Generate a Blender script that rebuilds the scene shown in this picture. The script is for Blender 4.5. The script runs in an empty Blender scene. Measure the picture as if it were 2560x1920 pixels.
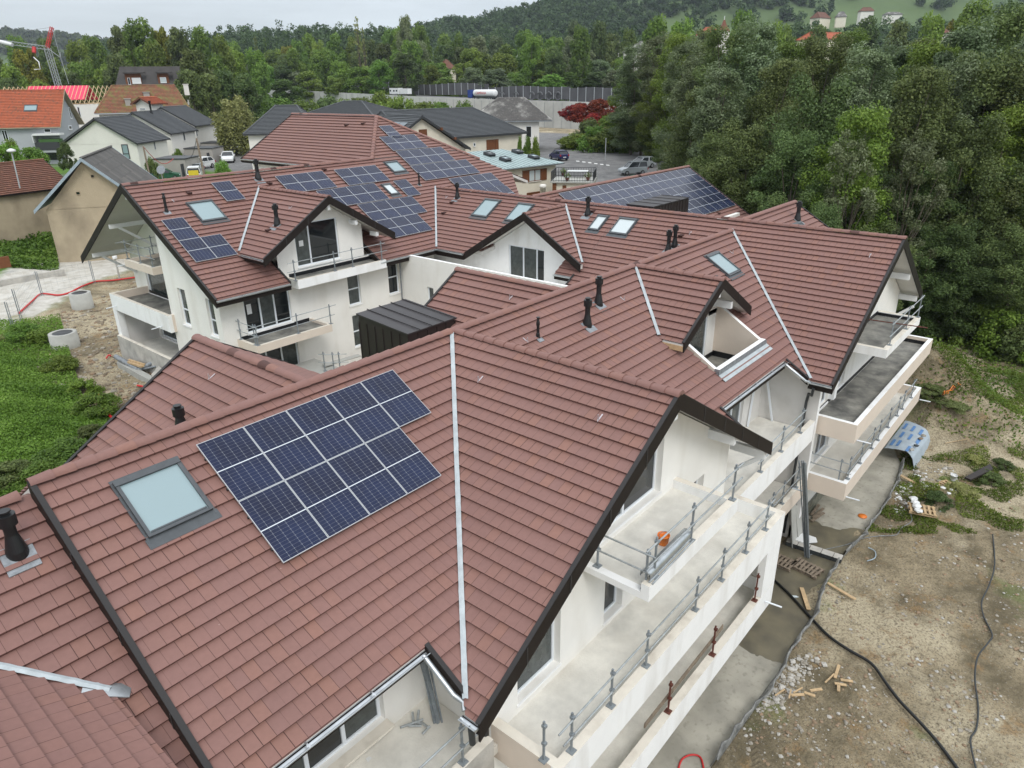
import bpy, bmesh, math, random
import numpy as np
from mathutils import Vector, Matrix
random.seed(7); rng = np.random.default_rng(7)
SC = bpy.context.scene
COL = SC.collection
# ------------------------------------------------------------------ camera
CAM = np.array([-14.8574, -15.1029, 7.1555]); FPX = 1771.7
YAW, PITCH, ROLL = 0.7056, 0.4006, 0.0137
def _axes():
    f = np.array([math.cos(YAW)*math.cos(PITCH), math.sin(YAW)*math.cos(PITCH), -math.sin(PITCH)])
    r0 = np.array([math.sin(YAW), -math.cos(YAW), 0.]); d0 = np.cross(f, r0)
    return (math.cos(ROLL)*r0+math.sin(ROLL)*d0, -math.sin(ROLL)*r0+math.cos(ROLL)*d0, f)
RX, DY, FW = _axes()
cam = bpy.data.cameras.new('camera'); cam.sensor_width = 36; cam.lens = FPX/2560*36
cam.clip_start = .1; cam.clip_end = 9000
co = bpy.data.objects.new('camera', cam); COL.objects.link(co)
M = Matrix(((RX[0], -DY[0], -FW[0], CAM[0]), (RX[1], -DY[1], -FW[1], CAM[1]), (RX[2], -DY[2], -FW[2], CAM[2]), (0, 0, 0, 1)))
co.matrix_world = M; SC.camera = co
SC.render.resolution_x = 1024; SC.render.resolution_y = 768
# ------------------------------------------------------------------ sky and sun
SUN_EL, SUN_AZ = math.radians(48), math.radians(-122)
W = bpy.data.worlds.new('World'); SC.world = W; W.use_nodes = True
nt = W.node_tree; nt.nodes.clear()
def nn(t, k, **kw):
    n = t.nodes.new(k)
    for a, b in kw.items(): setattr(n, a, b)
    return n
out = nn(nt, 'ShaderNodeOutputWorld'); bg = nn(nt, 'ShaderNodeBackground')
sky = nn(nt, 'ShaderNodeTexSky', sky_type='NISHITA', sun_disc=False)
sky.sun_elevation = SUN_EL; sky.sun_rotation = math.radians(90)-SUN_AZ; sky.air_density = 1.2; sky.dust_density = 3
tc = nn(nt, 'ShaderNodeTexCoord'); sep = nn(nt, 'ShaderNodeSeparateXYZ'); nt.links.new(tc.outputs['Generated'], sep.inputs[0])
mp = nn(nt, 'ShaderNodeMapping'); mp.inputs['Scale'].default_value = (1.2, 1.2, 9); nt.links.new(tc.outputs['Generated'], mp.inputs[0])
nz = nn(nt, 'ShaderNodeTexNoise'); nz.inputs['Scale'].default_value = 2.3; nz.inputs['Detail'].default_value = 5; nt.links.new(mp.outputs[0], nz.inputs[0])
cr = nn(nt, 'ShaderNodeValToRGB'); cr.color_ramp.elements[0].position = 0.0; cr.color_ramp.elements[1].position = .62
cr.color_ramp.elements[0].color = (6.9, 7.7, 8.2, 1); cr.color_ramp.elements[1].color = (15.5, 16.2, 17, 1)
nt.links.new(sep.outputs['Z'], cr.inputs[0])
m1 = nn(nt, 'ShaderNodeMapRange'); m1.inputs[1].default_value = .3; m1.inputs[2].default_value = .7; m1.inputs[3].default_value = .82; m1.inputs[4].default_value = 1.12
nt.links.new(nz.outputs[0], m1.inputs[0])
vm = nn(nt, 'ShaderNodeVectorMath', operation='SCALE'); nt.links.new(cr.outputs[0], vm.inputs[0]); nt.links.new(m1.outputs[0], vm.inputs['Scale'])
mx = nn(nt, 'ShaderNodeMix', data_type='RGBA'); mx.inputs[0].default_value = .93
nt.links.new(sky.outputs[0], mx.inputs[6]); nt.links.new(vm.outputs[0], mx.inputs[7])
nt.links.new(mx.outputs[2], bg.inputs[0]); bg.inputs[1].default_value = .1; nt.links.new(bg.outputs[0], out.inputs[0])
sl = bpy.data.lights.new('sun', 'SUN'); sl.energy = 1.4; sl.angle = math.radians(20); sl.color = (1, .97, .92)
so = bpy.data.objects.new('sun', sl); COL.objects.link(so)
sd = Vector((math.cos(SUN_EL)*math.cos(SUN_AZ), math.cos(SUN_EL)*math.sin(SUN_AZ), math.sin(SUN_EL)))
so.rotation_euler = sd.to_track_quat('Z', 'Y').to_euler()
SC.view_settings.view_transform = 'Standard'; SC.view_settings.look = 'None'
SC.view_settings.exposure = 0.0; SC.view_settings.gamma = 1
SC.render.engine = 'CYCLES'
# ------------------------------------------------------------------ survey helpers (photo pixel 2560x1920 -> point on a known plane)
def _ray(x, y): return RX*(x-1280)/FPX+DY*(y-960)/FPX+FW
def on(x, y, n, k):
    n = np.array(n, float); d = _ray(x, y); return CAM+d*(k-n@CAM)/(n@d)
def PZ(x, y, z): return on(x, y, (0, 0, 1), z)
def PX(x, y, v): return on(x, y, (1, 0, 0), v)
def PY(x, y, v): return on(x, y, (0, 1, 0), v)
def PD(x, y, dep): return CAM+_ray(x, y)*dep
def vert(x, y, X, Y):
    d = _ray(x, y); t = ((X-CAM[0])*d[0]+(Y-CAM[1])*d[1])/(d[0]**2+d[1]**2); return (CAM+d*t)[2]
S = .6; CS = 1/math.sqrt(1+S*S); SN = S*CS
# ------------------------------------------------------------------ materials
MT = {}
def mat(name, col, rough=.8, noise=None, metal=0, bump=None, spec=.5, col2=None, coat=0, stain=None):
    """col base colour; noise=(scale,amount); bump=(scale,strength)"""
    if name in MT: return MT[name]
    m = bpy.data.materials.new(name); m.use_nodes = True; t = m.node_tree; b = t.nodes['Principled BSDF']
    b.inputs['Base Color'].default_value = (*col, 1); b.inputs['Roughness'].default_value = rough
    b.inputs['Metallic'].default_value = metal; b.inputs['Specular IOR Level'].default_value = spec
    b.inputs['Coat Weight'].default_value = coat
    tc = nn(t, 'ShaderNodeTexCoord')
    last = None
    if noise:
        n = nn(t, 'ShaderNodeTexNoise'); n.inputs['Scale'].default_value = noise[0]; n.inputs['Detail'].default_value = 8; n.inputs['Roughness'].default_value = .65
        t.links.new(tc.outputs['Object'], n.inputs[0])
        mr = nn(t, 'ShaderNodeMapRange'); mr.inputs[1].default_value = .3; mr.inputs[2].default_value = .7
        t.links.new(n.outputs[0], mr.inputs[0])
        x = nn(t, 'ShaderNodeMix', data_type='RGBA')
        a = noise[1]; c2 = col2 if col2 else tuple(c*(1-a) for c in col); c1 = col if col2 else tuple(min(1, c*(1+a*.4)) for c in col)
        x.inputs[6].default_value = (*c1, 1); x.inputs[7].default_value = (*c2, 1)
        t.links.new(mr.outputs[0], x.inputs[0]); last = x.outputs[2]
    if stain:
        n = nn(t, 'ShaderNodeTexNoise'); n.inputs['Scale'].default_value = stain[0]; n.inputs['Detail'].default_value = 6
        mpn = nn(t, 'ShaderNodeMapping'); mpn.inputs['Scale'].default_value = (1, 1, stain[3] if len(stain) > 3 else 1); mpn.inputs['Location'].default_value = (3.7, 9.1, 2)
        t.links.new(tc.outputs['Object'], mpn.inputs[0]); t.links.new(mpn.outputs[0], n.inputs[0])
        mr = nn(t, 'ShaderNodeMapRange'); mr.inputs[1].default_value = .5; mr.inputs[2].default_value = .72; mr.inputs[4].default_value = stain[2]
        t.links.new(n.outputs[0], mr.inputs[0])
        x = nn(t, 'ShaderNodeMix', data_type='RGBA'); x.inputs[7].default_value = (*stain[1], 1)
        if last: t.links.new(last, x.inputs[6])
        else: x.inputs[6].default_value = (*col, 1)
        t.links.new(mr.outputs[0], x.inputs[0]); last = x.outputs[2]
    if last: t.links.new(last, b.inputs['Base Color'])
    if bump:
        n = nn(t, 'ShaderNodeTexNoise'); n.inputs['Scale'].default_value = bump[0]; n.inputs['Detail'].default_value = 6
        t.links.new(tc.outputs['Object'], n.inputs[0])
        bp = nn(t, 'ShaderNodeBump'); bp.inputs['Strength'].default_value = bump[1]; bp.inputs['Distance'].default_value = .05
        t.links.new(n.outputs[0], bp.inputs['Height']); t.links.new(bp.outputs[0], b.inputs['Normal'])
    MT[name] = m; return m
def tilemat(name, ca, cb, cc, joint=(.07, .035, .03), rough=.72, jw=.035, amt=1., moss=None):
    """flat interlocking tiles; UV = (tile units along the course, course index)"""
    m = bpy.data.materials.new(name); m.use_nodes = True; t = m.node_tree; b = t.nodes['Principled BSDF']; L = t.links.new
    b.inputs['Roughness'].default_value = rough; b.inputs['Specular IOR Level'].default_value = .35
    uv = nn(t, 'ShaderNodeUVMap'); sp = nn(t, 'ShaderNodeSeparateXYZ'); L(uv.outputs[0], sp.inputs[0])
    def math_(op, a, b_=None, c=None):
        n = nn(t, 'ShaderNodeMath', operation=op)
        for i, v in enumerate((a, b_, c)):
            if v is None: continue
            if hasattr(v, 'links'): L(v, n.inputs[i])
            else: n.inputs[i].default_value = v
        return n.outputs[0]
    fx = math_('FLOOR', sp.outputs[0]); fy = math_('FLOOR', sp.outputs[1])
    cb_ = nn(t, 'ShaderNodeCombineXYZ'); L(fx, cb_.inputs[0]); L(fy, cb_.inputs[1])
    wn = nn(t, 'ShaderNodeTexWhiteNoise', noise_dimensions='2D'); L(cb_.outputs[0], wn.inputs['Vector'])
    r = nn(t, 'ShaderNodeValToRGB'); e = r.color_ramp.elements
    e[0].position = 0; e[0].color = (*ca, 1); e[1].position = 1; e[1].color = (*cc, 1); k = e.new(.62); k.color = (*cb, 1); k = e.new(.9); k.color = (*[(x*.7+y*.3) for x, y in zip(cb, cc)], 1)
    L(wn.outputs['Value'], r.inputs[0])
    # large tone drift and fine grain
    tc = nn(t, 'ShaderNodeTexCoord')
    n1 = nn(t, 'ShaderNodeTexNoise'); n1.inputs['Scale'].default_value = .35; n1.inputs['Detail'].default_value = 4; L(tc.outputs['Object'], n1.inputs[0])
    n2 = nn(t, 'ShaderNodeTexNoise'); n2.inputs['Scale'].default_value = 9; n2.inputs['Detail'].default_value = 5; L(tc.outputs['Object'], n2.inputs[0])
    v = math_('ADD', math_('MULTIPLY', n1.outputs[0], .22), math_('MULTIPLY', n2.outputs[0], .22)); v = math_('ADD', v, .78)
    sc = nn(t, 'ShaderNodeVectorMath', operation='SCALE'); L(r.outputs[0], sc.inputs[0]); L(v, sc.inputs['Scale'])
    colr = sc.outputs[0]
    if moss:
        n3 = nn(t, 'ShaderNodeTexNoise'); n3.inputs['Scale'].default_value = moss[1]; n3.inputs['Detail'].default_value = 9; n3.inputs['Roughness'].default_value = .7; L(tc.outputs['Object'], n3.inputs[0])
        mr = nn(t, 'ShaderNodeMapRange'); mr.inputs[1].default_value = moss[2]; mr.inputs[2].default_value = moss[2]+.15; L(n3.outputs[0], mr.inputs[0])
        x = nn(t, 'ShaderNodeMix', data_type='RGBA'); L(mr.outputs[0], x.inputs[0]); L(colr, x.inputs[6]); x.inputs[7].default_value = (*moss[0], 1); colr = x.outputs[2]
    fr = math_('FRACT', sp.outputs[0]); ab = math_('ABSOLUTE', math_('SUBTRACT', fr, .5))
    jw_ = math_('MULTIPLY', wn.outputs['Value'], jw*.6); lim = math_('SUBTRACT', .5-jw*.25, jw_)
    j = math_('GREATER_THAN', ab, lim)
    amt_ = math_('MULTIPLY', j, math_('ADD', math_('MULTIPLY', wn.outputs['Value'], .55*amt), .35*amt))
    x = nn(t, 'ShaderNodeMix', data_type='RGBA'); L(amt_, x.inputs[0]); L(colr, x.inputs[6]); x.inputs[7].default_value = (*joint, 1)
    edge = math_('MULTIPLY', math_('GREATER_THAN', math_('FRACT', sp.outputs[1]), .988), .28)  # lip faces of each course mixed part way to the darker joint colour
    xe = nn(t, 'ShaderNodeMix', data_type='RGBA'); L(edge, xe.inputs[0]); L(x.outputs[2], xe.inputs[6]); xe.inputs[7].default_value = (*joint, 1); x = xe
    # small pale flecks
    vo = nn(t, 'ShaderNodeTexVoronoi'); vo.inputs['Scale'].default_value = 1.6; L(tc.outputs['Object'], vo.inputs['Vector'])
    fl = math_('LESS_THAN', vo.outputs['Distance'], .018)
    x2 = nn(t, 'ShaderNodeMix', data_type='RGBA'); L(math_('MULTIPLY', fl, .45), x2.inputs[0]); L(x.outputs[2], x2.inputs[6]); x2.inputs[7].default_value = (.6, .5, .45, 1)
    L(x2.outputs[2], b.inputs['Base Color'])
    n4 = nn(t, 'ShaderNodeTexNoise'); n4.inputs['Scale'].default_value = 60; L(tc.outputs['Object'], n4.inputs[0])
    bp = nn(t, 'ShaderNodeBump'); bp.inputs['Strength'].default_value = .25; bp.inputs['Distance'].default_value = .004; L(n4.outputs[0], bp.inputs['Height']); L(bp.outputs[0], b.inputs['Normal'])
    MT[name] = m; return m
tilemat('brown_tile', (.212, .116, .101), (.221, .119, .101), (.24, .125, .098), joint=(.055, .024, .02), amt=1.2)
tilemat('grey_tile', (.072, .078, .084), (.08, .086, .092), (.09, .096, .102), joint=(.02, .02, .022), amt=.3)
tilemat('orange_tile', (.42, .11, .05), (.36, .10, .05), (.22, .09, .055), joint=(.12, .05, .03), moss=((.17, .13, .05), 1.1, .6))
tilemat('mossy_tile', (.27, .10, .06), (.19, .085, .05), (.23, .15, .07), joint=(.08, .05, .03), moss=((.19, .18, .06), .7, .47))
tilemat('old_tile', (.17, .07, .045), (.13, .06, .04), (.22, .10, .06), joint=(.06, .035, .03), moss=((.25, .21, .12), 1.4, .66))
tilemat('slate_tile', (.16, .15, .14), (.12, .115, .11), (.22, .21, .2), joint=(.07, .07, .07), moss=((.46, .45, .42), .35, .50))
tilemat('fibre_tile', (.07, .065, .06), (.09, .085, .08), (.12, .11, .10), joint=(.04, .04, .04), moss=((.15, .14, .11), 2.2, .56))
def cellmat():
    m = bpy.data.materials.new('solar_cells'); m.use_nodes = True; t = m.node_tree; b = t.nodes['Principled BSDF']; L = t.links.new
    uv = nn(t, 'ShaderNodeUVMap'); sp = nn(t, 'ShaderNodeSeparateXYZ'); L(uv.outputs[0], sp.inputs[0])
    def mth(op, a, b_=None):
        n = nn(t, 'ShaderNodeMath', operation=op)
        for i, v in enumerate((a, b_)):
            if v is None: continue
            if hasattr(v, 'links'): L(v, n.inputs[i])
            else: n.inputs[i].default_value = v
        return n.outputs[0]
    def line(src, cnt, w):
        f = mth('FRACT', mth('MULTIPLY', src, cnt)); return mth('GREATER_THAN', mth('ABSOLUTE', mth('SUBTRACT', f, .5)), .5-w)
    lx = line(sp.outputs[0], 6, .012); ly = line(sp.outputs[1], 20, .022)
    mid = mth('LESS_THAN', mth('ABSOLUTE', mth('SUBTRACT', sp.outputs[1], .5)), .0065)
    # bright star where thin lines cross
    cx = line(sp.outputs[0], 6, .045); cy = line(sp.outputs[1], 20, .06); star = mth('MULTIPLY', cx, cy)
    g = mth('MAXIMUM', mth('MULTIPLY', lx, .34), mth('MULTIPLY', ly, .2)); g = mth('MAXIMUM', g, mth('MULTIPLY', star, .4)); g = mth('MAXIMUM', g, mid)
    tc = nn(t, 'ShaderNodeTexCoord'); n = nn(t, 'ShaderNodeTexNoise'); n.inputs['Scale'].default_value = .9; L(tc.outputs['Object'], n.inputs[0])
    r = nn(t, 'ShaderNodeValToRGB'); r.color_ramp.elements[0].position = .35; r.color_ramp.elements[0].color = (.006, .009, .030, 1); r.color_ramp.elements[1].position = .7; r.color_ramp.elements[1].color = (.008, .016, .055, 1); L(n.outputs[0], r.inputs[0])
    x = nn(t, 'ShaderNodeMix', data_type='RGBA'); L(g, x.inputs[0]); L(r.outputs[0], x.inputs[6]); x.inputs[7].default_value = (.62, .66, .7, 1)
    L(x.outputs[2], b.inputs['Base Color']); b.inputs['Roughness'].default_value = .2; b.inputs['Specular IOR Level'].default_value = .3
    MT['cells'] = m
cellmat()
mat('panel_frame', (.50, .52, .54), .4, metal=.3)
mat('panel_back', (.02, .02, .022), .6)
mat('fascia', (.016, .011, .009), .62, noise=(3, .25), spec=.25)
mat('fascia_top', (.03, .028, .028), .55, spec=.3)
mat('soffit', (.62, .61, .58), .8, noise=(1.5, .08))
mat('beam_white', (.72, .73, .73), .7, noise=(3, .08))
mat('render_white', (.84, .825, .785), .9, noise=(.8, .06), bump=(70, .12), stain=(1.1, (.66, .63, .57), .5, .25))
mat('render_bright', (.86, .865, .86), .88, noise=(1, .06), stain=(1.6, (.62, .60, .56), .55, .22))
mat('render_beige', (.69, .60, .51), .9, noise=(1.2, .06), bump=(70, .12))
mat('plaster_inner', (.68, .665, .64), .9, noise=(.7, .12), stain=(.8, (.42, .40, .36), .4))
mat('concrete_floor', (.74, .72, .66), .85, noise=(1.3, .22), stain=(.6, (.52, .49, .43), .7), bump=(20, .2))
mat('concrete_raw', (.48, .46, .42), .9, noise=(1.6, .25), stain=(1.3, (.25, .24, .22), .6), bump=(30, .3))
mat('concrete_wet', (.16, .165, .13), .22, noise=(1.3, .35), stain=(.4, (.27, .27, .22), .8))
def apronmat(spans):
    m = bpy.data.materials.new('apron'); m.use_nodes = True; t = m.node_tree; b = t.nodes['Principled BSDF']; L = t.links.new
    geo = nn(t, 'ShaderNodeNewGeometry'); sp = nn(t, 'ShaderNodeSeparateXYZ'); L(geo.outputs['Position'], sp.inputs[0])
    def noi(s, d=7):
        n = nn(t, 'ShaderNodeTexNoise'); n.inputs['Scale'].default_value = s; n.inputs['Detail'].default_value = d; L(geo.outputs['Position'], n.inputs[0]); return n.outputs[0]
    def mth(op, a, b_):
        n = nn(t, 'ShaderNodeMath', operation=op)
        for i, v in enumerate((a, b_)):
            if hasattr(v, 'links'): L(v, n.inputs[i])
            else: n.inputs[i].default_value = v
        return n.outputs[0]
    def mix(f, a, c):
        n = nn(t, 'ShaderNodeMix', data_type='RGBA')
        for i, v in ((0, f), (6, a), (7, c)):
            if hasattr(v, 'links'): L(v, n.inputs[i])
            else: n.inputs[i].default_value = (*v, 1)
        return n.outputs[2]
    def mr(s, a, c, lo=0., hi=1.):
        n = nn(t, 'ShaderNodeMapRange'); n.inputs[1].default_value = a; n.inputs[2].default_value = c; n.inputs[3].default_value = lo; n.inputs[4].default_value = hi; L(s, n.inputs[0]); return n.outputs[0]
    x = mth('ADD', sp.outputs[0], mth('MULTIPLY', mth('SUBTRACT', noi(.55, 4), .5), 2.2)); wet = None
    for a, c in spans:
        w = mth('MULTIPLY', mth('GREATER_THAN', x, a), mth('LESS_THAN', x, c)); wet = w if wet is None else mth('MAXIMUM', wet, w)
    dry = mix(mr(noi(.9), .35, .65), (.43, .405, .34), (.29, .275, .23)); dry = mix(mth('MULTIPLY', mr(noi(5), .55, .7), .6), dry, (.22, .21, .17))
    dry = mix(mth('MULTIPLY', mr(sp.outputs[1], -9.6, -10.4), .6), dry, (.27, .33, .30))
    wc = mix(mr(noi(1.1), .35, .65), (.17, .15, .10), (.105, .095, .07)); L(mix(wet, dry, wc), b.inputs['Base Color']); L(mr(wet, 0, 1, .85, .3), b.inputs['Roughness'])
    MT['apron'] = m
mat('parapet_top', (.74, .69, .60), .85, noise=(2, .1), stain=(2.2, (.45, .40, .33), .5))
mat('bitumen', (.10, .10, .095), .75, noise=(1.2, .75), col2=(.33, .32, .28), stain=(.9, (.04, .04, .042), .9))
mat('bitumen_edge', (.012, .013, .016), .4, noise=(5, .4))
mat('zinc', (.55, .58, .60), .3, noise=(4, .2), metal=.8)
mat('zinc_dull', (.42, .45, .46), .5, noise=(6, .35), metal=.35)
mat('valley_strip', (.43, .475, .495), .5, noise=(3, .25))
mat('steel', (.26, .29, .31), .5, noise=(8, .3), metal=.2)
mat('rust', (.14, .045, .03), .8, noise=(9, .5))
mat('black_plastic', (.008, .009, .010), .42)
mat('rubber_grey', (.035, .04, .042), .55)
mat('lead', (.27, .29, .31), .5, noise=(7, .4), metal=.3)
mat('pvc_white', (.74, .78, .82), .4)
mat('pane_dark', (.012, .015, .017), .05, spec=.6)
mat('pane_grey', (.06, .072, .07), .12, noise=(4, .5), spec=.6)
mat('pane_sky', (.24, .325, .345), .06, spec=.8)  # pale blue-green sky reflection tinted into the roof glass base colour
mat('pane_pale', (.50, .56, .57), .1, spec=.8)
mat('sky_frame', (.07, .078, .085), .4, noise=(6, .2))
mat('box_brown', (.026, .019, .018), .5, noise=(2, .2), bump=(3, .1))
mat('box_roof', (.036, .032, .034), .5, noise=(2, .15))
mat('wood', (.52, .37, .21), .8, noise=(5, .3))
mat('wood_old', (.24, .19, .14), .85, noise=(6, .45))
mat('white_sheet', (.75, .76, .76), .8)
mat('hook_metal', (.55, .5, .52), .3, metal=.6)
# ------------------------------------------------------------------ object helpers
def obj(name, me, parent=None, kind=None):
    o = bpy.data.objects.new(name, me); COL.objects.link(o)
    if parent: o.parent = parent
    if kind: o['kind'] = kind
    return o
def thing(name, label, cat, loc=(0, 0, 0), rz=0, group=None):
    o = bpy.data.objects.new(name, None); COL.objects.link(o); o.empty_display_size = .3
    o.location = loc; o.rotation_euler = (0, 0, rz); o['label'] = label; o['category'] = cat
    if group: o['group'] = group
    return o
def tag(o, label, cat, group=None):
    o['label'] = label; o['category'] = cat
    if group: o['group'] = group
    return o
class MB:
    def __init__(s): s.v = []; s.f = []; s.m = []; s.uv = []; s.sm = []
    def add(s, vs, fs, mi=0, uvs=None, smooth=False):
        b = len(s.v); s.v += [tuple(float(c) for c in v) for v in vs]
        for i, f in enumerate(fs):
            s.f.append([b+k for k in f]); s.m.append(mi); s.sm.append(smooth)
            s.uv.append(uvs[i] if uvs else None)
    def box(s, x0, x1, y0, y1, z0, z1, mi=0, mtop=None):
        x0, x1 = min(x0, x1), max(x0, x1); y0, y1 = min(y0, y1), max(y0, y1); z0, z1 = min(z0, z1), max(z0, z1)
        v = [(x0, y0, z0), (x1, y0, z0), (x1, y1, z0), (x0, y1, z0), (x0, y0, z1), (x1, y0, z1), (x1, y1, z1), (x0, y1, z1)]
        s.add(v, [(3, 2, 1, 0), (0, 1, 5, 4), (1, 2, 6, 5), (2, 3, 7, 6), (3, 0, 4, 7)], mi)
        s.add(v[4:], [(0, 1, 2, 3)], mi if mtop is None else mtop)
    def bar(s, p, q, w, h, up=(0, 0, 1), mi=0, drop=0):
        """box from p to q; w across, h along 'up' (top at p/q if drop=1, centred if 0)"""
        p = np.array(p, float); q = np.array(q, float); d = (q-p)/np.linalg.norm(q-p); up = np.array(up, float)
        sd = np.cross(d, up); sd /= np.linalg.norm(sd); u = np.cross(sd, d) if drop != 1 else up
        a, b = (-h/2, h/2) if drop == 0 else (-h, 0)
        v = [e+sd*i*w/2+u*j for e in (p, q) for i, j in ((-1, a), (1, a), (1, b), (-1, b))]
        s.add(v, [(0, 1, 2, 3), (7, 6, 5, 4), (0, 4, 5, 1), (1, 5, 6, 2), (2, 6, 7, 3), (3, 7, 4, 0)], mi)
    def tube(s, pts, r, n=8, mi=0, caps=True, rs=None):
        pts = [np.array(p, float) for p in pts]; rings = []
        for i, p in enumerate(pts):
            d = pts[min(i+1, len(pts)-1)]-pts[max(i-1, 0)]; d = d/(np.linalg.norm(d)+1e-9)
            a = np.cross(d, (0, 0, 1)) if abs(d[2]) < .9 else np.cross(d, (1, 0, 0)); a /= np.linalg.norm(a); b = np.cross(d, a)
            rr = rs[i] if rs else r
            rings.append([p+rr*(math.cos(2*math.pi*k/n)*a+math.sin(2*math.pi*k/n)*b) for k in range(n)])
        v = [q for rg in rings for q in rg]; f = []
        for i in range(len(pts)-1):
            for k in range(n): f.append((i*n+k, i*n+(k+1) % n, (i+1)*n+(k+1) % n, (i+1)*n+k))
        s.add(v, f, mi, smooth=True)
        if caps:
            s.add(rings[0], [tuple(range(n))], mi); s.add(rings[-1], [tuple(range(n-1, -1, -1))], mi)
    def lathe(s, prof, c=(0, 0, 0), n=16, mi=0, cap=True, smooth=True):
        v = []; f = []
        for r, z in prof:
            for k in range(n): v.append((c[0]+r*math.cos(2*math.pi*k/n), c[1]+r*math.sin(2*math.pi*k/n), c[2]+z))
        for i in range(len(prof)-1):
            for k in range(n): f.append((i*n+k, i*n+(k+1) % n, (i+1)*n+(k+1) % n, (i+1)*n+k))
        s.add(v, f, mi, smooth=smooth)
        if cap: s.add(v[-n:], [tuple(range(n))], mi); s.add(v[:n], [tuple(range(n-1, -1, -1))], mi)
    def prism(s, poly, top, bot, mi=0, mtop=None):
        """poly: plan points (ccw or cw); top/bot functions or numbers of (x,y)"""
        ft = top if callable(top) else (lambda x, y: top); fb = bot if callable(bot) else (lambda x, y: bot)
        A = sum(poly[i][0]*poly[(i+1) % len(poly)][1]-poly[(i+1) % len(poly)][0]*poly[i][1] for i in range(len(poly)))
        if A < 0: poly = poly[::-1]
        n = len(poly); t = [(x, y, ft(x, y)) for x, y in poly]; b = [(x, y, fb(x, y)) for x, y in poly]
        s.add(t, [tuple(range(n))], mi if mtop is None else mtop)
        s.add(b, [tuple(range(n-1, -1, -1))], mi)
        s.add(b+t, [(i, (i+1) % n, n+(i+1) % n, n+i) for i in range(n)], mi)
    def build(s, name, mats, parent=None, kind=None):
        me = bpy.data.meshes.new(name); me.from_pydata(s.v, [], s.f)
        if isinstance(mats, str): mats = [mats]
        for k in mats: me.materials.append(MT[k])
        me.polygons.foreach_set('material_index', s.m); me.polygons.foreach_set('use_smooth', s.sm)
        if any(u is not None for u in s.uv):
            ul = me.uv_layers.new(name='UVMap'); arr = []
            for f, u in zip(s.f, s.uv): arr += [c for p in (u if u is not None else [(0, 0)]*len(f)) for c in p]
            ul.data.foreach_set('uv', arr)
        me.update(); return obj(name, me, parent, kind)
def clip(poly, nx, ny, k):
    """keep nx*x+ny*y<=k of a convex polygon"""
    o = []
    for i in range(len(poly)):
        a, b = poly[i], poly[(i+1) % len(poly)]; da = nx*a[0]+ny*a[1]-k; db = nx*b[0]+ny*b[1]-k
        if da <= 0: o.append(a)
        if da*db < 0: t = da/(da-db); o.append(tuple(a[j]+t*(b[j]-a[j]) for j in range(2)))
    return o
def slope(name, polys, zf, dn, origin, parent, mats=('brown_tile',), expo=.36, tw=.275, lip=.072, thick=.2, under='soffit', horiz_origin=0., deck=True):
    """stepped tile courses on the plane zf(x,y); dn = unit plan vector pointing downhill; origin = plan offset of the ridge along dn"""
    g = -(zf(dn[0], dn[1])-zf(0, 0)); cs = 1/math.sqrt(1+g*g); step = expo*cs; ax = (-dn[1], dn[0])
    nrm = np.array([dn[0]*g, dn[1]*g, 1.])*cs
    mb = MB()
    for poly in polys:
        ds = [p[0]*dn[0]+p[1]*dn[1]-origin for p in poly]; k0 = math.floor(min(ds)/step); k1 = math.ceil(max(ds)/step)
        for k in range(k0, k1):
            a, b = k*step, (k+1)*step
            q = clip(clip([tuple(p) for p in poly], dn[0], dn[1], b+origin), -dn[0], -dn[1], -(a+origin))
            if len(q) < 3: continue
            A = sum(q[i][0]*q[(i+1) % len(q)][1]-q[(i+1) % len(q)][0]*q[i][1] for i in range(len(q)))
            if abs(A) < 1e-4: continue
            if A < 0: q = q[::-1]
            vs = []; uv = []
            for x, y in q:
                d = x*dn[0]+y*dn[1]-origin; fr = min(1, max(0, (d-a)/step)); h = lip*fr
                vs.append((x+nrm[0]*h, y+nrm[1]*h, zf(x, y)+nrm[2]*h))
                uv.append(((x*ax[0]+y*ax[1]-horiz_origin)/tw+.5*(k % 2), k+.02+.96*fr))
            mb.add(vs, [tuple(range(len(vs)))], 0, [uv])
            low = [i for i in range(len(q)) if abs(q[i][0]*dn[0]+q[i][1]*dn[1]-origin-b) < 1e-6]
            if len(low) == 2:
                i, j = low
                if (i+1) % len(q) != j: i, j = j, i
                p0, p1 = vs[i], vs[j]; e0 = tuple(np.array(p0)-nrm*(lip+.004)); e1 = tuple(np.array(p1)-nrm*(lip+.004))
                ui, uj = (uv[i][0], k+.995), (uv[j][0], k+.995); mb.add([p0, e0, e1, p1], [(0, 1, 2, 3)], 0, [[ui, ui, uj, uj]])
    o = mb.build(name, list(mats), parent)
    if deck:
        mb2 = MB()
        for poly in polys: mb2.prism([tuple(p) for p in poly], lambda x, y: zf(x, y)-.03, lambda x, y: zf(x, y)-.03-thick, 0)
        mb2.build('soffit', [under], parent)
    return o
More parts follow.
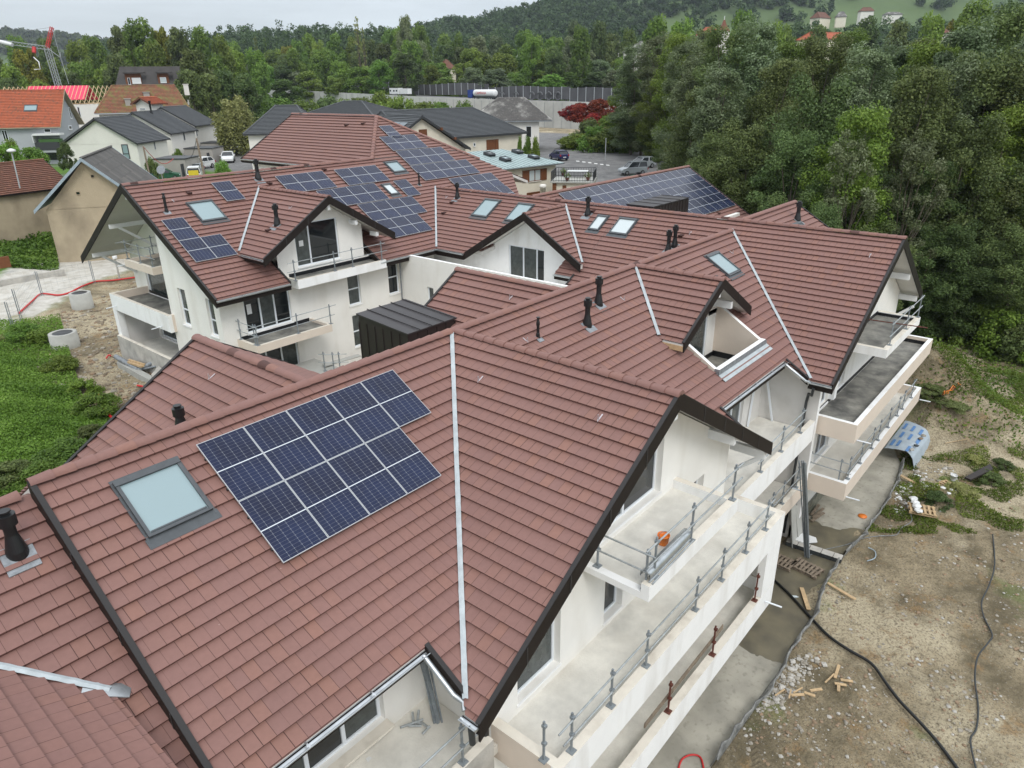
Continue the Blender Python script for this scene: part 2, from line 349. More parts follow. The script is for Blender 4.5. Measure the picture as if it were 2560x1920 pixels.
def ridge(name, p, q, parent, r=.13, m='brown_tile', seg=.4):
    p = np.array(p, float); q = np.array(q, float); L = np.linalg.norm(q-p); n = max(1, int(L/seg)); d = (q-p)/L
    sd = np.cross(d, (0, 0, 1)); sd /= np.linalg.norm(sd); up = np.cross(sd, d); mb = MB(); N = 8
    for i in range(n):
        a = p+d*L*i/n; b = p+d*(L*(i+1)/n+.03); vs = []
        for e, rr in ((a, r*1.0), (b, r*1.24)):
            for k in range(N+1):
                t = math.pi*k/N; vs.append(e+sd*rr*math.cos(t)*1.05+up*(rr*math.sin(t)*.8-.02))
        j = rng.random()*50
        mb.add(vs, [(k, k+1, N+2+k, N+1+k) for k in range(N)], 0, [[(j+.5, i+.5)]*4]*N, smooth=True)
        mb.add(vs[N+1:], [tuple(range(N+1))], 0, [[(j+.5, i+.5)]*(N+1)])
    return mb.build(name, [m], parent)
def verge(p, q, parent, out, h=.34, w=.05, name='verge_board'):
    """dark metal verge board along a gable edge, top lip slightly above the tiles; out = outward plan normal"""
    p = np.array(p, float); q = np.array(q, float); o = np.array((out[0], out[1], 0), float); mb = MB()
    z = np.array((0, 0, 1.))
    mb.bar(p+o*w/2+z*.085, q+o*w/2+z*.085, w, h, mi=0, drop=1)
    mb.bar(p+z*.11-o*.01, q+z*.11-o*.01, .11, .03, mi=1, drop=1)
    n = int(np.linalg.norm(q-p)/1.9)
    for i in range(1, n+1):
        c = p+(q-p)*i/(n+1)+o*(w+.004); t = (q-p)/np.linalg.norm(q-p)
        mb.bar(c+z*.08, c+t*.05+z*.08, .014, h-.02, mi=1, drop=1)
    return mb.build(name, ['fascia', 'fascia_top'], parent)
def strip(p, q, parent, w=.062, name='valley_flashing', h=.115, m='valley_strip'):
    p = np.array(p, float); q = np.array(q, float); L = np.linalg.norm(q-p); n = int(L/.12)+1; d = (q-p)/L
    sd = np.cross(d, (0, 0, 1)); sd /= np.linalg.norm(sd); vs = []
    for i in range(n+1):
        c = p+(q-p)*i/n; a = w*(.96+.12*rng.random()**3); b = w*(.96+.12*rng.random()**3); hh = h+.008*rng.random()
        vs += [c-sd*a+np.array((0, 0, hh-.002)), c+np.array((0, 0, hh+.022)), c+sd*b+np.array((0, 0, hh-.002))]
    mb = MB(); mb.add(vs, [f for i in range(n) for f in ((3*i, 3*i+1, 3*i+4, 3*i+3), (3*i+1, 3*i+2, 3*i+5, 3*i+4))], 0)
    o = mb.build(name, [m], parent); return o
def gutter(p, q, parent, out, r=.075, name='gutter', m='zinc'):
    p = np.array(p, float); q = np.array(q, float); o = np.array((out[0], out[1], 0), float); z = np.array((0, 0, 1.)); mb = MB(); N = 8; vs = []
    for e in (p, q):
        for k in range(N+1):
            t = math.pi*k/N; vs.append(e+o*(.09-r*math.cos(t))-z*(.02+r*math.sin(t)))
    mb.add(vs, [(k, k+1, N+2+k, N+1+k) for k in range(N)], 0, smooth=True)
    mb.tube([p+o*(.09+r)-z*.015, q+o*(.09+r)-z*.015], .012, 6)
    mb.add(vs[:N+1], [tuple(range(N+1))], 0); mb.add(vs[N+1:], [tuple(range(N+1))], 0)
    L = np.linalg.norm(q-p); d = (q-p)/L
    for i in range(1, int(L/1.6)+1):
        c = p+(q-p)*i/(int(L/1.6)+1); mb.bar(c-o*.02, c+o*.18-z*.005, .035, .012)
    return mb.build(name, [m], parent)
def wall(name, O, U, N, segs, holes=(), clips=(), depth=.22, m='render_white', parent=None, mrev=None):
    """segs: [(u0,u1,z0,z1)]; clips: list of (a,b,k): keep a*u+b*z<=k; rectangular holes get reveals"""
    O = np.array(O, float); U = np.array(U, float); N = np.array(N, float); mb = MB(); Z = np.array((0, 0, 1.))
    flip = np.cross(U, Z)@N < 0
    for (u0, u1, z0, z1) in segs:
        us = sorted({u0, u1, *[h[0] for h in holes if u0 < h[0] < u1], *[h[1] for h in holes if u0 < h[1] < u1]})
        zs = sorted({z0, z1, *[h[2] for h in holes if z0 < h[2] < z1], *[h[3] for h in holes if z0 < h[3] < z1]})
        for a, b in zip(us, us[1:]):
            for c, d in zip(zs, zs[1:]):
                mu, mz = (a+b)/2, (c+d)/2
                if any(h[0] < mu < h[1] and h[2] < mz < h[3] for h in holes): continue
                q = [(a, c), (b, c), (b, d), (a, d)]
                for (ca, cb, ck) in clips: q = clip(q, ca, cb, ck)
                if len(q) < 3: continue
                f = tuple(range(len(q)))
                mb.add([O+U*p[0]+Z*p[1] for p in q], [f[::-1] if flip else f], 0)
    for (a, b, c, d) in holes:
        q = [O+U*a+Z*c, O+U*b+Z*c, O+U*b+Z*d, O+U*a+Z*d]; r = [p-N*depth for p in q]
        mb.add(q+r, [(i, 4+i, 4+(i+1) % 4, (i+1) % 4) for i in range(4)], 1 if mrev else 0)
    return mb.build(name, [m]+([mrev] if mrev else []), parent)
def window(O, U, N, r, parent, depth=.14, cols=(1,), trans=None, pane='pane_dark', fw=.07, sill=True, frame='pvc_white', name='window', panes=None, sillm='render_bright', sd=.06):
    """cols: relative widths of the casements; trans: relative height of a transom"""
    O = np.array(O, float); U = np.array(U, float); N = np.array(N, float); Z = np.array((0, 0, 1.)); u0, u1, z0, z1 = r
    mb = MB()
    def bx(a, b, c, d, t0, t1, mb=mb, mi=0):
        v = [O+U*x+Z*z-N*t for t in (t0, t1) for x, z in ((a, c), (b, c), (b, d), (a, d))]
        mb.add(v, [(0, 1, 2, 3), (7, 6, 5, 4), (0, 4, 5, 1), (1, 5, 6, 2), (2, 6, 7, 3), (3, 7, 4, 0)], mi)
    a, b = depth-.04, depth+.04
    bx(u0, u0+fw, z0, z1, a, b); bx(u1-fw, u1, z0, z1, a, b); bx(u0+fw, u1-fw, z0, z0+fw, a, b); bx(u0+fw, u1-fw, z1-fw, z1, a, b)
    tot = sum(cols); x = u0+fw; W_ = u1-u0-2*fw; lim = []
    for i, c in enumerate(cols):
        x2 = x+W_*c/tot; lim.append((x, x2))
        if i < len(cols)-1: bx(x2-fw*.6, x2+fw*.6, z0+fw, z1-fw, a-.012, b-.012)
        x = x2
    if trans: zt = z0+(z1-z0)*trans; bx(u0+fw, u1-fw, zt-fw*.5, zt+fw*.5, a-.006, b-.006)
    w = mb.build(name, [frame], parent)
    for i, (x, x2) in enumerate(lim):
        p = MB(); bx(x, x2, z0+fw*.5, z1-fw*.5, depth-.005, depth+.005, p)
        p.build('pane', [(panes[i] if panes else pane)], w)
    if sill:
        p = MB(); bx(u0-.04, u1+.04, z0-.07, z0-.002, -sd, depth-.045, p); p.build('sill', [sillm], w)
    return w
# =================================================================== THE NEW APARTMENT BUILDING
BLD = thing('apartment_building', 'large unfinished white apartment building with brown tiled gable roofs and solar panels', 'apartment building', (0, 0, -12))
class _B:  # children keep world coordinates while the empty stands at the base
    pass
_obj0 = obj
def obj(name, me, parent=None, kind=None):
    o = bpy.data.objects.new(name, me); COL.objects.link(o)
    if parent:
        o.parent = parent
        if parent.type == 'EMPTY': o.matrix_parent_inverse = Matrix.LocRotScale(parent.location, parent.rotation_euler, None).inverted()
    if kind: o['kind'] = kind
    return o
ZD, UD = .4162, 21.26; ZE, YE = 2.3994, 25.8756
zA = lambda x, y: S*y
zAb = lambda x, y: -S*y
zBl = lambda x, y: S*x
zBr = lambda x, y: -S*x
zDl = lambda x, y: ZD+S*(x-UD)
zDr = lambda x, y: ZD-S*(x-UD)
zE = lambda x, y: ZE+S*(y-YE)
zEb = lambda x, y: ZE-S*(y-YE)
AX = -11.79
# --- roof A (main ridge) front
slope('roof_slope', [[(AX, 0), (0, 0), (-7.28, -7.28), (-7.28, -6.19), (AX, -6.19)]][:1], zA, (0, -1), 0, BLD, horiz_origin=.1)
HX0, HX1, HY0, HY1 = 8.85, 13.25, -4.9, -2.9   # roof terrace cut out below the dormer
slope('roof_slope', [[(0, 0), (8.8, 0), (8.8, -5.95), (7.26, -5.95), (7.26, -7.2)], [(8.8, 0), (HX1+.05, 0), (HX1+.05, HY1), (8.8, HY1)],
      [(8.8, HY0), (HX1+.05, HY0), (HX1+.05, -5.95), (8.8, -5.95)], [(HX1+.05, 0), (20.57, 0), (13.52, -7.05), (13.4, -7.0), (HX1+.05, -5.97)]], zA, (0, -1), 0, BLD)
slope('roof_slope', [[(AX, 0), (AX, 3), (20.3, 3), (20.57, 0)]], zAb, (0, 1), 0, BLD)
# --- gable B
slope('roof_slope', [[(0, 0), (0, -7.88), (-7.52, -7.88), (-7.52, -7.5)]], zBl, (-1, 0), 0, BLD)
slope('roof_slope', [[(0, 0), (0, -7.88), (7.3, -7.88), (7.3, -7.3)]], zBr, (1, 0), 0, BLD)
# --- dormer C
CX = 10.955; zCl = lambda x, y: S*(x-CX); zCr = lambda x, y: -S*(x-CX)
slope('roof_slope', [[(CX, 0), (CX, -3.98), (CX-2.97, -3.98), (CX-2.97, -2.97)]], zCl, (-1, 0), -CX, BLD)
slope('roof_slope', [[(CX, 0), (CX, -3.98), (CX+3.1, -3.98), (CX+3.1, -3.1)]], zCr, (1, 0), CX, BLD)
# --- wing D
YKc = 10.52
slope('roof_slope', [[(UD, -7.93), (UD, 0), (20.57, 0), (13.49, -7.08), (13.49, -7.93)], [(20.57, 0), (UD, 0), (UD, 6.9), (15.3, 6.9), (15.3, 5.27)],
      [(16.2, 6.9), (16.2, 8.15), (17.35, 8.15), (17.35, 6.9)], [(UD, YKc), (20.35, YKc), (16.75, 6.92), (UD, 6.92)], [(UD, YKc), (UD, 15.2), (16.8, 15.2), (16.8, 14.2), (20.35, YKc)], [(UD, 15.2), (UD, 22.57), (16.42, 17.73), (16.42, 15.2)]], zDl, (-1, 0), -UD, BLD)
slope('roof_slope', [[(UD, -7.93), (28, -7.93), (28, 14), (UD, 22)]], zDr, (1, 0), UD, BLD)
# --- gable K on wing D
YK = 10.52; ZK = .35
slope('roof_slope', [[(20.6, YK), (16.46, YK), (16.46, YK-3.88), (16.75, YK-3.88)]], lambda x, y: ZK-S*(YK-y), (0, -1), -YK, BLD)
slope('roof_slope', [[(20.6, YK), (16.46, YK), (16.46, YK+4.76), (16.46, YK+4.76), (17, YK+4.5)]], lambda x, y: ZK-S*(y-YK), (0, 1), YK, BLD)
# --- wing E
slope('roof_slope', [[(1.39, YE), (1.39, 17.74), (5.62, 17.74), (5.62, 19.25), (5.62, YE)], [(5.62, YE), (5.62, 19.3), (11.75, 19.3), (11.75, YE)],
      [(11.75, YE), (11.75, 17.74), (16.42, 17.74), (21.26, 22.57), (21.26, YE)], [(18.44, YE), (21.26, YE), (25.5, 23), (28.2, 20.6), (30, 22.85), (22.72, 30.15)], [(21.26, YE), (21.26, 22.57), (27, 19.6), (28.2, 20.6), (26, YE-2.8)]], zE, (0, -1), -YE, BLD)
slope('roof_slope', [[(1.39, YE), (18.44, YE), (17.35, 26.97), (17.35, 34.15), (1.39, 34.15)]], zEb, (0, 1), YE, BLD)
# --- dormer gable J
XJ, ZJ, YJ = 8.697, 1.6165, 17.81
slope('roof_slope', [[(XJ, 24.57), (XJ, YJ), (XJ-4.36, YJ), (XJ-4.36, 20.21)]], lambda x, y: ZJ+S*(x-XJ), (-1, 0), -XJ, BLD)
slope('roof_slope', [[(XJ, 24.57), (XJ, YJ), (XJ+4.41, YJ), (XJ+4.41, 20.16)]], lambda x, y: ZJ-S*(x-XJ), (1, 0), XJ, BLD)
# --- hipped roof F
XF, ZF, YF = 22.71, 4.9627, 30.15
slope('roof_slope', [[(XF, YF), (XF, 41.26), (17.36, 41.26), (17.36, 26.97), (18.44, YE)]], lambda x, y: ZF+S*(x-XF), (-1, 0), -XF, BLD)
slope('roof_slope', [[(XF, YF), (XF, 41.26), (31, 41.26), (31, 22)]], lambda x, y: ZF-S*(x-XF), (1, 0), XF, BLD)
# --- wing G, H beyond D
ZG, YG = .43, 14.0
slope('roof_slope', [[(21.3, YG), (42.9, YG), (42.9, YG-6.6), (21.3, YG-6.6)]], lambda x, y: ZG+S*(y-YG), (0, -1), -YG, BLD)
slope('roof_slope', [[(21.3, YG), (42.9, YG), (42.9, YG+6.6), (21.3, YG+6.6)]], lambda x, y: ZG-S*(y-YG), (0, 1), YG, BLD)
ZH, YH = .4, -.1
slope('roof_slope', [[(21.3, YH), (29, YH), (29, YH-5.5), (21.3, YH-5.5)]], lambda x, y: ZH+S*(y-YH), (0, -1), -YH, BLD)
slope('roof_slope', [[(21.3, YH), (29, YH), (29, YH+5.5), (21.3, YH+5.5)]], lambda x, y: ZH-S*(y-YH), (0, 1), YH, BLD)
# --- gables M and N behind ridge A
MX, MY = -5.304, 5.85
slope('roof_slope', [[(MX, 0), (MX, MY), (MX-6.4, MY), (MX-6.4, 0)]], lambda x, y: S*(x-MX), (-1, 0), -MX, BLD)
slope('roof_slope', [[(MX, 0), (MX, MY), (MX+3.0, MY), (MX+5.8, 0)]], lambda x, y: -S*(x-MX), (1, 0), MX, BLD)
NX, NY = 5.909, 5.5
slope('roof_slope', [[(NX, 0), (NX, NY), (NX-4.6, NY), (NX-4.6, 0)]], lambda x, y: S*(x-NX), (-1, 0), -NX, BLD)
slope('roof_slope', [[(NX, 0), (NX, NY), (NX+4.6, NY), (NX+4.6, 0)]], lambda x, y: -S*(x-NX), (1, 0), NX, BLD)
# --- lower roof L and cross gable Q at the near left
ZL = -.3; zL = lambda x, y: ZL+S*y
slope('roof_slope', [[(-18, .1), (AX+.02, .1), (AX+.02, -9), (-18, -9)]], zL, (0, -1), -.1, BLD)
slope('roof_slope', [[(-18, .1), (AX+.02, .1), (AX+.02, 3), (-18, 3)]], lambda x, y: ZL+.12-S*y, (0, 1), .1, BLD)
qe = on(280, 1735, (0, -S, 1), ZL)             # end of the valley between L and Q
QX = qe[0]+.0; zq0 = qe[2]
zQ = lambda x, y: zq0+.02-S*(x-QX)
slope('roof_slope', [[(QX, qe[1]), (QX, -12), (QX-5, -12), (QX-5, qe[1]+5)]], zQ, (1, 0), QX-6, BLD)
strip((QX-5, qe[1]+5, zq0+3.0), (QX, qe[1], zq0), BLD, w=.07)
mb = MB(); a = np.array((QX, qe[1], zq0+.06))
mb.bar(a+(-.35, .2, .2), a+(.25, -.15, -.08), .32, .02, mi=0); mb.bar(a+(.12, .3, .02), a+(.32, .0, -.14), .09, .09, mi=0)
mb.build('gutter_end', ['zinc'], BLD)
# --- ridge caps
ridge('ridge_cap', (AX-.03, 0, .06), (20.4, 0, .06), BLD)
ridge('ridge_cap', (0.1, -.1, .05), (0, -7.9, .05), BLD)
ridge('ridge_cap', (CX, -.1, .05), (CX, -4, .05), BLD)
ridge('ridge_cap', (UD, 22.4, ZD+.06), (UD, -7.95, ZD+.06), BLD)
ridge('ridge_cap', (20.3, YK, ZK+.05), (16.5, YK, ZK+.05), BLD)
ridge('ridge_cap', (1.4, YE, ZE+.06), (18.4, YE, ZE+.06), BLD)
ridge('ridge_cap', (XJ, 24.5, ZJ+.05), (XJ, YJ, ZJ+.05), BLD)
ridge('ridge_cap', (XF, YF, ZF+.06), (XF, 41.2, ZF+.06), BLD)
ridge('hip_cap', (XF, YF, ZF+.06), (18.44, YE, ZE+.06), BLD)
ridge('hip_cap', (XF, YF, ZF+.06), (28.2, 24.66, ZF+.06-S*5.49), BLD)
ridge('ridge_cap', (21.5, YG, ZG+.06), (42.9, YG, ZG+.06), BLD)
ridge('ridge_cap', (21.5, YH, ZH+.06), (29, YH, ZH+.06), BLD)
ridge('ridge_cap', (MX, .1, .04), (MX, MY, .04), BLD); ridge('ridge_cap', (NX, .1, .05), (NX, NY, .05), BLD)
ridge('ridge_cap', (-18, .1, ZL+.12), (AX-.25, .1, ZL+.12), BLD)
# --- valleys
strip((0, 0, 0), (-7.36, -7.36, -S*7.36), BLD); strip((CX, 0, 0), (CX-2.93, -2.93, -S*2.93), BLD)
strip((20.57, 0, 0), (13.5, -7.07, -S*7.07), BLD); strip((XJ, 24.57, ZJ), (XJ-4.3, 20.27, ZJ-S*4.3), BLD)
strip((UD, 22.57, ZD), (16.45, 17.76, ZD-S*4.81), BLD); strip((20.4, YK, ZK+.0), (16.72, YK-3.88, ZK-S*3.88+.02), BLD, h=.11)
# --- verge boards
verge((AX, .0, 0), (AX, -6.25, -S*6.25), BLD, (-1, 0), h=.42)
for (x, y, z, dx, o) in ((0, -7.88, 0, -7.56, (0, -1)), (0, -7.88, 0, 7.32, (0, -1))): verge((x, y, z), (x+dx, y, z-abs(dx)*S), BLD, o, h=.46)
verge((CX, -3.98, 0), (CX-3.0, -3.98, -S*3.0), BLD, (0, -1), h=.38); verge((CX, -3.98, 0), (CX+3.1, -3.98, -S*3.1), BLD, (0, -1), h=.38)
verge((UD, -7.93, ZD), (13.45, -7.93, ZD-S*(UD-13.45)), BLD, (0, -1), h=.4); verge((UD, -7.93, ZD), (28, -7.93, ZD-S*(28-UD)), BLD, (0, -1), h=.45)
verge((16.46, YK, ZK), (16.46, YK-3.95, ZK-S*3.95), BLD, (-1, 0), h=.42); verge((16.46, YK, ZK), (16.46, YK+4.8, ZK-S*4.8), BLD, (-1, 0), h=.42)
verge((1.39, YE, ZE), (1.39, 17.7, ZE-S*(YE-17.7)), BLD, (-1, 0), h=.42); verge((1.39, YE, ZE), (1.39, 34.2, ZE-S*(34.2-YE)), BLD, (-1, 0), h=.42)
verge((XJ, YJ, ZJ), (XJ-4.4, YJ, ZJ-S*4.4), BLD, (0, -1), h=.42); verge((XJ, YJ, ZJ), (XJ+4.43, YJ, ZJ-S*4.43), BLD, (0, -1), h=.42)
verge((XF, 41.26, ZF), (17.3, 41.26, ZF-S*5.41), BLD, (0, 1), h=.3)
verge((42.9, YG, ZG), (42.9, YG-6.6, ZG-S*6.6), BLD, (1, 0), h=.3); verge((29, YH, ZH), (29, YH-5.5, ZH-S*5.5), BLD, (1, 0), h=.3)
verge((MX, MY, 0), (MX-6.4, MY, -S*6.4), BLD, (0, 1), h=.3); verge((MX, MY, 0), (MX+3, MY, -S*3), BLD, (0, 1), h=.3)
verge((NX, NY, 0), (NX-4.6, NY, -S*4.6), BLD, (0, 1), h=.3)
verge((5.62, 19.3, zE(0, 19.3)), (5.62, 17.74, zE(0, 17.74)), BLD, (1, 0), h=.3); verge((11.75, 19.3, zE(0, 19.3)), (11.75, 17.74, zE(0, 17.74)), BLD, (-1, 0), h=.3)
verge((15.3, 6.9, zDl(15.3, 0)), (16.3, 6.9, zDl(16.3, 0)), BLD, (0, 1), h=.25)
verge((-7.28, -6.19, zA(0, -6.19)), (-7.28, -7.3, zA(0, -7.3)), BLD, (-1, 0), h=.28)
verge((7.26, -5.95, zA(0, -5.95)), (7.26, -7.2, zA(0, -7.2)), BLD, (1, 0), h=.2)
verge((13.42, -5.99, zA(0, -5.99)), (13.42, -7.0, zA(0, -7.0)), BLD, (-1, 0), h=.3)
# --- gutters and eave boards
def eave(p, q, out, gut=True, h=.22):
    p = np.array(p, float); q = np.array(q, float); o = np.array((*out, 0.)); z = np.array((0, 0, 1.)); mb = MB()
    mb.bar(p+o*.015-z*.035, q+o*.015-z*.035, .03, h, drop=1); mb.build('eave_board', ['fascia'], BLD)
    if gut: gutter(p, q, BLD, out)
eave((AX, -6.19, zA(0, -6.19)), (-7.28, -6.19, zA(0, -6.19)), (0, -1)); eave((7.26, -5.95, zA(0, -5.95)), (13.42, -5.97, zA(0, -5.96)), (0, -1), h=.3)
eave((-7.52, -7.45, -4.5), (-7.52, -7.9, -4.5), (-1, 0)); eave((13.49, -7.0, zDl(13.49, 0)), (13.49, -7.95, zDl(13.49, 0)), (-1, 0), h=.3)
eave((1.39, 17.74, zE(0, 17.74)), (5.62, 17.74, zE(0, 17.74)), (0, -1), h=.3); eave((11.75, 17.74, zE(0, 17.74)), (16.42, 17.74, zE(0, 17.74)), (0, -1), h=.3)
eave((16.42, 17.74, zE(0, 17.74)), (16.42, YK+4.8, zDl(16.42, 0)), (-1, 0), h=.35); eave((XJ-4.36, 20.2, ZJ-S*4.36), (XJ-4.36, YJ, ZJ-S*4.36), (-1, 0), h=.25)
eave((16.2, 8.15, zDl(16.2, 0)), (16.2, 6.9, zDl(16.2, 0)), (-1, 0), h=.25); eave((17.36, 41.26, ZF-S*5.35), (17.36, 27, ZF-S*5.35), (-1, 0), h=.25)
mb = MB(); mb.bar((CX-2.97, -3.98, -1.86), (CX-2.97, -2.95, -1.86), .05, .2, drop=1); mb.build('eave_board', ['wood'], BLD)
mb = MB(); mb.tube([(-7.42, -6.25, -3.8), (-7.42, -7.1, -4.33)], .06, 10); mb.tube([(-7.42, -7.1, -4.33), (-7.36, -7.3, -4.42), (-7.46, -7.42, -4.5)], .06, 10); mb.build('rain_pipe', ['zinc'], BLD)
mb = MB(); mb.tube([(13.25, -6.05, -3.68), (13.25, -6.95, -4.2), (13.45, -7.05, -4.28)], .055, 10); mb.build('rain_pipe', ['zinc'], BLD)
mb = MB(); mb.tube([(-7.62, -7.75, -4.6), (-7.55, -7.7, -5.1)], .07, 12); mb.build('rain_pipe', ['rubber_grey'], BLD)
mb = MB(); mb.tube([(13.42, -7.25, -4.5), (13.5, -7.2, -4.85), (13.95, -6.95, -5.0), (13.96, -6.9, -5.4), (13.96, -6.85, -12)], .06, 10); mb.build('downpipe', ['rubber_grey'], BLD)
mb = MB(); mb.tube([(-6.55, -7.1, -4.8), (-6.5, -7.05, -6.4)], .09, 10); mb.build('downpipe', ['black_plastic'], BLD)
# ------------------------------------------------------------------ walls of gable B and its balconies
X_, Y_ = (1, 0, 0), (0, 1, 0); NYm, NXm = (0, -1, 0), (-1, 0, 0)
GZ = -12.35
hB = [(-2.3, 1.12, -3.62, -1.75), (3.1, 4.05, -6.3, -4.35), (-5.3, -3.62, -6.42, -4.25), (-1.62, -.68, -6.5, -4.45)]
wall('wall', (0, -7, 0), X_, NYm, [(-6.25, 5.82, GZ, .2)], hB, [(S, 1, -.28), (-S, 1, -.28)], .3, parent=BLD)
for r, c, p in ((hB[0], (1, 1), ['pane_grey', 'pane_dark']), (hB[1], (1,), None), (hB[2], (1,), ['pane_grey']), (hB[3], (1,), None)): window((0, -7, 0), X_, NYm, r, BLD, .24, c, panes=p, sd=.03)
wall('wall', (-6.25, 0, 0), Y_, NXm, [(-7, -4.95, GZ, -3.9)], (), (), parent=BLD); wall('wall', (5.82, 0, 0), Y_, (1, 0, 0), [(-7, -4.9, GZ, -3.3)], (), [], parent=BLD)
def balcony(x0, x1, y0, y1, zf, zt, zb, parent=BLD, sides=('f', 'l', 'r'), t=.2, floor='concrete_floor', face='render_bright', lface=None, rface=None, axis='y', slabz=.25, top='parapet_top'):
    """slab with upstand parapets; y0 = outer edge"""
    b = MB(); b.box(x0+.01, x1-.01, y0+.02, y1, zf-slabz, zf); b.build('balcony_floor', [floor], parent)
    fs = {'f': (x0, x1, y0, y0+t), 'l': (x0, x0+t, y0+t, y1), 'r': (x1-t, x1, y0+t, y1), 'b': (x0, x1, y1-t, y1)}
    for k in sides:
        b = MB(); a = fs[k]; b.box(a[0], a[1], a[2], a[3], zb, zt, 0, 1); b.build('parapet', [{'l': lface or face, 'r': rface or face}.get(k, face), top], parent)
balcony(-6.25, 6.45, -8.95, -7.0, -6.7, -6.2, -7.2, lface='render_beige', t=.24)
balcony(-6.25, 6.45, -8.95, -7.0, -9.6, -9.05, -9.95, lface='render_beige', t=.24)
balcony(-2.78, 2.1, -8.9, -7.0, -3.85, -3.58, -4.02, t=.22, sides=('f', 'r'), slabz=.17)
b = MB(); b.box(-2.78, -2.56, -8.68, -7, -4.02, -3.84); b.build('parapet', ['render_bright'], BLD)
b = MB(); b.box(5.25, 6.45, -8.948, -8.712, -9.04, -7.21); b.build('pillar', ['render_bright'], BLD)
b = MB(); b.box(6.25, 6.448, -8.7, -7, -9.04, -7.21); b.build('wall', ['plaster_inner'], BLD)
b = MB(); b.box(-6.24, 5.8, -7.3, -7.02, -12.3, -9.96); b.build('wall', ['concrete_raw'], BLD)
# terrace at the near left under roof A
yw = -4.95
hA = [(-11.6, -7.62, -6.35, -4.2)]
wall('wall', (0, yw, 0), X_, NYm, [(-11.79, -6.25, -8, -3.2)], hA, (), .3, parent=BLD)
window((0, yw, 0), X_, NYm, hA[0], BLD, .2, (1, 1, 1, 1), panes=['pane_grey', 'pane_grey', 'pane_dark', 'pane_grey'], fw=.08, sd=.28, sillm='parapet_top')
b = MB(); b.box(-14, -6.26, -7.2, yw, -6.95, -6.7); b.build('terrace_floor', ['concrete_floor'], BLD)
b = MB(); b.box(-14, -6.5, -7.3, -7.08, -7.3, -6.25, 0, 1); b.build('parapet', ['concrete_raw', 'parapet_top'], BLD)
# ------------------------------------------------------------------ loggias between B and D
wy = -4.9
p0 = PY(1829, 1055, wy); hL = [(12.2, 13.3, -6.45, -4.0)]
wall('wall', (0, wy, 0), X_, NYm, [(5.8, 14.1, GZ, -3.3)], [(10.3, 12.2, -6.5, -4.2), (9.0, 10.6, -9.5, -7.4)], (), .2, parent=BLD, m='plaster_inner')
window((0, wy, 0), X_, NYm, (10.3, 12.2, -6.5, -4.2), BLD, .15, (1, 1), pane='pane_grey'); window((0, wy, 0), X_, NYm, (9, 10.6, -9.5, -7.4), BLD, .15)
balcony(6.47, 14.08, -7.35, wy, -6.7, -6.2, -7.15, sides=('f',), t=.22); balcony(6.47, 14.08, -7.35, wy, -9.6, -9.15, -9.9, sides=('f',), face='render_beige')
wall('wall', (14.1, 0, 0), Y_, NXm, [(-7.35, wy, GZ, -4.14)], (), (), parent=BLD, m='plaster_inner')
b = MB(); b.box(14.13, 14.4, -7.36, -6.9, GZ, -4.75); b.build('wall', ['render_bright'], BLD)
for x0, x1, y in ((12.7, 13.7, -5.35),):
    fr = MB(); fr.bar((12.75, -5.0, -6.68), (13.1, -4.96, -4.35), .07, .07, mi=0); fr.bar((13.95, -5.6, -6.68), (13.98, -5.0, -4.3), .07, .07); fr.bar((13.1, -4.96, -4.35), (13.98, -5.0, -4.3), .07, .07)
    t_ = thing('loose_door_frame', 'loose white door frame leaning in the recessed balcony under the roof', 'door frame', (13.3, -5.1, -6.7)); fr.build('frame', ['pvc_white'], t_)
# ------------------------------------------------------------------ wing D gable and balconies
hD = [(15.2, 16.7, -6.3, -4.35), (17.3, 18.9, -6.1, -4.3), (16.2, 18.2, -9.2, -7.3), (19.3, 21.6, -3.2, -1.2)]
wall('wall', (0, -7, 0), X_, NYm, [(14.1, 27.3, GZ, .6)], hD, [(S, 1, ZD+S*UD-.28), (-S, 1, ZD-S*UD-.28)], .25, parent=BLD)
for r, c in ((hD[0], (1, 1)), (hD[1], (1,)), (hD[2], (1, 1)), (hD[3], (1, 1))): window((0, -7, 0), X_, NYm, r, BLD, .16, c)
wall('wall', (27.3, 0, 0), Y_, (1, 0, 0), [(-7, 12, GZ, -3.4)], (), (), parent=BLD)
b = MB(); b.box(16.75, 17.1, -7.25, -7.001, -6.2, -3.9); b.build('pillar', ['render_bright'], BLD)
balcony(17.35, 23.3, -8.9, -7.0, -3.8, -3.6, -3.98, floor='bitumen', slabz=.17, sides=('f', 'l', 'r'), t=.22)
balcony(14.55, 28.4, -8.9, -7.0, -6.5, -6.12, -6.98, floor='bitumen', face='render_beige', top='render_bright')
balcony(14.7, 28.3, -8.9, -7.0, -9.55, -9.02, -9.86, floor='concrete_floor', face='render_beige', top='render_bright')
for x0, x1, y0, y1, z in ((14.75, 28.2, -7.02, -7.006, -6.45), (17.6, 23.1, -7.02, -7.006, -3.77)):
    b = MB(); b.box(x0, x1, y0, y1, z, z+.2); b.build('membrane_upstand', ['bitumen_edge'], BLD)
b = MB(); b.box(28.18, 28.2, -8.7, -7.02, -6.49, -6.3); b.build('membrane_upstand', ['bitumen_edge'], BLD)
b = MB(); b.box(23.07, 23.08, -8.7, -7.02, -3.79, -3.64); b.build('membrane_upstand', ['bitumen_edge'], BLD)
b = MB(); b.box(14.1, 27.4, -7.12, -7.004, GZ, -11.6); b.build('plinth', ['concrete_wet'], BLD)
def beam(p, q, parent=BLD, w=.18, h=.3):
    b = MB(); p = np.array(p, float)-(0, 0, .1); q = np.array(q, float)-(0, 0, .1); d = (q-p)/np.linalg.norm(q-p); b.bar(p, q, w, h)
    b.build('roof_beam', ['beam_white'], parent)
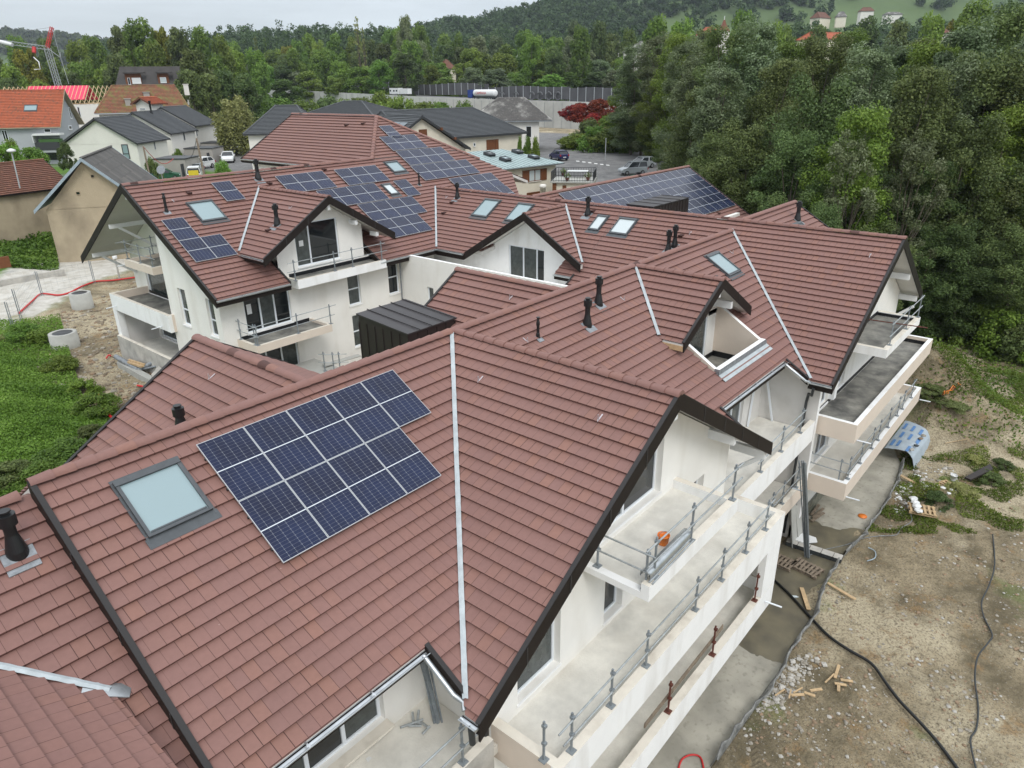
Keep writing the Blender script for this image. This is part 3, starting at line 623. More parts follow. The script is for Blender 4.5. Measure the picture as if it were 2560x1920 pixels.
for x, z in ((0, -.42), (4.1, -2.82), (7.0, -4.55), (-4.1, -2.82)): beam((x, -6.6, z), (x, -7.84, z))
for x in (UD, 24.3, 27.3): beam((x, -6.6, ZD-.45-S*(x-UD)), (x, -7.88, ZD-.45-S*(x-UD)))
b = MB(); b.bar((27.3, -7.0, -4.9), (27.3, -7.8, -4.2), .14, .14); b.build('roof_brace', ['beam_white'], BLD)
b = MB(); b.bar((7.0, -7.0, -5.4), (7.0, -7.8, -4.7), .14, .14); b.build('roof_brace', ['beam_white'], BLD)
# ------------------------------------------------------------------ dormer C wall and roof terrace
wall('wall', (0, HY1, 0), X_, NYm, [(HX0-.9, HX1+.1, -4.3, .2)], [(9.2, 12.3, -3.85, -1.7)], [(S, 1, S*CX-.26), (-S, 1, -S*CX-.26)], .12, parent=BLD)
window((0, HY1, 0), X_, NYm, (9.2, 12.3, -3.85, -1.7), BLD, .08, (1, 1), panes=['pane_sky', 'pane_grey'])
b = MB(); b.box(HX0, HX1, HY0, HY1, -4.1, -3.95); b.build('terrace_floor', ['bitumen'], BLD)
b = MB(); b.box(HX0+.2, HX1-.2, HY1-.03, HY1-.004, -3.94, -3.75); b.box(HX1-.23, HX1-.2, HY0+.2, HY1-.03, -3.94, -3.7); b.build('membrane_upstand', ['bitumen_edge'], BLD)
b = MB(); b.prism([(HX1-.2, HY0), (HX1, HY0), (HX1, HY1), (HX1-.2, HY1)], lambda x, y: zA(x, y)+.14, -4.1, 0, 1); b.build('parapet', ['render_beige', 'render_bright'], BLD)
b = MB(); b.prism([(HX0, HY0), (HX0+.18, HY0), (HX0+.18, HY1), (HX0, HY1)], lambda x, y: zA(x, y)+.14, -4.1, 0, 1); b.build('parapet', ['render_beige', 'render_bright'], BLD)
b = MB(); b.box(HX0, HX1, HY0-.2, HY0, -4.1, -2.78, 0, 1); b.build('parapet', ['lead', 'render_bright'], BLD)
b = MB(); b.add([(HX0-.05, HY0-.19, -2.98), (HX1+.12, HY0-.19, -2.98), (HX1+.12, HY0-.5, -3.17), (HX0-.05, HY0-.5, -3.17), ], [(0, 3, 2, 1)], 0); b.add([(HX0-.05, HY0-.205, -2.84), (HX1+.1, HY0-.205, -2.84), (HX1+.1, HY0-.215, -3.0), (HX0-.05, HY0-.215, -3.0)], [(0, 3, 2, 1)], 1); b.build('flashing', ['valley_strip', 'lead'], BLD)
beam((CX+1.25, -2.8, -1.18), (CX+1.25, -3.9, -1.18)); beam((CX, -2.8, -.42), (CX, -3.9, -.42), w=.12)
# ------------------------------------------------------------------ wing E walls
EY = 18.7; GW = -8.9
def pr(x0, y0, x1, y1, fn, i): a = fn(x0, y0); c = fn(x1, y1); return (min(a[i], c[i]), max(a[i], c[i]), min(a[2], c[2]), max(a[2], c[2]))
ey = lambda x, y: PY(x, y, EY)
hE = [(3.3, 6.05, -4.88, -2.75), (6.85, 9.7, -2.0, .35), (10.0, 10.9, -4.95, -2.95), (13.1, 13.95, -4.95, -2.75)]
a = ey(627, 880); c = ey(744, 915); hE.append((a[0]-.1, c[0]+.2, -8.0, -5.75))
a = ey(880, 790); c = ey(897, 866); hE.append((a[0], a[0]+.95, c[2], a[2]))
wall('wall', (0, EY, 0), X_, NYm, [(1.95, 14.05, -12.2, -2.7)], [h for h in hE if h[2] < -2.7], (), .22, parent=BLD)
for x0, x1 in ((1.95, 5.62), (11.4, 14.05)): wall('wall', (0, EY, 0), X_, NYm, [(x0, x1, -2.7, zE(0, EY)-.25)], (), (), parent=BLD)
wall('wall', (0, EY, 0), X_, NYm, [(5.62, 11.4, -2.7, 1.6)], [hE[1]], [(S, 1, ZJ+S*XJ-.26), (-S, 1, ZJ-S*XJ-.26)], .22, parent=BLD)
window((0, EY, 0), X_, NYm, hE[0], BLD, .12, (1, 1, 1), panes=['pane_dark', 'pane_grey', 'pane_dark']); window((0, EY, 0), X_, NYm, hE[1], BLD, .12, (.8, 1.7), panes=['pane_grey', 'pane_dark'])
window((0, EY, 0), X_, NYm, hE[2], BLD, .14, (1,), .48, pane='pane_grey'); window((0, EY, 0), X_, NYm, hE[3], BLD, .14, (1,), .48)
window((0, EY, 0), X_, NYm, hE[4], BLD, .14, (1, 1, 1), panes=['pane_grey', 'pane_dark', 'pane_grey']); window((0, EY, 0), X_, NYm, hE[5], BLD, .14, (1,), .48, pane='pane_grey')
wall('wall', (11.4, 0, 0), Y_, (1, 0, 0), [(EY, 23, -2.6, ZJ-S*2.7)], (), (), parent=BLD)
b = MB(); b.box(5.4, 11.38, 19.3, 19.5, -2.4, -1.2); b.build('wall', ['render_white'], BLD)
hW = [(19.25, 20.0, -4.85, -2.85), (22.15, 23.0, -4.85, -2.78), (22.2, 23.0, -8, -6.0)]
wall('wall', (1.95, 0, 0), Y_, NXm, [(EY, 24.3, -9.5, 2)], hW, [(-S, 1, ZE-S*YE-.26)], .22, parent=BLD)
for r in hW[:2]: window((1.95, 0, 0), Y_, NXm, r, BLD, .16, (1,), .42, pane='pane_grey')
window((1.95, 0, 0), Y_, NXm, hW[2], BLD, .16, (1,), pane='pane_grey')
XR = 3.9
a = PX(180+765/4.1475, 560+530/4.1475, XR); c = PX(180+990/4.1475, 560+770/4.1475, XR); a2 = PX(180+915/4.1475, 560+1075/4.1475, XR); c2_ = PX(180+1095/4.1475, 560+1225/4.1475, XR)
hR = [(24.9, max(a[1], c[1]), -4.9, -2.75), (24.9, max(a2[1], c2_[1]), -7.75, -5.9)]
wall('wall', (XR, 0, 0), Y_, NXm, [(24.3, 33.2, -9.5, 2.2)], hR, [(-S, 1, ZE-S*YE-.26), (S, 1, ZE+S*YE-.26)], .22, parent=BLD)
for r in hR: window((XR, 0, 0), Y_, NXm, r, BLD, .14, (1, 1), pane='pane_grey')
wall('wall', (0, 24.3, 0), X_, (0, 1, 0), [(1.95, XR, -9.5, 1)], (), [(0, 1, zE(0, 24.3)-.3)], parent=BLD); wall('wall', (0, 33.2, 0), X_, (0, 1, 0), [(XR, 22, -9.5, -2.2)], (), (), parent=BLD)
def balx(x0, x1, y0, y1, zf, zt, zb, sides=('f', 'l', 'r'), t=.2, floor='bitumen', face='render_bright', sface='render_beige', slabz=.25):
    b = MB(); b.box(x0+.02, x1, y0+.01, y1-.01, zf-slabz, zf); b.build('balcony_floor', [floor], BLD)
    fs = {'f': (x0, x0+t, y0, y1), 'r': (x0+t, x1, y0, y0+t), 'l': (x0+t, x1, y1-t, y1)}
    for k in sides:
        b = MB(); a = fs[k]; b.box(*a, zb, zt, 0, 1); b.build('parapet', [face if k == 'f' else sface, 'parapet_top'], BLD)
balx(1.8, XR, 25.2, 28.8, -2.2, -2.0, -2.42, face='render_beige', slabz=.2)
balx(1.6, XR, 24.0, 31.7, -4.95, -4.5, -5.5)
balx(1.4, XR, 24.1, 31.5, -7.9, -7.15, -8.9, sides=('f',), face='concrete_raw', floor='concrete_floor')
b = MB(); b.box(1.6, 2.0, 31.2, 31.7, -8.9, -5.51); b.build('pillar', ['render_bright'], BLD); b = MB(); b.box(2.0, XR, 31.25, 31.45, -8.9, -5.51); b.build('wall', ['plaster_inner'], BLD)
for a in ((XR-.02, XR-.004, 25.4, 28.6, -2.19, -2.0), (XR-.02, XR-.004, 24.3, 31.4, -4.94, -4.72)):
    b = MB(); b.box(*a); b.build('membrane_upstand', ['bitumen_edge'], BLD)
balcony(6.0, 12.15, 17.62, EY, -2.45, -2.38, -2.86, floor='bitumen', slabz=.2, t=.16)
balcony(2.65, 7.3, 16.85, EY, -5.15, -5.0, -5.42, floor='bitumen', face='render_beige', slabz=.2, t=.16)
for x0, x1, z in ((6.2, 12, -2.44), (2.85, 7.1, -5.14)):
    b = MB(); b.box(x0, x1, EY-.02, EY-.005, z, z+.2); b.build('membrane_upstand', ['bitumen_edge'], BLD)
for x in (XJ, XJ+1.75, XJ+3.2): beam((x, 18.5, ZJ-.45-S*(x-XJ)), (x, 17.9, ZJ-.45-S*(x-XJ)), w=.18, h=.25)
for q0, q1 in (((660+397/4.608, 380+1025/4.608), (660+455/4.608, 380+1080/4.608)), ((540+412/5.53, 640+675/5.53), (540+498/5.53, 640+795/5.53))):
    a = PY(*q0, EY+.1); c = PY(*q1, EY+.1); b = MB(); b.box(a[0], c[0], EY+.085, EY+.09, c[2], a[2]); b.build('paper_notice', ['white_sheet'], BLD)
# beams and braces of the big left gable
for y, z0 in ((YE, ZE-.5), (29.0, 0.0), (32.6, -2.15)): beam((1.5, y, z0), (XR+.1, y, z0), w=.17, h=.24)
for y, z0 in ((29.0, -.12), (32.6, -2.27)):
    b = MB(); b.bar((2.0, y, z0-.1), (XR, y, z0-1.5), .12, .14); b.build('roof_brace', ['beam_white'], BLD)
# terrace wall in front of gable K
hK = [(14.4, 15.3, -6.6, -4.6)]
a = PX(880+690/3.687, 600+430/3.687, 14.05); c = PX(880+755/3.687, 600+560/3.687, 14.05)
hK = [(min(a[1], c[1]), max(a[1], c[1])+.0, -6.4, a[2])]
wall('wall', (14.05, 0, 0), Y_, NXm, [(5.6, EY, -12.2, -2.48)], hK, (), .2, parent=BLD); window((14.05, 0, 0), Y_, NXm, hK[0], BLD, .15, (1,), pane='pane_grey')
b = MB(); b.box(14.06, 14.25, 5.6, 18.5, -3.8, -2.48, 0, 1); b.build('parapet', ['render_bright', 'render_bright'], BLD)
b = MB(); b.box(14.25, 17.4, 5.6, 18.6, -4.05, -3.85); b.build('terrace_floor', ['concrete_floor'], BLD)
hk = [(9.8, 12.5, -3.7, -1.72)]
wall('wall', (17.4, 0, 0), Y_, NXm, [(6.7, 17, -3.9, .4)], hk, [(S, 1, ZK+S*YK-.26), (-S, 1, ZK-S*YK-.26)], .2, parent=BLD, m='render_bright')
for s_ in ((5, 8.9, -3.9, -2.3), (14.5, 19, -3.9, -2.6)): wall('wall', (17.38, 0, 0), Y_, NXm, [s_], (), (), parent=BLD, m='render_bright')
window((17.4, 0, 0), Y_, NXm, hk[0], BLD, .12, (.5, 1, 1), panes=['pane_dark', 'pane_grey', 'pane_grey'])
mb = MB(); mb.tube([(13.9, 18.45, -2.9), (13.9, 18.5, -12)], .045, 8); mb.build('downpipe', ['lead'], BLD)
# remaining bodies (mostly hidden): F, G, H, M, N, L
for a in ((17.9, 27, 27.5, 40.5, GW, ZF-S*5), (23, 41.5, 8.4, 19.5, GZ, ZG-S*5.2), (22, 28.4, -4.6, 5, GZ, -2.6)):
    b = MB(); b.box(*a); b.build('wall', ['render_white'], BLD)
b = MB(); b.prism([(-10.9, 0), (MX+2.5, 0), (MX+2.5, MY-.6), (-10.9, MY-.6)], -3.9, GZ); b.build('wall', ['render_white'], BLD)
b = MB(); b.prism([(2, 0), (13.9, 0), (13.9, NY-.6), (2, NY-.6)], -3.2, GZ); b.build('wall', ['render_white'], BLD)
b = MB(); b.box(-18, -11.9, -4.5, 2, GZ, -3.4); b.build('wall', ['render_white'], BLD)
# ------------------------------------------------------------------ metal clad lift housings
def housing(x0, x1, y0, y1, z0, z1, tilt=0):
    b = MB(); b.prism([(x0, y0), (x1, y0), (x1, y1), (x0, y1)], lambda x, y: z1-.05+tilt*(y-y0), z0); n = round((x1-x0)/.45)
    for i in range(n+1):
        x = x0+(x1-x0)*i/n; b.box(x-.012, x+.012, y0-.03, y0-.002, z0, z1-.12)
    n = round((y1-y0)/.45)
    for i in range(n+1):
        y = y0+(y1-y0)*i/n; b.box(x0-.03, x0-.002, y-.012, y+.012, z0, z1-.12)
    o = b.build('lift_housing', ['box_brown'], BLD)
    r = MB(); r.prism([(x0-.06, y0-.06), (x1+.06, y0-.06), (x1+.06, y1+.06), (x0-.06, y1+.06)], lambda x, y: z1+tilt*(y-y0), lambda x, y: z1-.06+tilt*(y-y0))
    n = 4
    for i in range(1, n+1):
        x = x0+(x1-x0)*(i-.15)/n
        if i <= n: r.bar((x, y0-.1, z1+.03), (x, y1+.1, z1+.03+tilt*(y1-y0)), .02, .035)
    r.build('housing_roof', ['box_roof'], o)
_b = [on(x, y, (0, -.075, 1), -1.05-4*.075) for x, y in ((892.7, 785), (1010.7, 745.6), (1140.9, 793), (1020, 835))]
_x0, _x1, _y0, _y1 = (_b[0][0]+_b[3][0])/2+.06, (_b[1][0]+_b[2][0])/2-.06, (_b[2][1]+_b[3][1])/2+.06, (_b[0][1]+_b[1][1])/2-.06
housing(_x0, _x1, _y0, _y1, -9, -1.05+.075*(_y0-4), .075)
housing(29.4, 34.6, 9.6, 11.9, -3.5, -.75)
# ------------------------------------------------------------------ solar panels
_pm = None
def panel_mesh():
    mb = MB(); w, h, t = 1.140/2, 1.730/2, .035
    mb.add([(-w, -h, 0), (w, -h, 0), (w, h, 0), (-w, h, 0)], [(0, 1, 2, 3)], 0, [[(0, 0), (1, 0), (1, 1), (0, 1)]])
    f = .013
    for a in ((-w, -w+f, -h, h), (w-f, w, -h, h), (-w+f, w-f, -h, -h+f), (-w+f, w-f, h-f, h)): mb.box(a[0], a[1], a[2], a[3], -t, .003, 1)
    mb.box(-w+.02, w-.02, -h+.02, h-.02, -t, -.01, 2)
    mb.box(-w-.02, w+.02, -h*.55, -h*.55+.04, -.09, -t, 2); mb.box(-w-.02, w+.02, h*.5, h*.5+.04, -.09, -t, 2)
    me = bpy.data.meshes.new('solar_panel'); me.from_pydata(mb.v, [], mb.f)
    for k in ('cells', 'panel_frame', 'panel_back'): me.materials.append(MT[k])
    me.polygons.foreach_set('material_index', mb.m); ul = me.uv_layers.new(name='UVMap'); arr = []
    for f_, u in zip(mb.f, mb.uv): arr += [c for p in (u if u is not None else [(0, 0)]*len(f_)) for c in p]
    ul.data.foreach_set('uv', arr); return me
PM = panel_mesh(); NP = 0
def panel(x, d, y0, zfun):
    """x along the eave (left edge), d slope distance of its top edge below the ridge line y0 (slope falls to -Y)"""
    global NP
    dc = d+.871; y = y0-dc*CS; z = zfun(x, y)
    n = Vector((0, -SN, CS)); c = Vector((x+.577, y, z))+n*.15
    o = bpy.data.objects.new('solar_panel', PM); COL.objects.link(o); o.parent = BLD
    o.matrix_parent_inverse = Matrix.Translation(BLD.location).inverted()
    o.matrix_basis = Matrix.Translation(c) @ Matrix.Rotation(math.atan(S), 4, 'X'); NP += 1
PW, PH = 1.154, 1.742
for j, row in enumerate((5, 4)):
    for i in range(row): panel(-8.73+i*PW, .587+j*PH, 0, zA)
def zpE(x, y): return on(x, y, (0, -S, 1), ZE-S*YE+.14)
def dE(p): return (YE-p[1])/CS
for x, d in ((1.86, 3.365), (1.86, 3.365+PH), (1.86+PW, 3.365+PH)): panel(x, d-.1, YE, zE)
c3b = lambda x, y: (660+x/4.608, 380+y/4.608); c2 = lambda x, y: (850+x/2.458, y/2.458)
def row(px, n, rows=1, off=0.):
    p = zpE(*px)
    for r in range(rows):
        for i in range(n): panel(p[0]+i*PW, dE(p)+r*PH-.05, YE, zE)
    return p
row((300+1045/4.608, 440+80/4.608), 1)
row(c3b(122, 280), 3); row(c3b(800, 205), 3); p = zpE(*c3b(595, 450)); row(c3b(595, 450), 4); row(c3b(1070, 608), 4); q = zpE(*c3b(1070, 608))
for i in range(3): panel(q[0]+(i+.15)*PW, dE(q)+PH-.05, YE, zE)
row(c3b(1483, 335), 1)
p = zpE(*c2(238, 842)); u = (zpE(*c2(460, 822))-p)[0]
row(c2(236, 775), 1)
g0 = zpE(*c2(238, 842)); 
def rowat(px, x1, k):
    n = max(1, round((x1-px[0])/PW))
    for i in range(n): panel(px[0]+i*PW, dE(px)-.05, YE, zE)
for k_ in (((238, 842), (460, 822)), ((340, 930), (610, 902)), ((430, 1020), (770, 980)), ((665, 1098), (955, 1058)), ((830, 1172), (1040, 1142))): print('ROW', [round(float(q), 2) for q in (zpE(*c2(*k_[0]))[0], zpE(*c2(*k_[1]))[0], dE(zpE(*c2(*k_[0]))), dE(zpE(*c2(*k_[1]))))])
rowat(zpE(*c2(238, 842)), zpE(*c2(460, 822))[0], 0)
r2 = zpE(*c2(340, 930)); r2b = zpE(*c2(610, 902)); rowat(r2, r2b[0], 0)
r3 = zpE(*c2(430, 1020)); r3b = zpE(*c2(770, 980)); rowat(r3, r3b[0], 0)
r4 = zpE(*c2(665, 1098)); r4b = zpE(*c2(955, 1058)); rowat(r4, r4b[0], 0)
r5 = zpE(*c2(830, 1172)); r5b = zpE(*c2(1040, 1142)); rowat(r5, r5b[0], 0)
for j in range(3):
    for i in range(16):
        x = 24.0+i*PW
        if j > 0 and x < 24.8+j*.0: continue
        if j == 2 and x < 30: continue
        panel(x, .25+j*PH, YG, lambda x, y: ZG+S*(y-YG))
print('solar panels', NP)
# ------------------------------------------------------------------ roof windows
def roof_window(c, n, dn, w, h, pane='pane_sky', lift=0):
    """c: point on roof plane at the window centre; n normal; dn down-slope unit vector (3d)"""
    n = Vector(n).normalized(); dn = Vector(dn).normalized(); ax = dn.cross(n).normalized()
    R = Matrix((( ax[0], -dn[0], n[0], c[0]), (ax[1], -dn[1], n[1], c[1]), (ax[2], -dn[2], n[2], c[2]), (0, 0, 0, 1)))
    def tr(mb): mb.v = [tuple(R @ Vector(v)) for v in mb.v]; return mb
    mb = MB(); a, b, f = w/2, h/2, .07
    mb.box(-a, -a+f, -b, b, .02, .14); mb.box(a-f, a, -b, b, .02, .14); mb.box(-a+f, a-f, -b, -b+f, .02, .13); mb.box(-a-.01, a+.01, b-f*1.6, b+.02, .02, .16)
    mb.box(-a+f+.02, a-f-.02, -b+f+.015, -b+f+.05, .11, .125)
    o = tr(mb).build('roof_window', ['sky_frame'], BLD)
    mb = MB(); mb.box(-a+f, a-f, -b+f, b-f*1.6, .08, .1); tr(mb).build('pane', [pane], o)
    mb = MB(); mb.box(-a-.05, -a-.002, -b-.1, b+.06, .045, .07); mb.box(a+.002, a+.05, -b-.1, b+.06, .045, .07); mb.box(-a-.05, a+.05, b+.022, b+.1, .05, .08); mb.box(-a-.08, a+.08, -b-.24, -b-.002, .05, .065)
    tr(mb).build('flashing', ['sky_frame'], o); return o
nA = (0, -SN, CS); dA = (0, -CS, -SN); nD = (-SN, 0, CS); dD = (-CS, 0, -SN)
pA = lambda x, y: on(x, y, (0, -S, 1), 0); pE = lambda x, y: on(x, y, (0, -S, 1), ZE-S*YE); pD = lambda x, y: on(x, y, (-S, 0, 1), ZD-S*UD)
def rw(fn, n, dn, quad, pane):
    P = [np.array(fn(*q)) for q in quad]; c = sum(P)/4; w = (np.linalg.norm(P[1]-P[0])+np.linalg.norm(P[2]-P[3]))/2; h = (np.linalg.norm(P[3]-P[0])+np.linalg.norm(P[2]-P[1]))/2
    roof_window(c, n, dn, w, h, pane)
q7 = lambda x, y: (x/2.458, 600+y/2.458)
rw(pA, nA, dA, [(281, 1219), (446, 1153), (530, 1283), (372, 1348)], 'pane_sky')
b2 = lambda x, y: (300+x/4.608, 440+y/4.608)
rw(pE, nA, dA, [b2(770, 330), b2(1050, 292), b2(1235, 500), b2(945, 545)], 'pane_sky')
rw(pE, nA, dA, [c2(268, 1005), c2(345, 998), c2(408, 1055), c2(335, 1070)], 'pane_sky'); rw(pE, nA, dA, [c2(253, 1142), c2(305, 1136), c2(362, 1195), c2(315, 1207)], 'pane_pale')
for q in (((890, 1228), (988, 1240), (905, 1342), (815, 1332)), ((1092, 1254), (1190, 1266), (1110, 1372), (1022, 1362))): rw(pD, nD, dD, [c2(*k) for k in q], 'pane_sky')
g = lambda x, y: (1360+x/3.95, 380+y/3.95)
rw(pD, nD, dD, [g(535, 640), g(640, 645), g(540, 790), g(435, 775)], 'pane_pale'); rw(pD, nD, dD, [g(750, 662), g(925, 680), g(818, 835), g(645, 812)], 'pane_pale')
rw(pA, nA, dA, [g(1585, 1045), g(1715, 1000), g(1925, 1190), g(1820, 1245)], 'pane_sky')
rw(lambda x, y: on(x, y, (0, -S, 1), ZH-S*YH), nA, dA, [(1975, 566), (1998, 559), (2008, 566), (1985, 573)], 'pane_sky')
# ------------------------------------------------------------------ flues, vents, hooks
def flue(p, n, h, r, kind=0, name='flue_pipe'):
    p = np.array(p, float); mb = MB()
    if kind == 0:   # wide twin-wall terminal
        prof = [(r*1.9, -.25), (r*1.75, .1), (r*1.05, .42), (r, .45), (r, h-.32), (r*1.55, h-.3), (r*1.55, h-.08), (r*.8, h-.07), (r*.8, h-.03), (r*1.05, h-.03), (r*1.05, h)]
    else:
        prof = [(r*1.8, -.15), (r*1.2, .18), (r, .2), (r, h-.3), (r*1.25, h-.29), (r*1.25, h-.2), (r*.8, h-.1), (r*.8, h-.03), (r*1.2, h-.03), (r*1.2, h)]
    mb.lathe(prof, p, 24, smooth=False); o = mb.build(name, ['black_plastic'], BLD)
    n = np.array(n, float); ax = np.cross(n, (0, 0, 1)); ax /= np.linalg.norm(ax); dn = np.cross(n, ax); dn *= -1 if dn[2] > 0 else 1
    m2 = MB(); s_ = r*2.6; c = p+n*.05; v = [c-ax*s_-dn*s_*.7, c+ax*s_-dn*s_*.7, c+ax*s_*1.1+dn*s_*1.5, c-ax*s_*.9+dn*s_*1.5]
    m2.add(v+[q_-n*.03 for q_ in v], [(0, 1, 2, 3), (0, 4, 5, 1), (1, 5, 6, 2), (2, 6, 7, 3), (3, 7, 4, 0)]); m2.build('flashing_plate', ['lead'], o)
nBl = (-SN, 0, CS)
flue(on(45, 1385, (0, -S, 1), ZL), nA, .95, .105, 0)
flue(on(456, 1076, (-S, 0, 1), -S*MX), nBl, .75, .1, 0)
flue(pA(1345, 846), nA, .75, .05, 1); flue(pA(1468, 815), nA, 1.05, .095, 0); flue(pA(1496, 762), nA, 1.1, .095, 0)
flue(pA(1790, 700), nA, .2, .06, 1)
for q in ((417, 531),): flue(pE(*q), nA, 1.0, .07, 1)
flue(pE(c3b(1790, 385)[0], c3b(1790, 385)[1]), nA, .85, .06, 1); flue(pE(646, 449), nA, 1.2, .11, 0)
flue(on(300+1815/4.608, 440+570/4.608, (-S, 0, 1), ZJ-S*XJ), nBl, 1.15, .11, 0)
flue(pD(*c2(722, 1220)), nD, 1.05, .1, 0); flue(pD(*g(432, 625)), nD, 1.1, .11, 0); flue(pD(*g(1225, 985)), nD, 1.15, .1, 0); flue(pD(*g(1288, 935)), nD, 1.15, .1, 0)
flue(on(1993, 552, (0, -S, 1), ZH-S*YH), nA, 1.1, .11, 0)
def tvent(p, n, dn):
    p = np.array(p, float); n = np.array(n, float); dn = np.array(dn, float); ax = np.cross(n, dn); mb = MB()
    mb.bar(p-dn*.16+n*.04, p+dn*.1+n*.15, .22, .05, up=n); mb.bar(p+dn*.08-ax*.12+n*.13, p+dn*.08+ax*.12+n*.13, .04, .12, up=n); mb.bar(p-dn*.02-ax*.1+n*.07, p-dn*.02+ax*.1+n*.07, .1, .09, up=n)
    mb.build('vent_tile', ['brown_tile'], BLD)
for q in (b2(795, 212), b2(1722, 100), c3b(62, 375), c3b(690, 215), c3b(0, 0)): 
    if q != c3b(0, 0): tvent(pE(*q), nA, dA)
tvent(on(*b2(1715, 640), (-S, 0, 1), ZJ-S*XJ), nBl, dD)
for q in (c2(690, 1250), c2(640, 1315), c2(1555, 1305), g(1355, 840)): tvent(pD(*q), nD, dD)
for q in (c2(42, 775), c2(145, 765)): tvent(on(*q, (-S, 0, 1), ZF-S*XF), nD, dD)
tvent(on(*g(1720, 612), (0, -S, 1), ZG-S*YG), nA, dA)
def hook(p, n, dn):
    p = np.array(p, float); n = np.array(n, float); dn = np.array(dn, float); mb = MB()
    mb.bar(p-dn*.16+n*.045, p+dn*.06+n*.06, .035, .012, up=n); mb.bar(p+dn*.06+n*.06, p-dn*.02+n*.2, .04, .012, up=n); mb.bar(p+dn*.1+n*.05, p-dn*.02+n*.13, .03, .012, up=n)
    mb.build('roof_hook', ['hook_metal'], BLD)
for q in ((1201, 953), (1500, 1050)): hook(on(*q, (-S, 0, 1), 0), nBl, dD)
for q in ((1314, 855), (1556, 751)): hook(pA(*q), nA, dA)
hook(on(530, 947, (-S, 0, 1), -S*MX), nBl, dD); hook(on(1278, 747, (-S, 0, 1), -S*NX), nBl, dD)
for q in (b2(612, 298),): hook(pE(*q), nA, dA)
hook(on(*b2(1965, 380), (-S, 0, 1), ZJ-S*XJ), nBl, dD)
for q in (c2(655, 1218), g(1445, 812), (2175, 642), c2(1308, 1385)): hook(pD(*q), nD, dD)
hook(pA(*g(1850, 1005)), nA, dA)
# =================================================================== TERRAIN
def smooth(a, b, x): t = min(1, max(0, (x-a)/(b-a))); return t*t*(3-2*t)
SLAB_PX = [(1660+280/2.458, 1245+1659/2.458), (1660+500/2.458, 1245+1350/2.458), (1660+700/2.458, 1245+1080/2.458), (1660+770/2.458, 1245+930/2.458), (1660+915/2.458, 1245+720/2.458), (1660+940/2.458, 1245+590/2.458), (1660+1040/2.458, 1245+420/2.458), (2100, 1395), (2150, 1345), (2190, 1290), (2235, 1215), (2250, 1160)]
SLABP = [PZ(x, y, -12.3)[:2] for x, y in SLAB_PX]
from mathutils import noise as mnoise
MOUNDS = [((2240, 985), -11.3, 3.0, 2.2), ((2320, 1000), -11.5, 2.6, 1.9), ((2400, 1030), -11.8, 2.8, 1.4), ((2180, 960), -12, 2.2, 1.3), ((2480, 1110), -12.2, 2.2, .6), ((2350, 1240), -12.2, 1.3, .5), ((2520, 985), -12, 3.5, .9), ((2060, 1500), -12.3, 1.0, .25)]
MND = [(PZ(*p, z)[:2], r, h) for p, z, r, h in MOUNDS]
def zg(x, y):
    t = smooth(1, 12, y)
    z = -12.3+3.4*t
    dist = math.hypot(x-10, y-10); far = smooth(35, 95, dist)
    zf = -5.6 if y > 8 else -5.6-5*smooth(8, -30, y)
    z = z+(zf-z)*far*smooth(-12, 14, y) + (-10.5-z)*far*(1-smooth(-12, 14, y))
    if y < -9 or x > 30:
        for (c, r, h) in MND:
            d2 = ((x-c[0])**2+(y-c[1])**2)/(r*r)
            if d2 < 9: z += h*math.exp(-d2)
    if y < -9: z += .05*mnoise.noise(Vector((x*3.1, y*3.1, 9)))+.16*mnoise.noise(Vector((x*.35, y*.35, 0)))+.07*mnoise.noise(Vector((x*1.3, y*1.3, 5)))+.25*smooth(-9.5, -13, y)*0
    elif y > 13 and dist < 60: z += .25*mnoise.noise(Vector((x*.25, y*.25, 3)))+.08*mnoise.noise(Vector((x*1.1, y*1.1, 5)))
    if x < -1.5 and 10 < y < 40: z += .7*smooth(-1.5, -7, x)
    return z
def grid_ground():
    def axis(lo, hi, flo, fhi, fine, coarse):
        a = []; x = lo
        while x < hi:
            a.append(x); d = 0 if flo <= x <= fhi else min(abs(x-flo), abs(x-fhi)); x += fine if d == 0 else min(coarse, fine+d*.22)
        a.append(hi); return a
    xs = axis(-400, 1200, -14, 50, .45, 60); ys = axis(-400, 1200, -24, 66, .45, 60)
    v = [(x, y, zg(x, y)) for y in ys for x in xs]; n = len(xs)
    f = [(j*n+i, j*n+i+1, (j+1)*n+i+1, (j+1)*n+i) for j in range(len(ys)-1) for i in range(n-1)]
    mb = MB(); mb.v = v; mb.f = f; mb.m = [0]*len(f); mb.sm = [True]*len(f); mb.uv = [None]*len(f); return mb
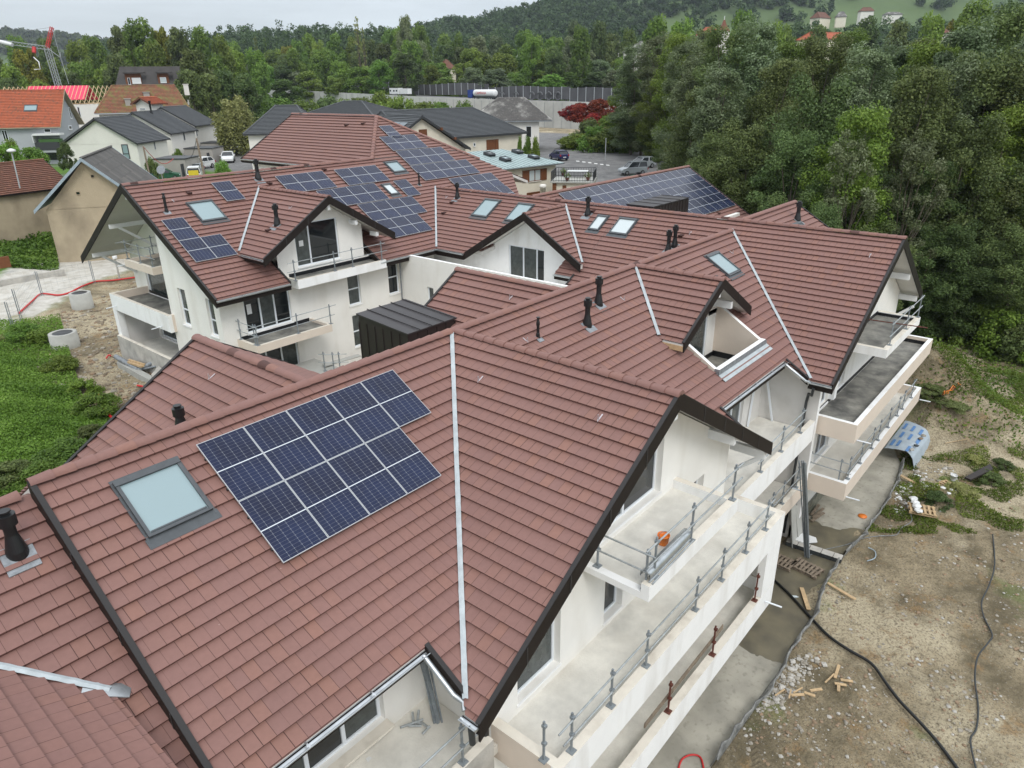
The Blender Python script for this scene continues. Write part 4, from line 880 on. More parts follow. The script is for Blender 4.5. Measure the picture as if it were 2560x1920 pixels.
def groundmat():
    m = bpy.data.materials.new('ground'); m.use_nodes = True; t = m.node_tree; b = t.nodes['Principled BSDF']; L = t.links.new
    b.inputs['Roughness'].default_value = .95; b.inputs['Specular IOR Level'].default_value = .2
    geo = nn(t, 'ShaderNodeNewGeometry'); sp = nn(t, 'ShaderNodeSeparateXYZ'); L(geo.outputs['Position'], sp.inputs[0])
    def noise(sc, det=8, off=0, rough=.6, dist=0.):
        mp_ = nn(t, 'ShaderNodeMapping'); mp_.inputs['Location'].default_value = (off, off*1.7, 0); L(geo.outputs['Position'], mp_.inputs[0])
        n = nn(t, 'ShaderNodeTexNoise'); n.inputs['Scale'].default_value = sc; n.inputs['Detail'].default_value = det; n.inputs['Roughness'].default_value = rough; n.inputs['Distortion'].default_value = dist; L(mp_.outputs[0], n.inputs[0]); return n.outputs[0]
    def mr(src, a, b_, c=0., d=1.):
        n = nn(t, 'ShaderNodeMapRange'); n.inputs[1].default_value = a; n.inputs[2].default_value = b_; n.inputs[3].default_value = c; n.inputs[4].default_value = d; L(src, n.inputs[0]); return n.outputs[0]
    def mix(f, a, b_):
        n = nn(t, 'ShaderNodeMix', data_type='RGBA')
        for i, v in ((0, f), (6, a), (7, b_)):
            if hasattr(v, 'links'): L(v, n.inputs[i])
            else: n.inputs[i].default_value = v if i == 0 else (*v, 1)
        return n.outputs[2]
    def mth(op, a, b_):
        n = nn(t, 'ShaderNodeMath', operation=op)
        for i, v in enumerate((a, b_)):
            if hasattr(v, 'links'): L(v, n.inputs[i])
            else: n.inputs[i].default_value = v
        return n.outputs[0]
    earth = mix(mr(noise(.55, 12, 0, .68), .40, .62), (.37, .305, .20), (.15, .125, .078))
    earth = mix(mr(noise(.2, 7, 7, .6), .47, .58), earth, (.50, .43, .30)); earth = mix(mth('MULTIPLY', mr(noise(.8, 9, 27, .7), .55, .64), .8), earth, (.30, .20, .10))
    earth = mix(mr(noise(2.6, 9, 3, .7), .55, .72), earth, (.12, .10, .06))
    earth = mix(mr(noise(12, 7, 17, .78), .50, .62), earth, (.14, .115, .08)); earth = mix(mr(noise(9, 6, 11, .7), .6, .72), earth, (.46, .43, .38))
    # tyre tracks
    wv = nn(t, 'ShaderNodeTexWave', wave_type='BANDS', bands_direction='DIAGONAL'); wv.inputs['Scale'].default_value = 2.1; wv.inputs['Distortion'].default_value = 5; wv.inputs['Detail'].default_value = 3; wv.inputs['Detail Scale'].default_value = 1.2
    L(geo.outputs['Position'], wv.inputs[0]); tr = mth('MULTIPLY', mr(wv.outputs['Fac'], .68, .9), mr(noise(.3, 3, 20), .48, .58)); earth = mix(mth('MULTIPLY', tr, .16), earth, (.19, .15, .10))
    # tyre tracks with lug marks
    tm = None
    for ang, off, w_ in ((.35, -6.2, .3), (.35, -4.4, .3), (.62, -1.5, .26), (.62, .3, .26), (2.72, 13.9, .28), (2.72, 15.6, .28)):
        ca, sa = math.cos(ang), math.sin(ang); d_ = mth('ADD', mth('ADD', mth('MULTIPLY', sp.outputs[0], -sa), mth('MULTIPLY', sp.outputs[1], ca)), mth('MULTIPLY', mth('SUBTRACT', noise(.12, 2, 33), .5), 5))
        d_ = mth('ABSOLUTE', mth('SUBTRACT', d_, -9-off if ang < 2 else -off), 0); al = mth('ADD', mth('MULTIPLY', sp.outputs[0], ca), mth('MULTIPLY', sp.outputs[1], sa)); lug = mth('SINE', mth('ADD', mth('MULTIPLY', al, 34), mth('MULTIPLY', d_, 26)), 0)
        k_ = mth('MULTIPLY', mth('LESS_THAN', d_, w_), mr(lug, -.2, .5, .35, 1.)); tm = k_ if tm is None else mth('MAXIMUM', tm, k_)
    tm = mth('MULTIPLY', tm, mr(noise(.4, 4, 71), .38, .48)); earth = mix(mth('MULTIPLY', tm, .85), earth, (.17, .14, .095)); TRK = tm
    grass = mix(mr(noise(1.7, 9, 5), .35, .65), (.11, .20, .03), (.06, .13, .018))
    grass = mix(mr(noise(6, 5, 2), .6, .75), grass, (.12, .17, .04))
    gravel = mix(mr(noise(1.2, 8, 8), .4, .7), (.62, .60, .55), (.45, .42, .36))
    asphalt = mix(mr(noise(.5, 6, 9), .4, .7), (.16, .16, .16), (.23, .225, .22))
    # where: east site is earth, west is grass/gravel by masks
    X, Y = sp.outputs[0], sp.outputs[1]; wob = mth('MULTIPLY', mth('SUBTRACT', noise(.25, 4, 30), .5), 6)
    east = mr(mth('ADD', Y, 0.), 4, 6, 1, 0)
    gpatch = mr(noise(.22, 5, 41, .6), .60, .66); eastc = mix(mth('MULTIPLY', gpatch, .75), earth, mix(.5, grass, earth))
    # path stripe on the west side: gravel where |dist to line| small ; earth near building
    d1 = mth('ADD', mth('ADD', mth('MULTIPLY', X, -.62), mth('MULTIPLY', Y, .785)), wob)     # across the white track
    g1 = mth('MULTIPLY', mr(d1, 36, 37), mr(d1, 45.5, 46.5, 1, 0))
    west = mix(g1, grass, gravel)
    ex = mth('ADD', X, mth('MULTIPLY', wob, .5)); e1 = mth('MULTIPLY', mr(ex, -3.2, -2.2), mr(d1, 36, 37, 1, 0)); west = mix(e1, west, earth)
    farm = mr(d1, 70, 72); west = mix(mth('MULTIPLY', farm, mr(noise(.05, 2, 60), .4, .5)), west, mix(.5, grass, asphalt))
    park = mth('MULTIPLY', mr(X, 45, 48), mth('MULTIPLY', mr(Y, 14, 18), mr(X, 150, 155, 1, 0))); west = mix(park, west, asphalt)
    c = mix(east, west, eastc); farx = mr(X, 50, 60); c = mix(mth('MULTIPLY', farx, east), c, grass)
    L(c, b.inputs['Base Color'])
    bp = nn(t, 'ShaderNodeBump'); bp.inputs['Strength'].default_value = 1; bp.inputs['Distance'].default_value = .2
    L(mth('SUBTRACT', mth('ADD', noise(2.2, 10, 3, .7), mth('MULTIPLY', noise(11, 6, 4), .35)), mth('MULTIPLY', TRK, .25)), bp.inputs['Height']); L(bp.outputs[0], b.inputs['Normal'])
    MT['ground'] = m
groundmat()
grid_ground().build('ground', ['ground'], None, 'structure')
def hit(x, y, z0=-9):
    z = z0
    for _ in range(12):
        p = PZ(x, y, z); z = .5*z+.5*zg(p[0], p[1])
    return PZ(x, y, z)
# wet concrete slab round the building
kerb_x = PZ(2095, 1395, -12.2)[0]
apronmat([(PZ(1892, 1637, -12.2)[0], kerb_x), (kerb_x, PZ(2085, 1325, -12.2)[0]+.5)])
mb = MB(); sp_ = [tuple(p) for p in SLABP]+[(29.5, -7), (-3, -7)]
mb.prism(sp_, -12.22, -12.6); mb.build('concrete_apron', ['apron'] if 'apron' in MT else ['concrete_wet'], None, 'structure')
# black drainage membrane standing along the slab edge
mat('membrane', (.055, .058, .06), .55, noise=(4, .5), col2=(.30, .30, .28))
def ribbon(name, pts, h, label, cat, m='membrane', w=.05, lean=.15):
    vs = []; fs = []
    for i, p in enumerate(pts):
        d = np.array(pts[min(i+1, len(pts)-1)])[:2]-np.array(pts[max(i-1, 0)])[:2]; d /= np.linalg.norm(d); n = np.array((d[1], -d[0]))
        j = .06*rng.standard_normal(2); hh = h*(.75+.5*rng.random())
        a = np.array(p); vs += [(a[0], a[1], a[2]), (a[0]+n[0]*(lean+j[0]), a[1]+n[1]*(lean+j[0]), a[2]+hh), (a[0]+n[0]*(lean+w+j[0]), a[1]+n[1]*(lean+w+j[0]), a[2]+hh-.02), (a[0]+n[0]*w*2, a[1]+n[1]*w*2, a[2])]
    for i in range(len(pts)-1):
        for k in range(3): fs.append((4*i+k, 4*i+k+1, 4*i+5+k, 4*i+4+k))
    mb = MB(); mb.add(vs, fs, 0, smooth=True); return tag(mb.build(name, [m]), label, cat)
def resample(pts, step):
    out = []
    for a, b in zip(pts, pts[1:]):
        a = np.array(a, float); b = np.array(b, float); n = max(1, int(np.linalg.norm(b-a)/step))
        out += [a+(b-a)*i/n for i in range(n)]
    return out+[np.array(pts[-1], float)]
ribbon('drainage_membrane', resample([(p[0], p[1], -12.25) for p in SLABP[:7]], .3), .45, 'dark membrane sheet standing crumpled along the edge of the concrete apron', 'membrane')
ribbon('drainage_membrane', resample([(p[0], p[1], -12.25) for p in SLABP[7:]], .3), .4, 'torn grey membrane sheet along the far edge of the concrete apron near the pallets', 'membrane')
# =================================================================== VEGETATION
def leafmat(name, c1, c2, c3, rough=.62):
    m = bpy.data.materials.new(name); m.use_nodes = True; t = m.node_tree; b = t.nodes['Principled BSDF']; L = t.links.new
    at = nn(t, 'ShaderNodeAttribute', attribute_name='leaf'); oi = nn(t, 'ShaderNodeObjectInfo')
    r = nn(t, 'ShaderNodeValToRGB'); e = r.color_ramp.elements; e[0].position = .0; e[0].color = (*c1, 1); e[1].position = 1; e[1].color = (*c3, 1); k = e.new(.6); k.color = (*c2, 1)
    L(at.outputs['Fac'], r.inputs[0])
    h = nn(t, 'ShaderNodeHueSaturation'); mr = nn(t, 'ShaderNodeMapRange'); mr.inputs[3].default_value = .475; mr.inputs[4].default_value = .52; L(oi.outputs['Random'], mr.inputs[0]); L(mr.outputs[0], h.inputs['Hue'])
    mv = nn(t, 'ShaderNodeMath', operation='MULTIPLY'); mv.inputs[1].default_value = 7.31; L(oi.outputs['Random'], mv.inputs[0]); fr = nn(t, 'ShaderNodeMath', operation='FRACT'); L(mv.outputs[0], fr.inputs[0])
    m2 = nn(t, 'ShaderNodeMapRange'); m2.inputs[3].default_value = .74; m2.inputs[4].default_value = 1.25; L(fr.outputs[0], m2.inputs[0]); L(m2.outputs[0], h.inputs['Value'])
    L(r.outputs[0], h.inputs['Color']); L(h.outputs[0], b.inputs['Base Color']); b.inputs['Roughness'].default_value = rough; b.inputs['Specular IOR Level'].default_value = .3
    tl = nn(t, 'ShaderNodeBsdfTranslucent'); L(h.outputs[0], tl.inputs[0]); ms = nn(t, 'ShaderNodeMixShader'); ms.inputs[0].default_value = .28
    o = t.nodes['Material Output']; L(b.outputs[0], ms.inputs[1]); L(tl.outputs[0], ms.inputs[2]); L(ms.outputs[0], o.inputs[0]); MT[name] = m
leafmat('leaf_dark', (.058, .088, .027), (.098, .145, .042), (.165, .215, .07))
leafmat('leaf_mid', (.06, .11, .014), (.11, .18, .024), (.18, .26, .045))
leafmat('leaf_silver', (.075, .11, .042), (.13, .175, .075), (.24, .29, .17))
leafmat('leaf_yellow', (.09, .10, .012), (.16, .16, .02), (.26, .23, .03))
leafmat('leaf_red', (.12, .01, .012), (.24, .02, .02), (.36, .06, .03))
leafmat('leaf_bright', (.075, .14, .016), (.13, .225, .03), (.21, .32, .06))
leafmat('leaf_willow', (.15, .18, .055), (.24, .27, .09), (.34, .36, .15))
mat('bark', (.12, .10, .075), .9, noise=(4, .5))
def leaves(centers, radii, per, size, seed, tone=None, droop=0., flat=.85):
    """quads scattered through clumps; returns verts(N*4,3) and tone(N)"""
    r = np.random.default_rng(seed); n = len(centers); c = np.repeat(centers, per, 0); R = np.repeat(radii, per)
    d = r.standard_normal((n*per, 3)); d /= np.linalg.norm(d, axis=1)[:, None]; rad = R*(r.random(n*per)**.38)
    off = d*rad[:, None]; off[:, 2] *= flat; 
    if droop: off[:, 2] -= droop*r.random(n*per)*R
    p = c+off
    nr = d*.8+r.standard_normal((n*per, 3))*.6+np.array((0, 0, .5)); nr /= np.linalg.norm(nr, axis=1)[:, None]
    a = np.cross(nr, r.standard_normal((n*per, 3))); a /= np.linalg.norm(a, axis=1)[:, None]; b = np.cross(nr, a)
    s = (size*(.6+.8*r.random(n*per)))[:, None]
    v = np.stack([p-a*s*.5, p+b*s*.32, p+a*s*.5, p-b*s*.32], 1).reshape(-1, 3)
    t = np.clip((tone.repeat(per) if tone is not None else .5)+.22*r.standard_normal(n*per), 0, 1); return v, t
def leafmesh(name, v, t, m, extra=None):
    n = len(v)//4; me = bpy.data.meshes.new(name); me.vertices.add(len(v)); me.vertices.foreach_set('co', v.astype(np.float32).ravel())
    me.loops.add(n*4); me.loops.foreach_set('vertex_index', np.arange(n*4, dtype=np.int32)); me.polygons.add(n); me.polygons.foreach_set('loop_start', np.arange(0, n*4, 4, dtype=np.int32))
    me.update(); at = me.attributes.new('leaf', 'FLOAT', 'FACE'); at.data.foreach_set('value', t.astype(np.float32)); me.materials.append(MT[m]); me.validate(); return me
def crown(seed, H, Rr, z0, nc, per, size, m, shape='oval', droop=0., cr=(.10, .2), name='crown'):
    r = np.random.default_rng(seed); C = []; rad = []; tone = []
    lobes = [(r.uniform(0, 6.28), r.uniform(.2, .95), r.uniform(.55, 1.)) for _ in range(7)]
    while len(C) < nc:
        u = r.random(); th = r.uniform(0, 2*math.pi)
        if shape == 'oval': prof = math.sqrt(max(0, 1-((u-.5)/.56)**2))
        elif shape == 'poplar': prof = math.sqrt(max(0, 1-((u-.42)/.62)**2))*(1-.22*u)
        elif shape == 'cone': prof = (1-u)**.8+.05
        else: prof = math.sqrt(max(0, 1-u*u))  # dome
        k = 1.
        for a, h, g_ in lobes: k += .28*g_*math.cos(th-a)*math.exp(-((u-h)/.22)**2)
        q = Rr*.82*prof*k*(r.random()**.3)
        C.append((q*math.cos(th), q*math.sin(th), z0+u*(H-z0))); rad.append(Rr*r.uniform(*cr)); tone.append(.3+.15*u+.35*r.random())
    v, t = leaves(np.array(C), np.array(rad), per, size, seed+1, np.array(tone), droop); return leafmesh(name, v, t, m), np.array(C)
def trunk_mesh(seed, H, r0, C, nb=9, name='trunk'):
    r = np.random.default_rng(seed); mb = MB(); top = H*.86; n = 7
    pts = [np.array((.25*math.sin(i*1.3+seed)*i/n, .25*math.cos(i*1.7+seed)*i/n, top*i/n-.4*(i == 0))) for i in range(n+1)]
    mb.tube(pts, r0, 7, rs=[r0*(1.25-1.15*i/n) for i in range(n+1)])
    for k in r.choice(len(C), min(nb, len(C)), replace=False):
        e = C[k]; i = int(np.clip(e[2]/H*n*.6, 1, n-1)); s_ = pts[i]; md = (s_+e)/2+np.array((0, 0, -.3)); mb.tube([s_, md, e], .1, 5, rs=[r0*.42, r0*.26, r0*.08], caps=False)
    me = bpy.data.meshes.new(name); me.from_pydata(mb.v, [], mb.f); me.materials.append(MT['bark']); me.polygons.foreach_set('use_smooth', mb.sm); return me
PROTO = {}
def proto(key, seed, H, R, z0, nc, per, size, m, shape='oval', r0=.25, droop=0., cr=(.10, .2), nb=9):
    cm, C = crown(seed, H, R, z0, nc, per, size, m, shape, droop, cr); PROTO[key] = (cm, trunk_mesh(seed, H, r0, C, nb), H, R)
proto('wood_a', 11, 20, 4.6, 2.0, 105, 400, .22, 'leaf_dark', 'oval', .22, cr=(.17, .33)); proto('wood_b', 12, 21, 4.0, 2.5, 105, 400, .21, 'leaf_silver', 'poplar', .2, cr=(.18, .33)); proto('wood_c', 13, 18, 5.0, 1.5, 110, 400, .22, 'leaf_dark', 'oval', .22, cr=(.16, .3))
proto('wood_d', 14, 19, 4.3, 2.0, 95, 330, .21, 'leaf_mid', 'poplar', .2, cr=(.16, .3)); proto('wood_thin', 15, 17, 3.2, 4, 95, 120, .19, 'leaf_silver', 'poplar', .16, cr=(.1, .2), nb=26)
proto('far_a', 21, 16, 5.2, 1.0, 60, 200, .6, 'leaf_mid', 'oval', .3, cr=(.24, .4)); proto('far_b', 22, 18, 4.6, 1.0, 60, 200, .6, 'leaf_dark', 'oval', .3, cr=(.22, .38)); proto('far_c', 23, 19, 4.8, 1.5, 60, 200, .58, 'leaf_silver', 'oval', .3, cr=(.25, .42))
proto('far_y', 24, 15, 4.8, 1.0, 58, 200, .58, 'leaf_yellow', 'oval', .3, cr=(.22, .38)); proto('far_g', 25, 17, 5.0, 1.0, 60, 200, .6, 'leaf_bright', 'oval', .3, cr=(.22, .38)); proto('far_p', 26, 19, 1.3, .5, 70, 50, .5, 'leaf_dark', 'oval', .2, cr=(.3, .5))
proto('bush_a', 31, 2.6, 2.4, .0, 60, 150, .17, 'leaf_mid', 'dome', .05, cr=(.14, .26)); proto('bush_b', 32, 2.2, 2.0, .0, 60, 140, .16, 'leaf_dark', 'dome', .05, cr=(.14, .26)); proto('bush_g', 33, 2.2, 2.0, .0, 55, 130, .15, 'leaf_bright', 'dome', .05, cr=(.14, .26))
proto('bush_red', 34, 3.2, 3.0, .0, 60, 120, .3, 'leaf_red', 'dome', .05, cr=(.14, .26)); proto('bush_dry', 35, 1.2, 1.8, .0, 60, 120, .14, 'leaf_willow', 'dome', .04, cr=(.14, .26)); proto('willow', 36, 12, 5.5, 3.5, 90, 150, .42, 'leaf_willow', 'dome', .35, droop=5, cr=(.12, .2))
TREES = []
def tree(key, x, y, s=1., label='', group=None, name='tree', cat='tree', z=None, rz=None, sz=None):
    cm, tm, H, R = PROTO[key]; z = zg(x, y) if z is None else z
    t = thing(name, label, cat, (x, y, z-.1), rng.random()*6.28 if rz is None else rz, group); t.scale = (s, s, sz or s)
    for nm, me in (('crown', cm), ('trunk', tm)):
        o = bpy.data.objects.new(nm, me); COL.objects.link(o); o.parent = t
    TREES.append(t); return t
def treepx(key, px, dep, ytop, **k):
    """tree whose axis stands at pixel column px at the given distance, its tip at pixel row ytop"""
    p = PD(px, ytop, dep); z = k.pop('z', None); z = zg(p[0], p[1]) if z is None else z
    H = PROTO[key][2]; sz = max(.3, (p[2]-z)/H); s = k.pop('s', None) or sz
    return tree(key, p[0], p[1], s, z=z, sz=sz, **k)
# the wood right of the building: rows from near to far, tips read off the photograph
WL = {'wood_a': 'broad dark green tree in the wood right of the building', 'wood_b': 'tall grey green poplar in the wood right of the building', 'wood_c': 'wide bushy dark tree in the wood right of the building', 'wood_d': 'fresh green slender tree in the wood right of the building', 'wood_thin': 'thin sparse tree with pale bare limbs at the front of the wood'}
def W_(key, px, dep, yt, s=None): treepx(key, px, dep, yt, s=s, label=WL[key], group='trees of the wood: '+key.replace('wood_', 'kind '), name='woodland_tree')
random.seed(3)
for (px, d, yt, k, s) in [
    (1590, 128, 110, 'wood_b', 1.25), (1650, 122, 88, 'wood_b', 1.2), (1725, 92, 100, 'wood_b', 1.0), (1745, 84, 140, 'wood_b', 1.0), (1830, 80, 66, 'wood_a', 1.1), (1765, 76, 215, 'wood_c', .9), (1900, 76, 50, 'wood_b', 1.1), (1800, 70, 165, 'wood_b', .95), (1990, 80, 85, 'wood_d', 1.1),
    (1950, 68, 150, 'wood_a', .95), (2080, 74, 92, 'wood_a', 1.05), (2170, 66, 118, 'wood_b', 1.05), (2060, 58, 190, 'wood_c', .9), (2250, 70, 110, 'wood_b', 1.1), (2340, 66, 80, 'wood_d', 1.15), (2430, 62, 60, 'wood_b', 1.15), (2520, 66, 20, 'wood_a', 1.3),
    (2180, 52, 240, 'wood_d', .85), (2290, 56, 170, 'wood_a', .95), (2390, 58, 150, 'wood_b', 1.0), (2490, 58, 130, 'wood_a', 1.0), (2590, 58, 90, 'wood_b', 1.1), (2430, 55, 290, 'wood_c', .8), (2550, 56, 240, 'wood_d', .9), (2650, 56, 150, 'wood_a', 1.1),
    (1880, 62, 300, 'wood_c', .8), (2000, 56, 330, 'wood_a', .75), (2110, 60, 300, 'wood_b', .8), (1800, 66, 330, 'wood_a', .7), (2330, 58, 260, 'wood_c', .9), (2330, 56, 400, 'wood_a', .7), (2230, 56, 420, 'wood_c', .7), (2620, 54, 360, 'wood_c', .8), (2500, 56, 400, 'wood_a', .75),
    (1610, 130, 230, 'wood_a', 1.0), (1575, 135, 180, 'wood_d', 1.0), (1700, 96, 330, 'wood_c', .7), (1650, 125, 300, 'wood_c', .8), (1660, 118, 200, 'wood_d', 1.0), (2130, 51, 330, 'wood_thin', .85), (2300, 52, 330, 'wood_thin', .9), (2200, 52, 560, 'wood_c', .6), (2440, 53, 560, 'wood_c', .6), (2570, 52, 560, 'wood_c', .6), (2340, 54, 560, 'wood_c', .6), (1980, 53, 480, 'wood_c', .6), (2080, 50, 510, 'wood_a', .5),
    (1700, 110, 70, 'wood_d', 1.1), (1780, 108, 105, 'wood_a', 1.1), (2130, 100, 60, 'wood_d', 1.1), (2210, 96, 150, 'wood_a', 1.1), (2460, 88, 30, 'wood_d', 1.2), (2300, 84, 100, 'wood_a', 1.1), (2000, 100, 130, 'wood_a', 1.1)]:
    W_(k, px, d, yt, s)
for i, (px, py) in enumerate([(2330, 800), (2380, 830), (2430, 850), (2500, 880), (2560, 900), (2420, 800), (2500, 820), (2560, 840), (2290, 770), (2340, 740), (2400, 770), (2460, 800), (2520, 840), (2300, 700), (2380, 690), (2470, 730), (2550, 760), (2240, 660), (2340, 820), (2450, 860), (2550, 900), (2250, 720), (2570, 700), (2190, 600)]):
    p = hit(px, py, -12); tree(['bush_b', 'bush_a'][i % 2], p[0], p[1], 1.0+.3*random.random(), ['dark low bush', 'leafy green bush'][i % 2]+' at the foot of the wood beside the site', 'bushes at the foot of the wood '+['(dark)', '(green)'][i % 2], 'bush', 'bush')
# vegetated banks and clumps on the site
for px, py, s, k in [(2215, 945, .9, 'bush_dry'), (2150, 930, .8, 'bush_b'), (2290, 970, 1., 'bush_dry'), (2320, 1010, .9, 'bush_b'), (2390, 990, .8, 'bush_dry'), (2190, 1000, .8, 'bush_b')]:
    p = hit(px, py, -11.5); tree(k, p[0], p[1], s*.8, {'bush_dry': 'low olive scrub on the earth mound beside the balconies', 'bush_b': 'low dark green scrub on the earth mound beside the balconies'}[k], 'scrub on the mound '+k, 'scrub', 'scrub', sz=s*.3)
for px, py, s, k in [(2400, 1230, .9, 'bush_dry'), (2340, 1255, .7, 'bush_b'), (2460, 1200, .8, 'bush_b'), (2440, 1150, .7, 'bush_dry'), (2500, 1165, .6, 'bush_b'), (2370, 1205, .6, 'bush_dry')]:
    p = hit(px, py, -12.2); tree(k, p[0], p[1], s*.6, {'bush_dry': 'low olive weeds on the earth near the loaded pallet', 'bush_b': 'low green weeds on the earth near the loaded pallet'}[k], 'weeds by the pallets '+k, 'weeds', 'weeds', sz=s*.35)
# green slope at the left
def scatter(name, fn, n, size, h, m, label, cat, seed=1):
    r = np.random.default_rng(seed); P = []
    while len(P) < n:
        q = fn(r)
        if q is not None: P.append((q[0], q[1], zg(q[0], q[1])))
    P = np.array(P); d = r.standard_normal((n, 3)); d[:, 2] = abs(d[:, 2])*.7+.3; d /= np.linalg.norm(d, axis=1)[:, None]
    a = np.cross(d, r.standard_normal((n, 3))); a /= np.linalg.norm(a, axis=1)[:, None]; b = np.cross(d, a); s = (size*(.5+r.random(n)))[:, None]
    P[:, 2] += h*r.random(n)**1.5*(.5+.5*np.sin(P[:, 0]*1.3+P[:, 1]*.7)*np.sin(P[:, 1]*.9)+.3)
    v = np.stack([P-a*s*.5, P+b*s*.3, P+a*s*.5, P-b*s*.3], 1).reshape(-1, 3)
    tn = np.array([.5+.6*mnoise.noise(Vector((x*.3, y*.3, 1))) for x, y, z in P]); me = leafmesh(name, v, np.clip(tn+.2*r.standard_normal(n), 0, 1), m)
    o = obj(name, me); o['kind'] = 'stuff'; o['label'] = label; o['category'] = cat; return o
def f_left(r):
    px = r.uniform(-60, 420); py = r.uniform(790, 1260)
    if px > 150+ (py-790)*.28 and py < 1010: return None
    if px > 300-(py-1010)*.75 and py > 1010: return None
    p = PZ(px, py, -8.5); return p
scatter('undergrowth', f_left, 110000, .11, .42, 'leaf_bright', 'bright green weeds and grass covering the slope left of the building', 'undergrowth', 4)
for px, py, s, k in [(60, 850, .9, 'bush_a'), (110, 860, 1., 'bush_g'), (160, 930, .8, 'bush_a'), (210, 985, .8, 'bush_g'), (240, 1040, .9, 'bush_a'), (230, 1100, .7, 'bush_b'), (180, 1160, .9, 'bush_a'), (40, 1210, .9, 'bush_b'), (110, 1215, .8, 'bush_a'), (20, 850, .8, 'bush_dry')]:
    p = hit(px, py); tree(k, p[0], p[1], s*.75, {'bush_b': 'dark bramble bush', 'bush_a': 'leafy green bramble', 'bush_g': 'bright green shrub', 'bush_dry': 'olive grey shrub'}[k]+' on the slope left of the building', 'brambles on the left slope '+k, 'bramble', 'bush', sz=s*.5)
def f_barn(r):
    px = r.uniform(-60, 150); py = r.uniform(622, 690); return PZ(px, py, -8.9)
scatter('undergrowth', f_barn, 9000, .3, .6, 'leaf_mid', 'green weeds along the foot of the old barn wall', 'undergrowth', 5)
# =================================================================== FAR HILLS AND FORESTS
mat('hill_ground', (.05, .085, .03), .95, noise=(.01, .3), col2=(.10, .15, .05))
def hill(name, pts, depth_back, zb=-8):
    """pts: (px, py_top, distance) silhouette; ground rises from in front to that line and continues behind"""
    mb = MB(); rows = []
    for px, py, d in pts:
        t = PD(px, py, d); dirv = np.array((t[0]-CAM[0], t[1]-CAM[1])); dirv /= np.linalg.norm(dirv)
        col = []
        for f, hgt in ((-.55, 0), (-.45, .06), (-.34, .2), (-.22, .45), (-.1, .78), (0, 1.), (.15, 1.02), (.5, .9), (1, .3)):
            q = np.array(t[:2])+dirv*d*f; col.append((q[0], q[1], zb+(t[2]-zb)*hgt))
        rows.append(col)
    n = len(rows[0]); v = [p for c in rows for p in c]
    mb.add(v, [(i*n+j, i*n+j+1, (i+1)*n+j+1, (i+1)*n+j) for i in range(len(rows)-1) for j in range(n-1)], 0, smooth=True)
    return mb.build(name, ['hill_ground'], None, 'structure'), rows
HR = [(900, 125, 900), (1000, 105, 900), (1070, 88, 900), (1135, 72, 900), (1257, 56, 900), (1340, 40, 900), (1385, 18, 900), (1460, 4, 920), (1560, -25, 950), (1700, -60, 950), (1900, -95, 950), (2100, -120, 950), (2300, -140, 950), (2600, -150, 950), (2900, -150, 950)]
HLf = [(-700, 60, 1500), (-300, 70, 1500), (0, 88, 1500), (60, 92, 1500), (130, 100, 1500), (220, 110, 1500), (290, 122, 1500), (340, 140, 1500), (420, 165, 1500), (560, 185, 1500)]
h1, rows1 = hill('hill', HR, 1); h2, rows2 = hill('hill', HLf, 1)
HM = [(240, 150, 620), (400, 140, 620), (560, 118, 620), (640, 112, 620), (760, 112, 600), (860, 118, 600), (980, 122, 600), (1100, 128, 600), (1400, 132, 560), (1700, 120, 520), (2000, 110, 520), (2300, 105, 520), (2700, 100, 520)]
h3, rows3 = hill('hill', HM, 1)
def forest(name, rows, n, size, H, R, m, label, seed, skip=None, span=(2, 6), per=26):
    r = np.random.default_rng(seed); C = []; 
    rows = np.array(rows)
    while len(C) < n:
        i = r.integers(0, len(rows)-1); j = r.integers(*span); a, b = r.random(2)
        p = (rows[i, j]*(1-a)+rows[i+1, j]*a)*(1-b)+(rows[i, j+1]*(1-a)+rows[i+1, j+1]*a)*b
        if skip and skip(p): continue
        C.append(p)
    C = np.array(C); hh = H*(.6+.7*r.random(n)); rr = R*(.6+.7*r.random(n))
    nc = 9; cc = np.repeat(C, nc, 0); off = r.standard_normal((n*nc, 3)); off /= np.linalg.norm(off, axis=1)[:, None]
    cc = cc+off*np.repeat(rr, nc)[:, None]*.6; cc[:, 2] = np.repeat(C[:, 2]+hh*.6, nc)+off[:, 2]*np.repeat(hh, nc)*.36
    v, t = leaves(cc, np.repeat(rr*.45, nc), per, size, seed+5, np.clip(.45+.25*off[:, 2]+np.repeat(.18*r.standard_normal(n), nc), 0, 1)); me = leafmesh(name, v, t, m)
    o = obj(name, me); o['kind'] = 'stuff'; o['label'] = label; o['category'] = 'forest'; return o
leafmat('leaf_far', (.035, .065, .022), (.062, .105, .034), (.11, .16, .055))
def fields(p):
    v = np.array((RX@(p-CAM), DY@(p-CAM), FW@(p-CAM))); px = 1280+FPX*v[0]/v[2]; py = 960+FPX*v[1]/v[2]
    return (1990 < px < 2560 and -20 < py < 62 and mnoise.noise(Vector((px*.012, py*.04, 0))) > -.12) or (1590 < px < 1650 and py < 16)
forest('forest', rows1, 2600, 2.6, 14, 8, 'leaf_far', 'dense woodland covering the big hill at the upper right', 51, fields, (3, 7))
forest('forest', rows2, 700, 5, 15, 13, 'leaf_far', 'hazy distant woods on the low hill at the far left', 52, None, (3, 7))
forest('forest', rows3, 900, 1.7, 15, 6.5, 'leaf_far', 'woods rising behind the motorway trees', 53, None, (3, 7))
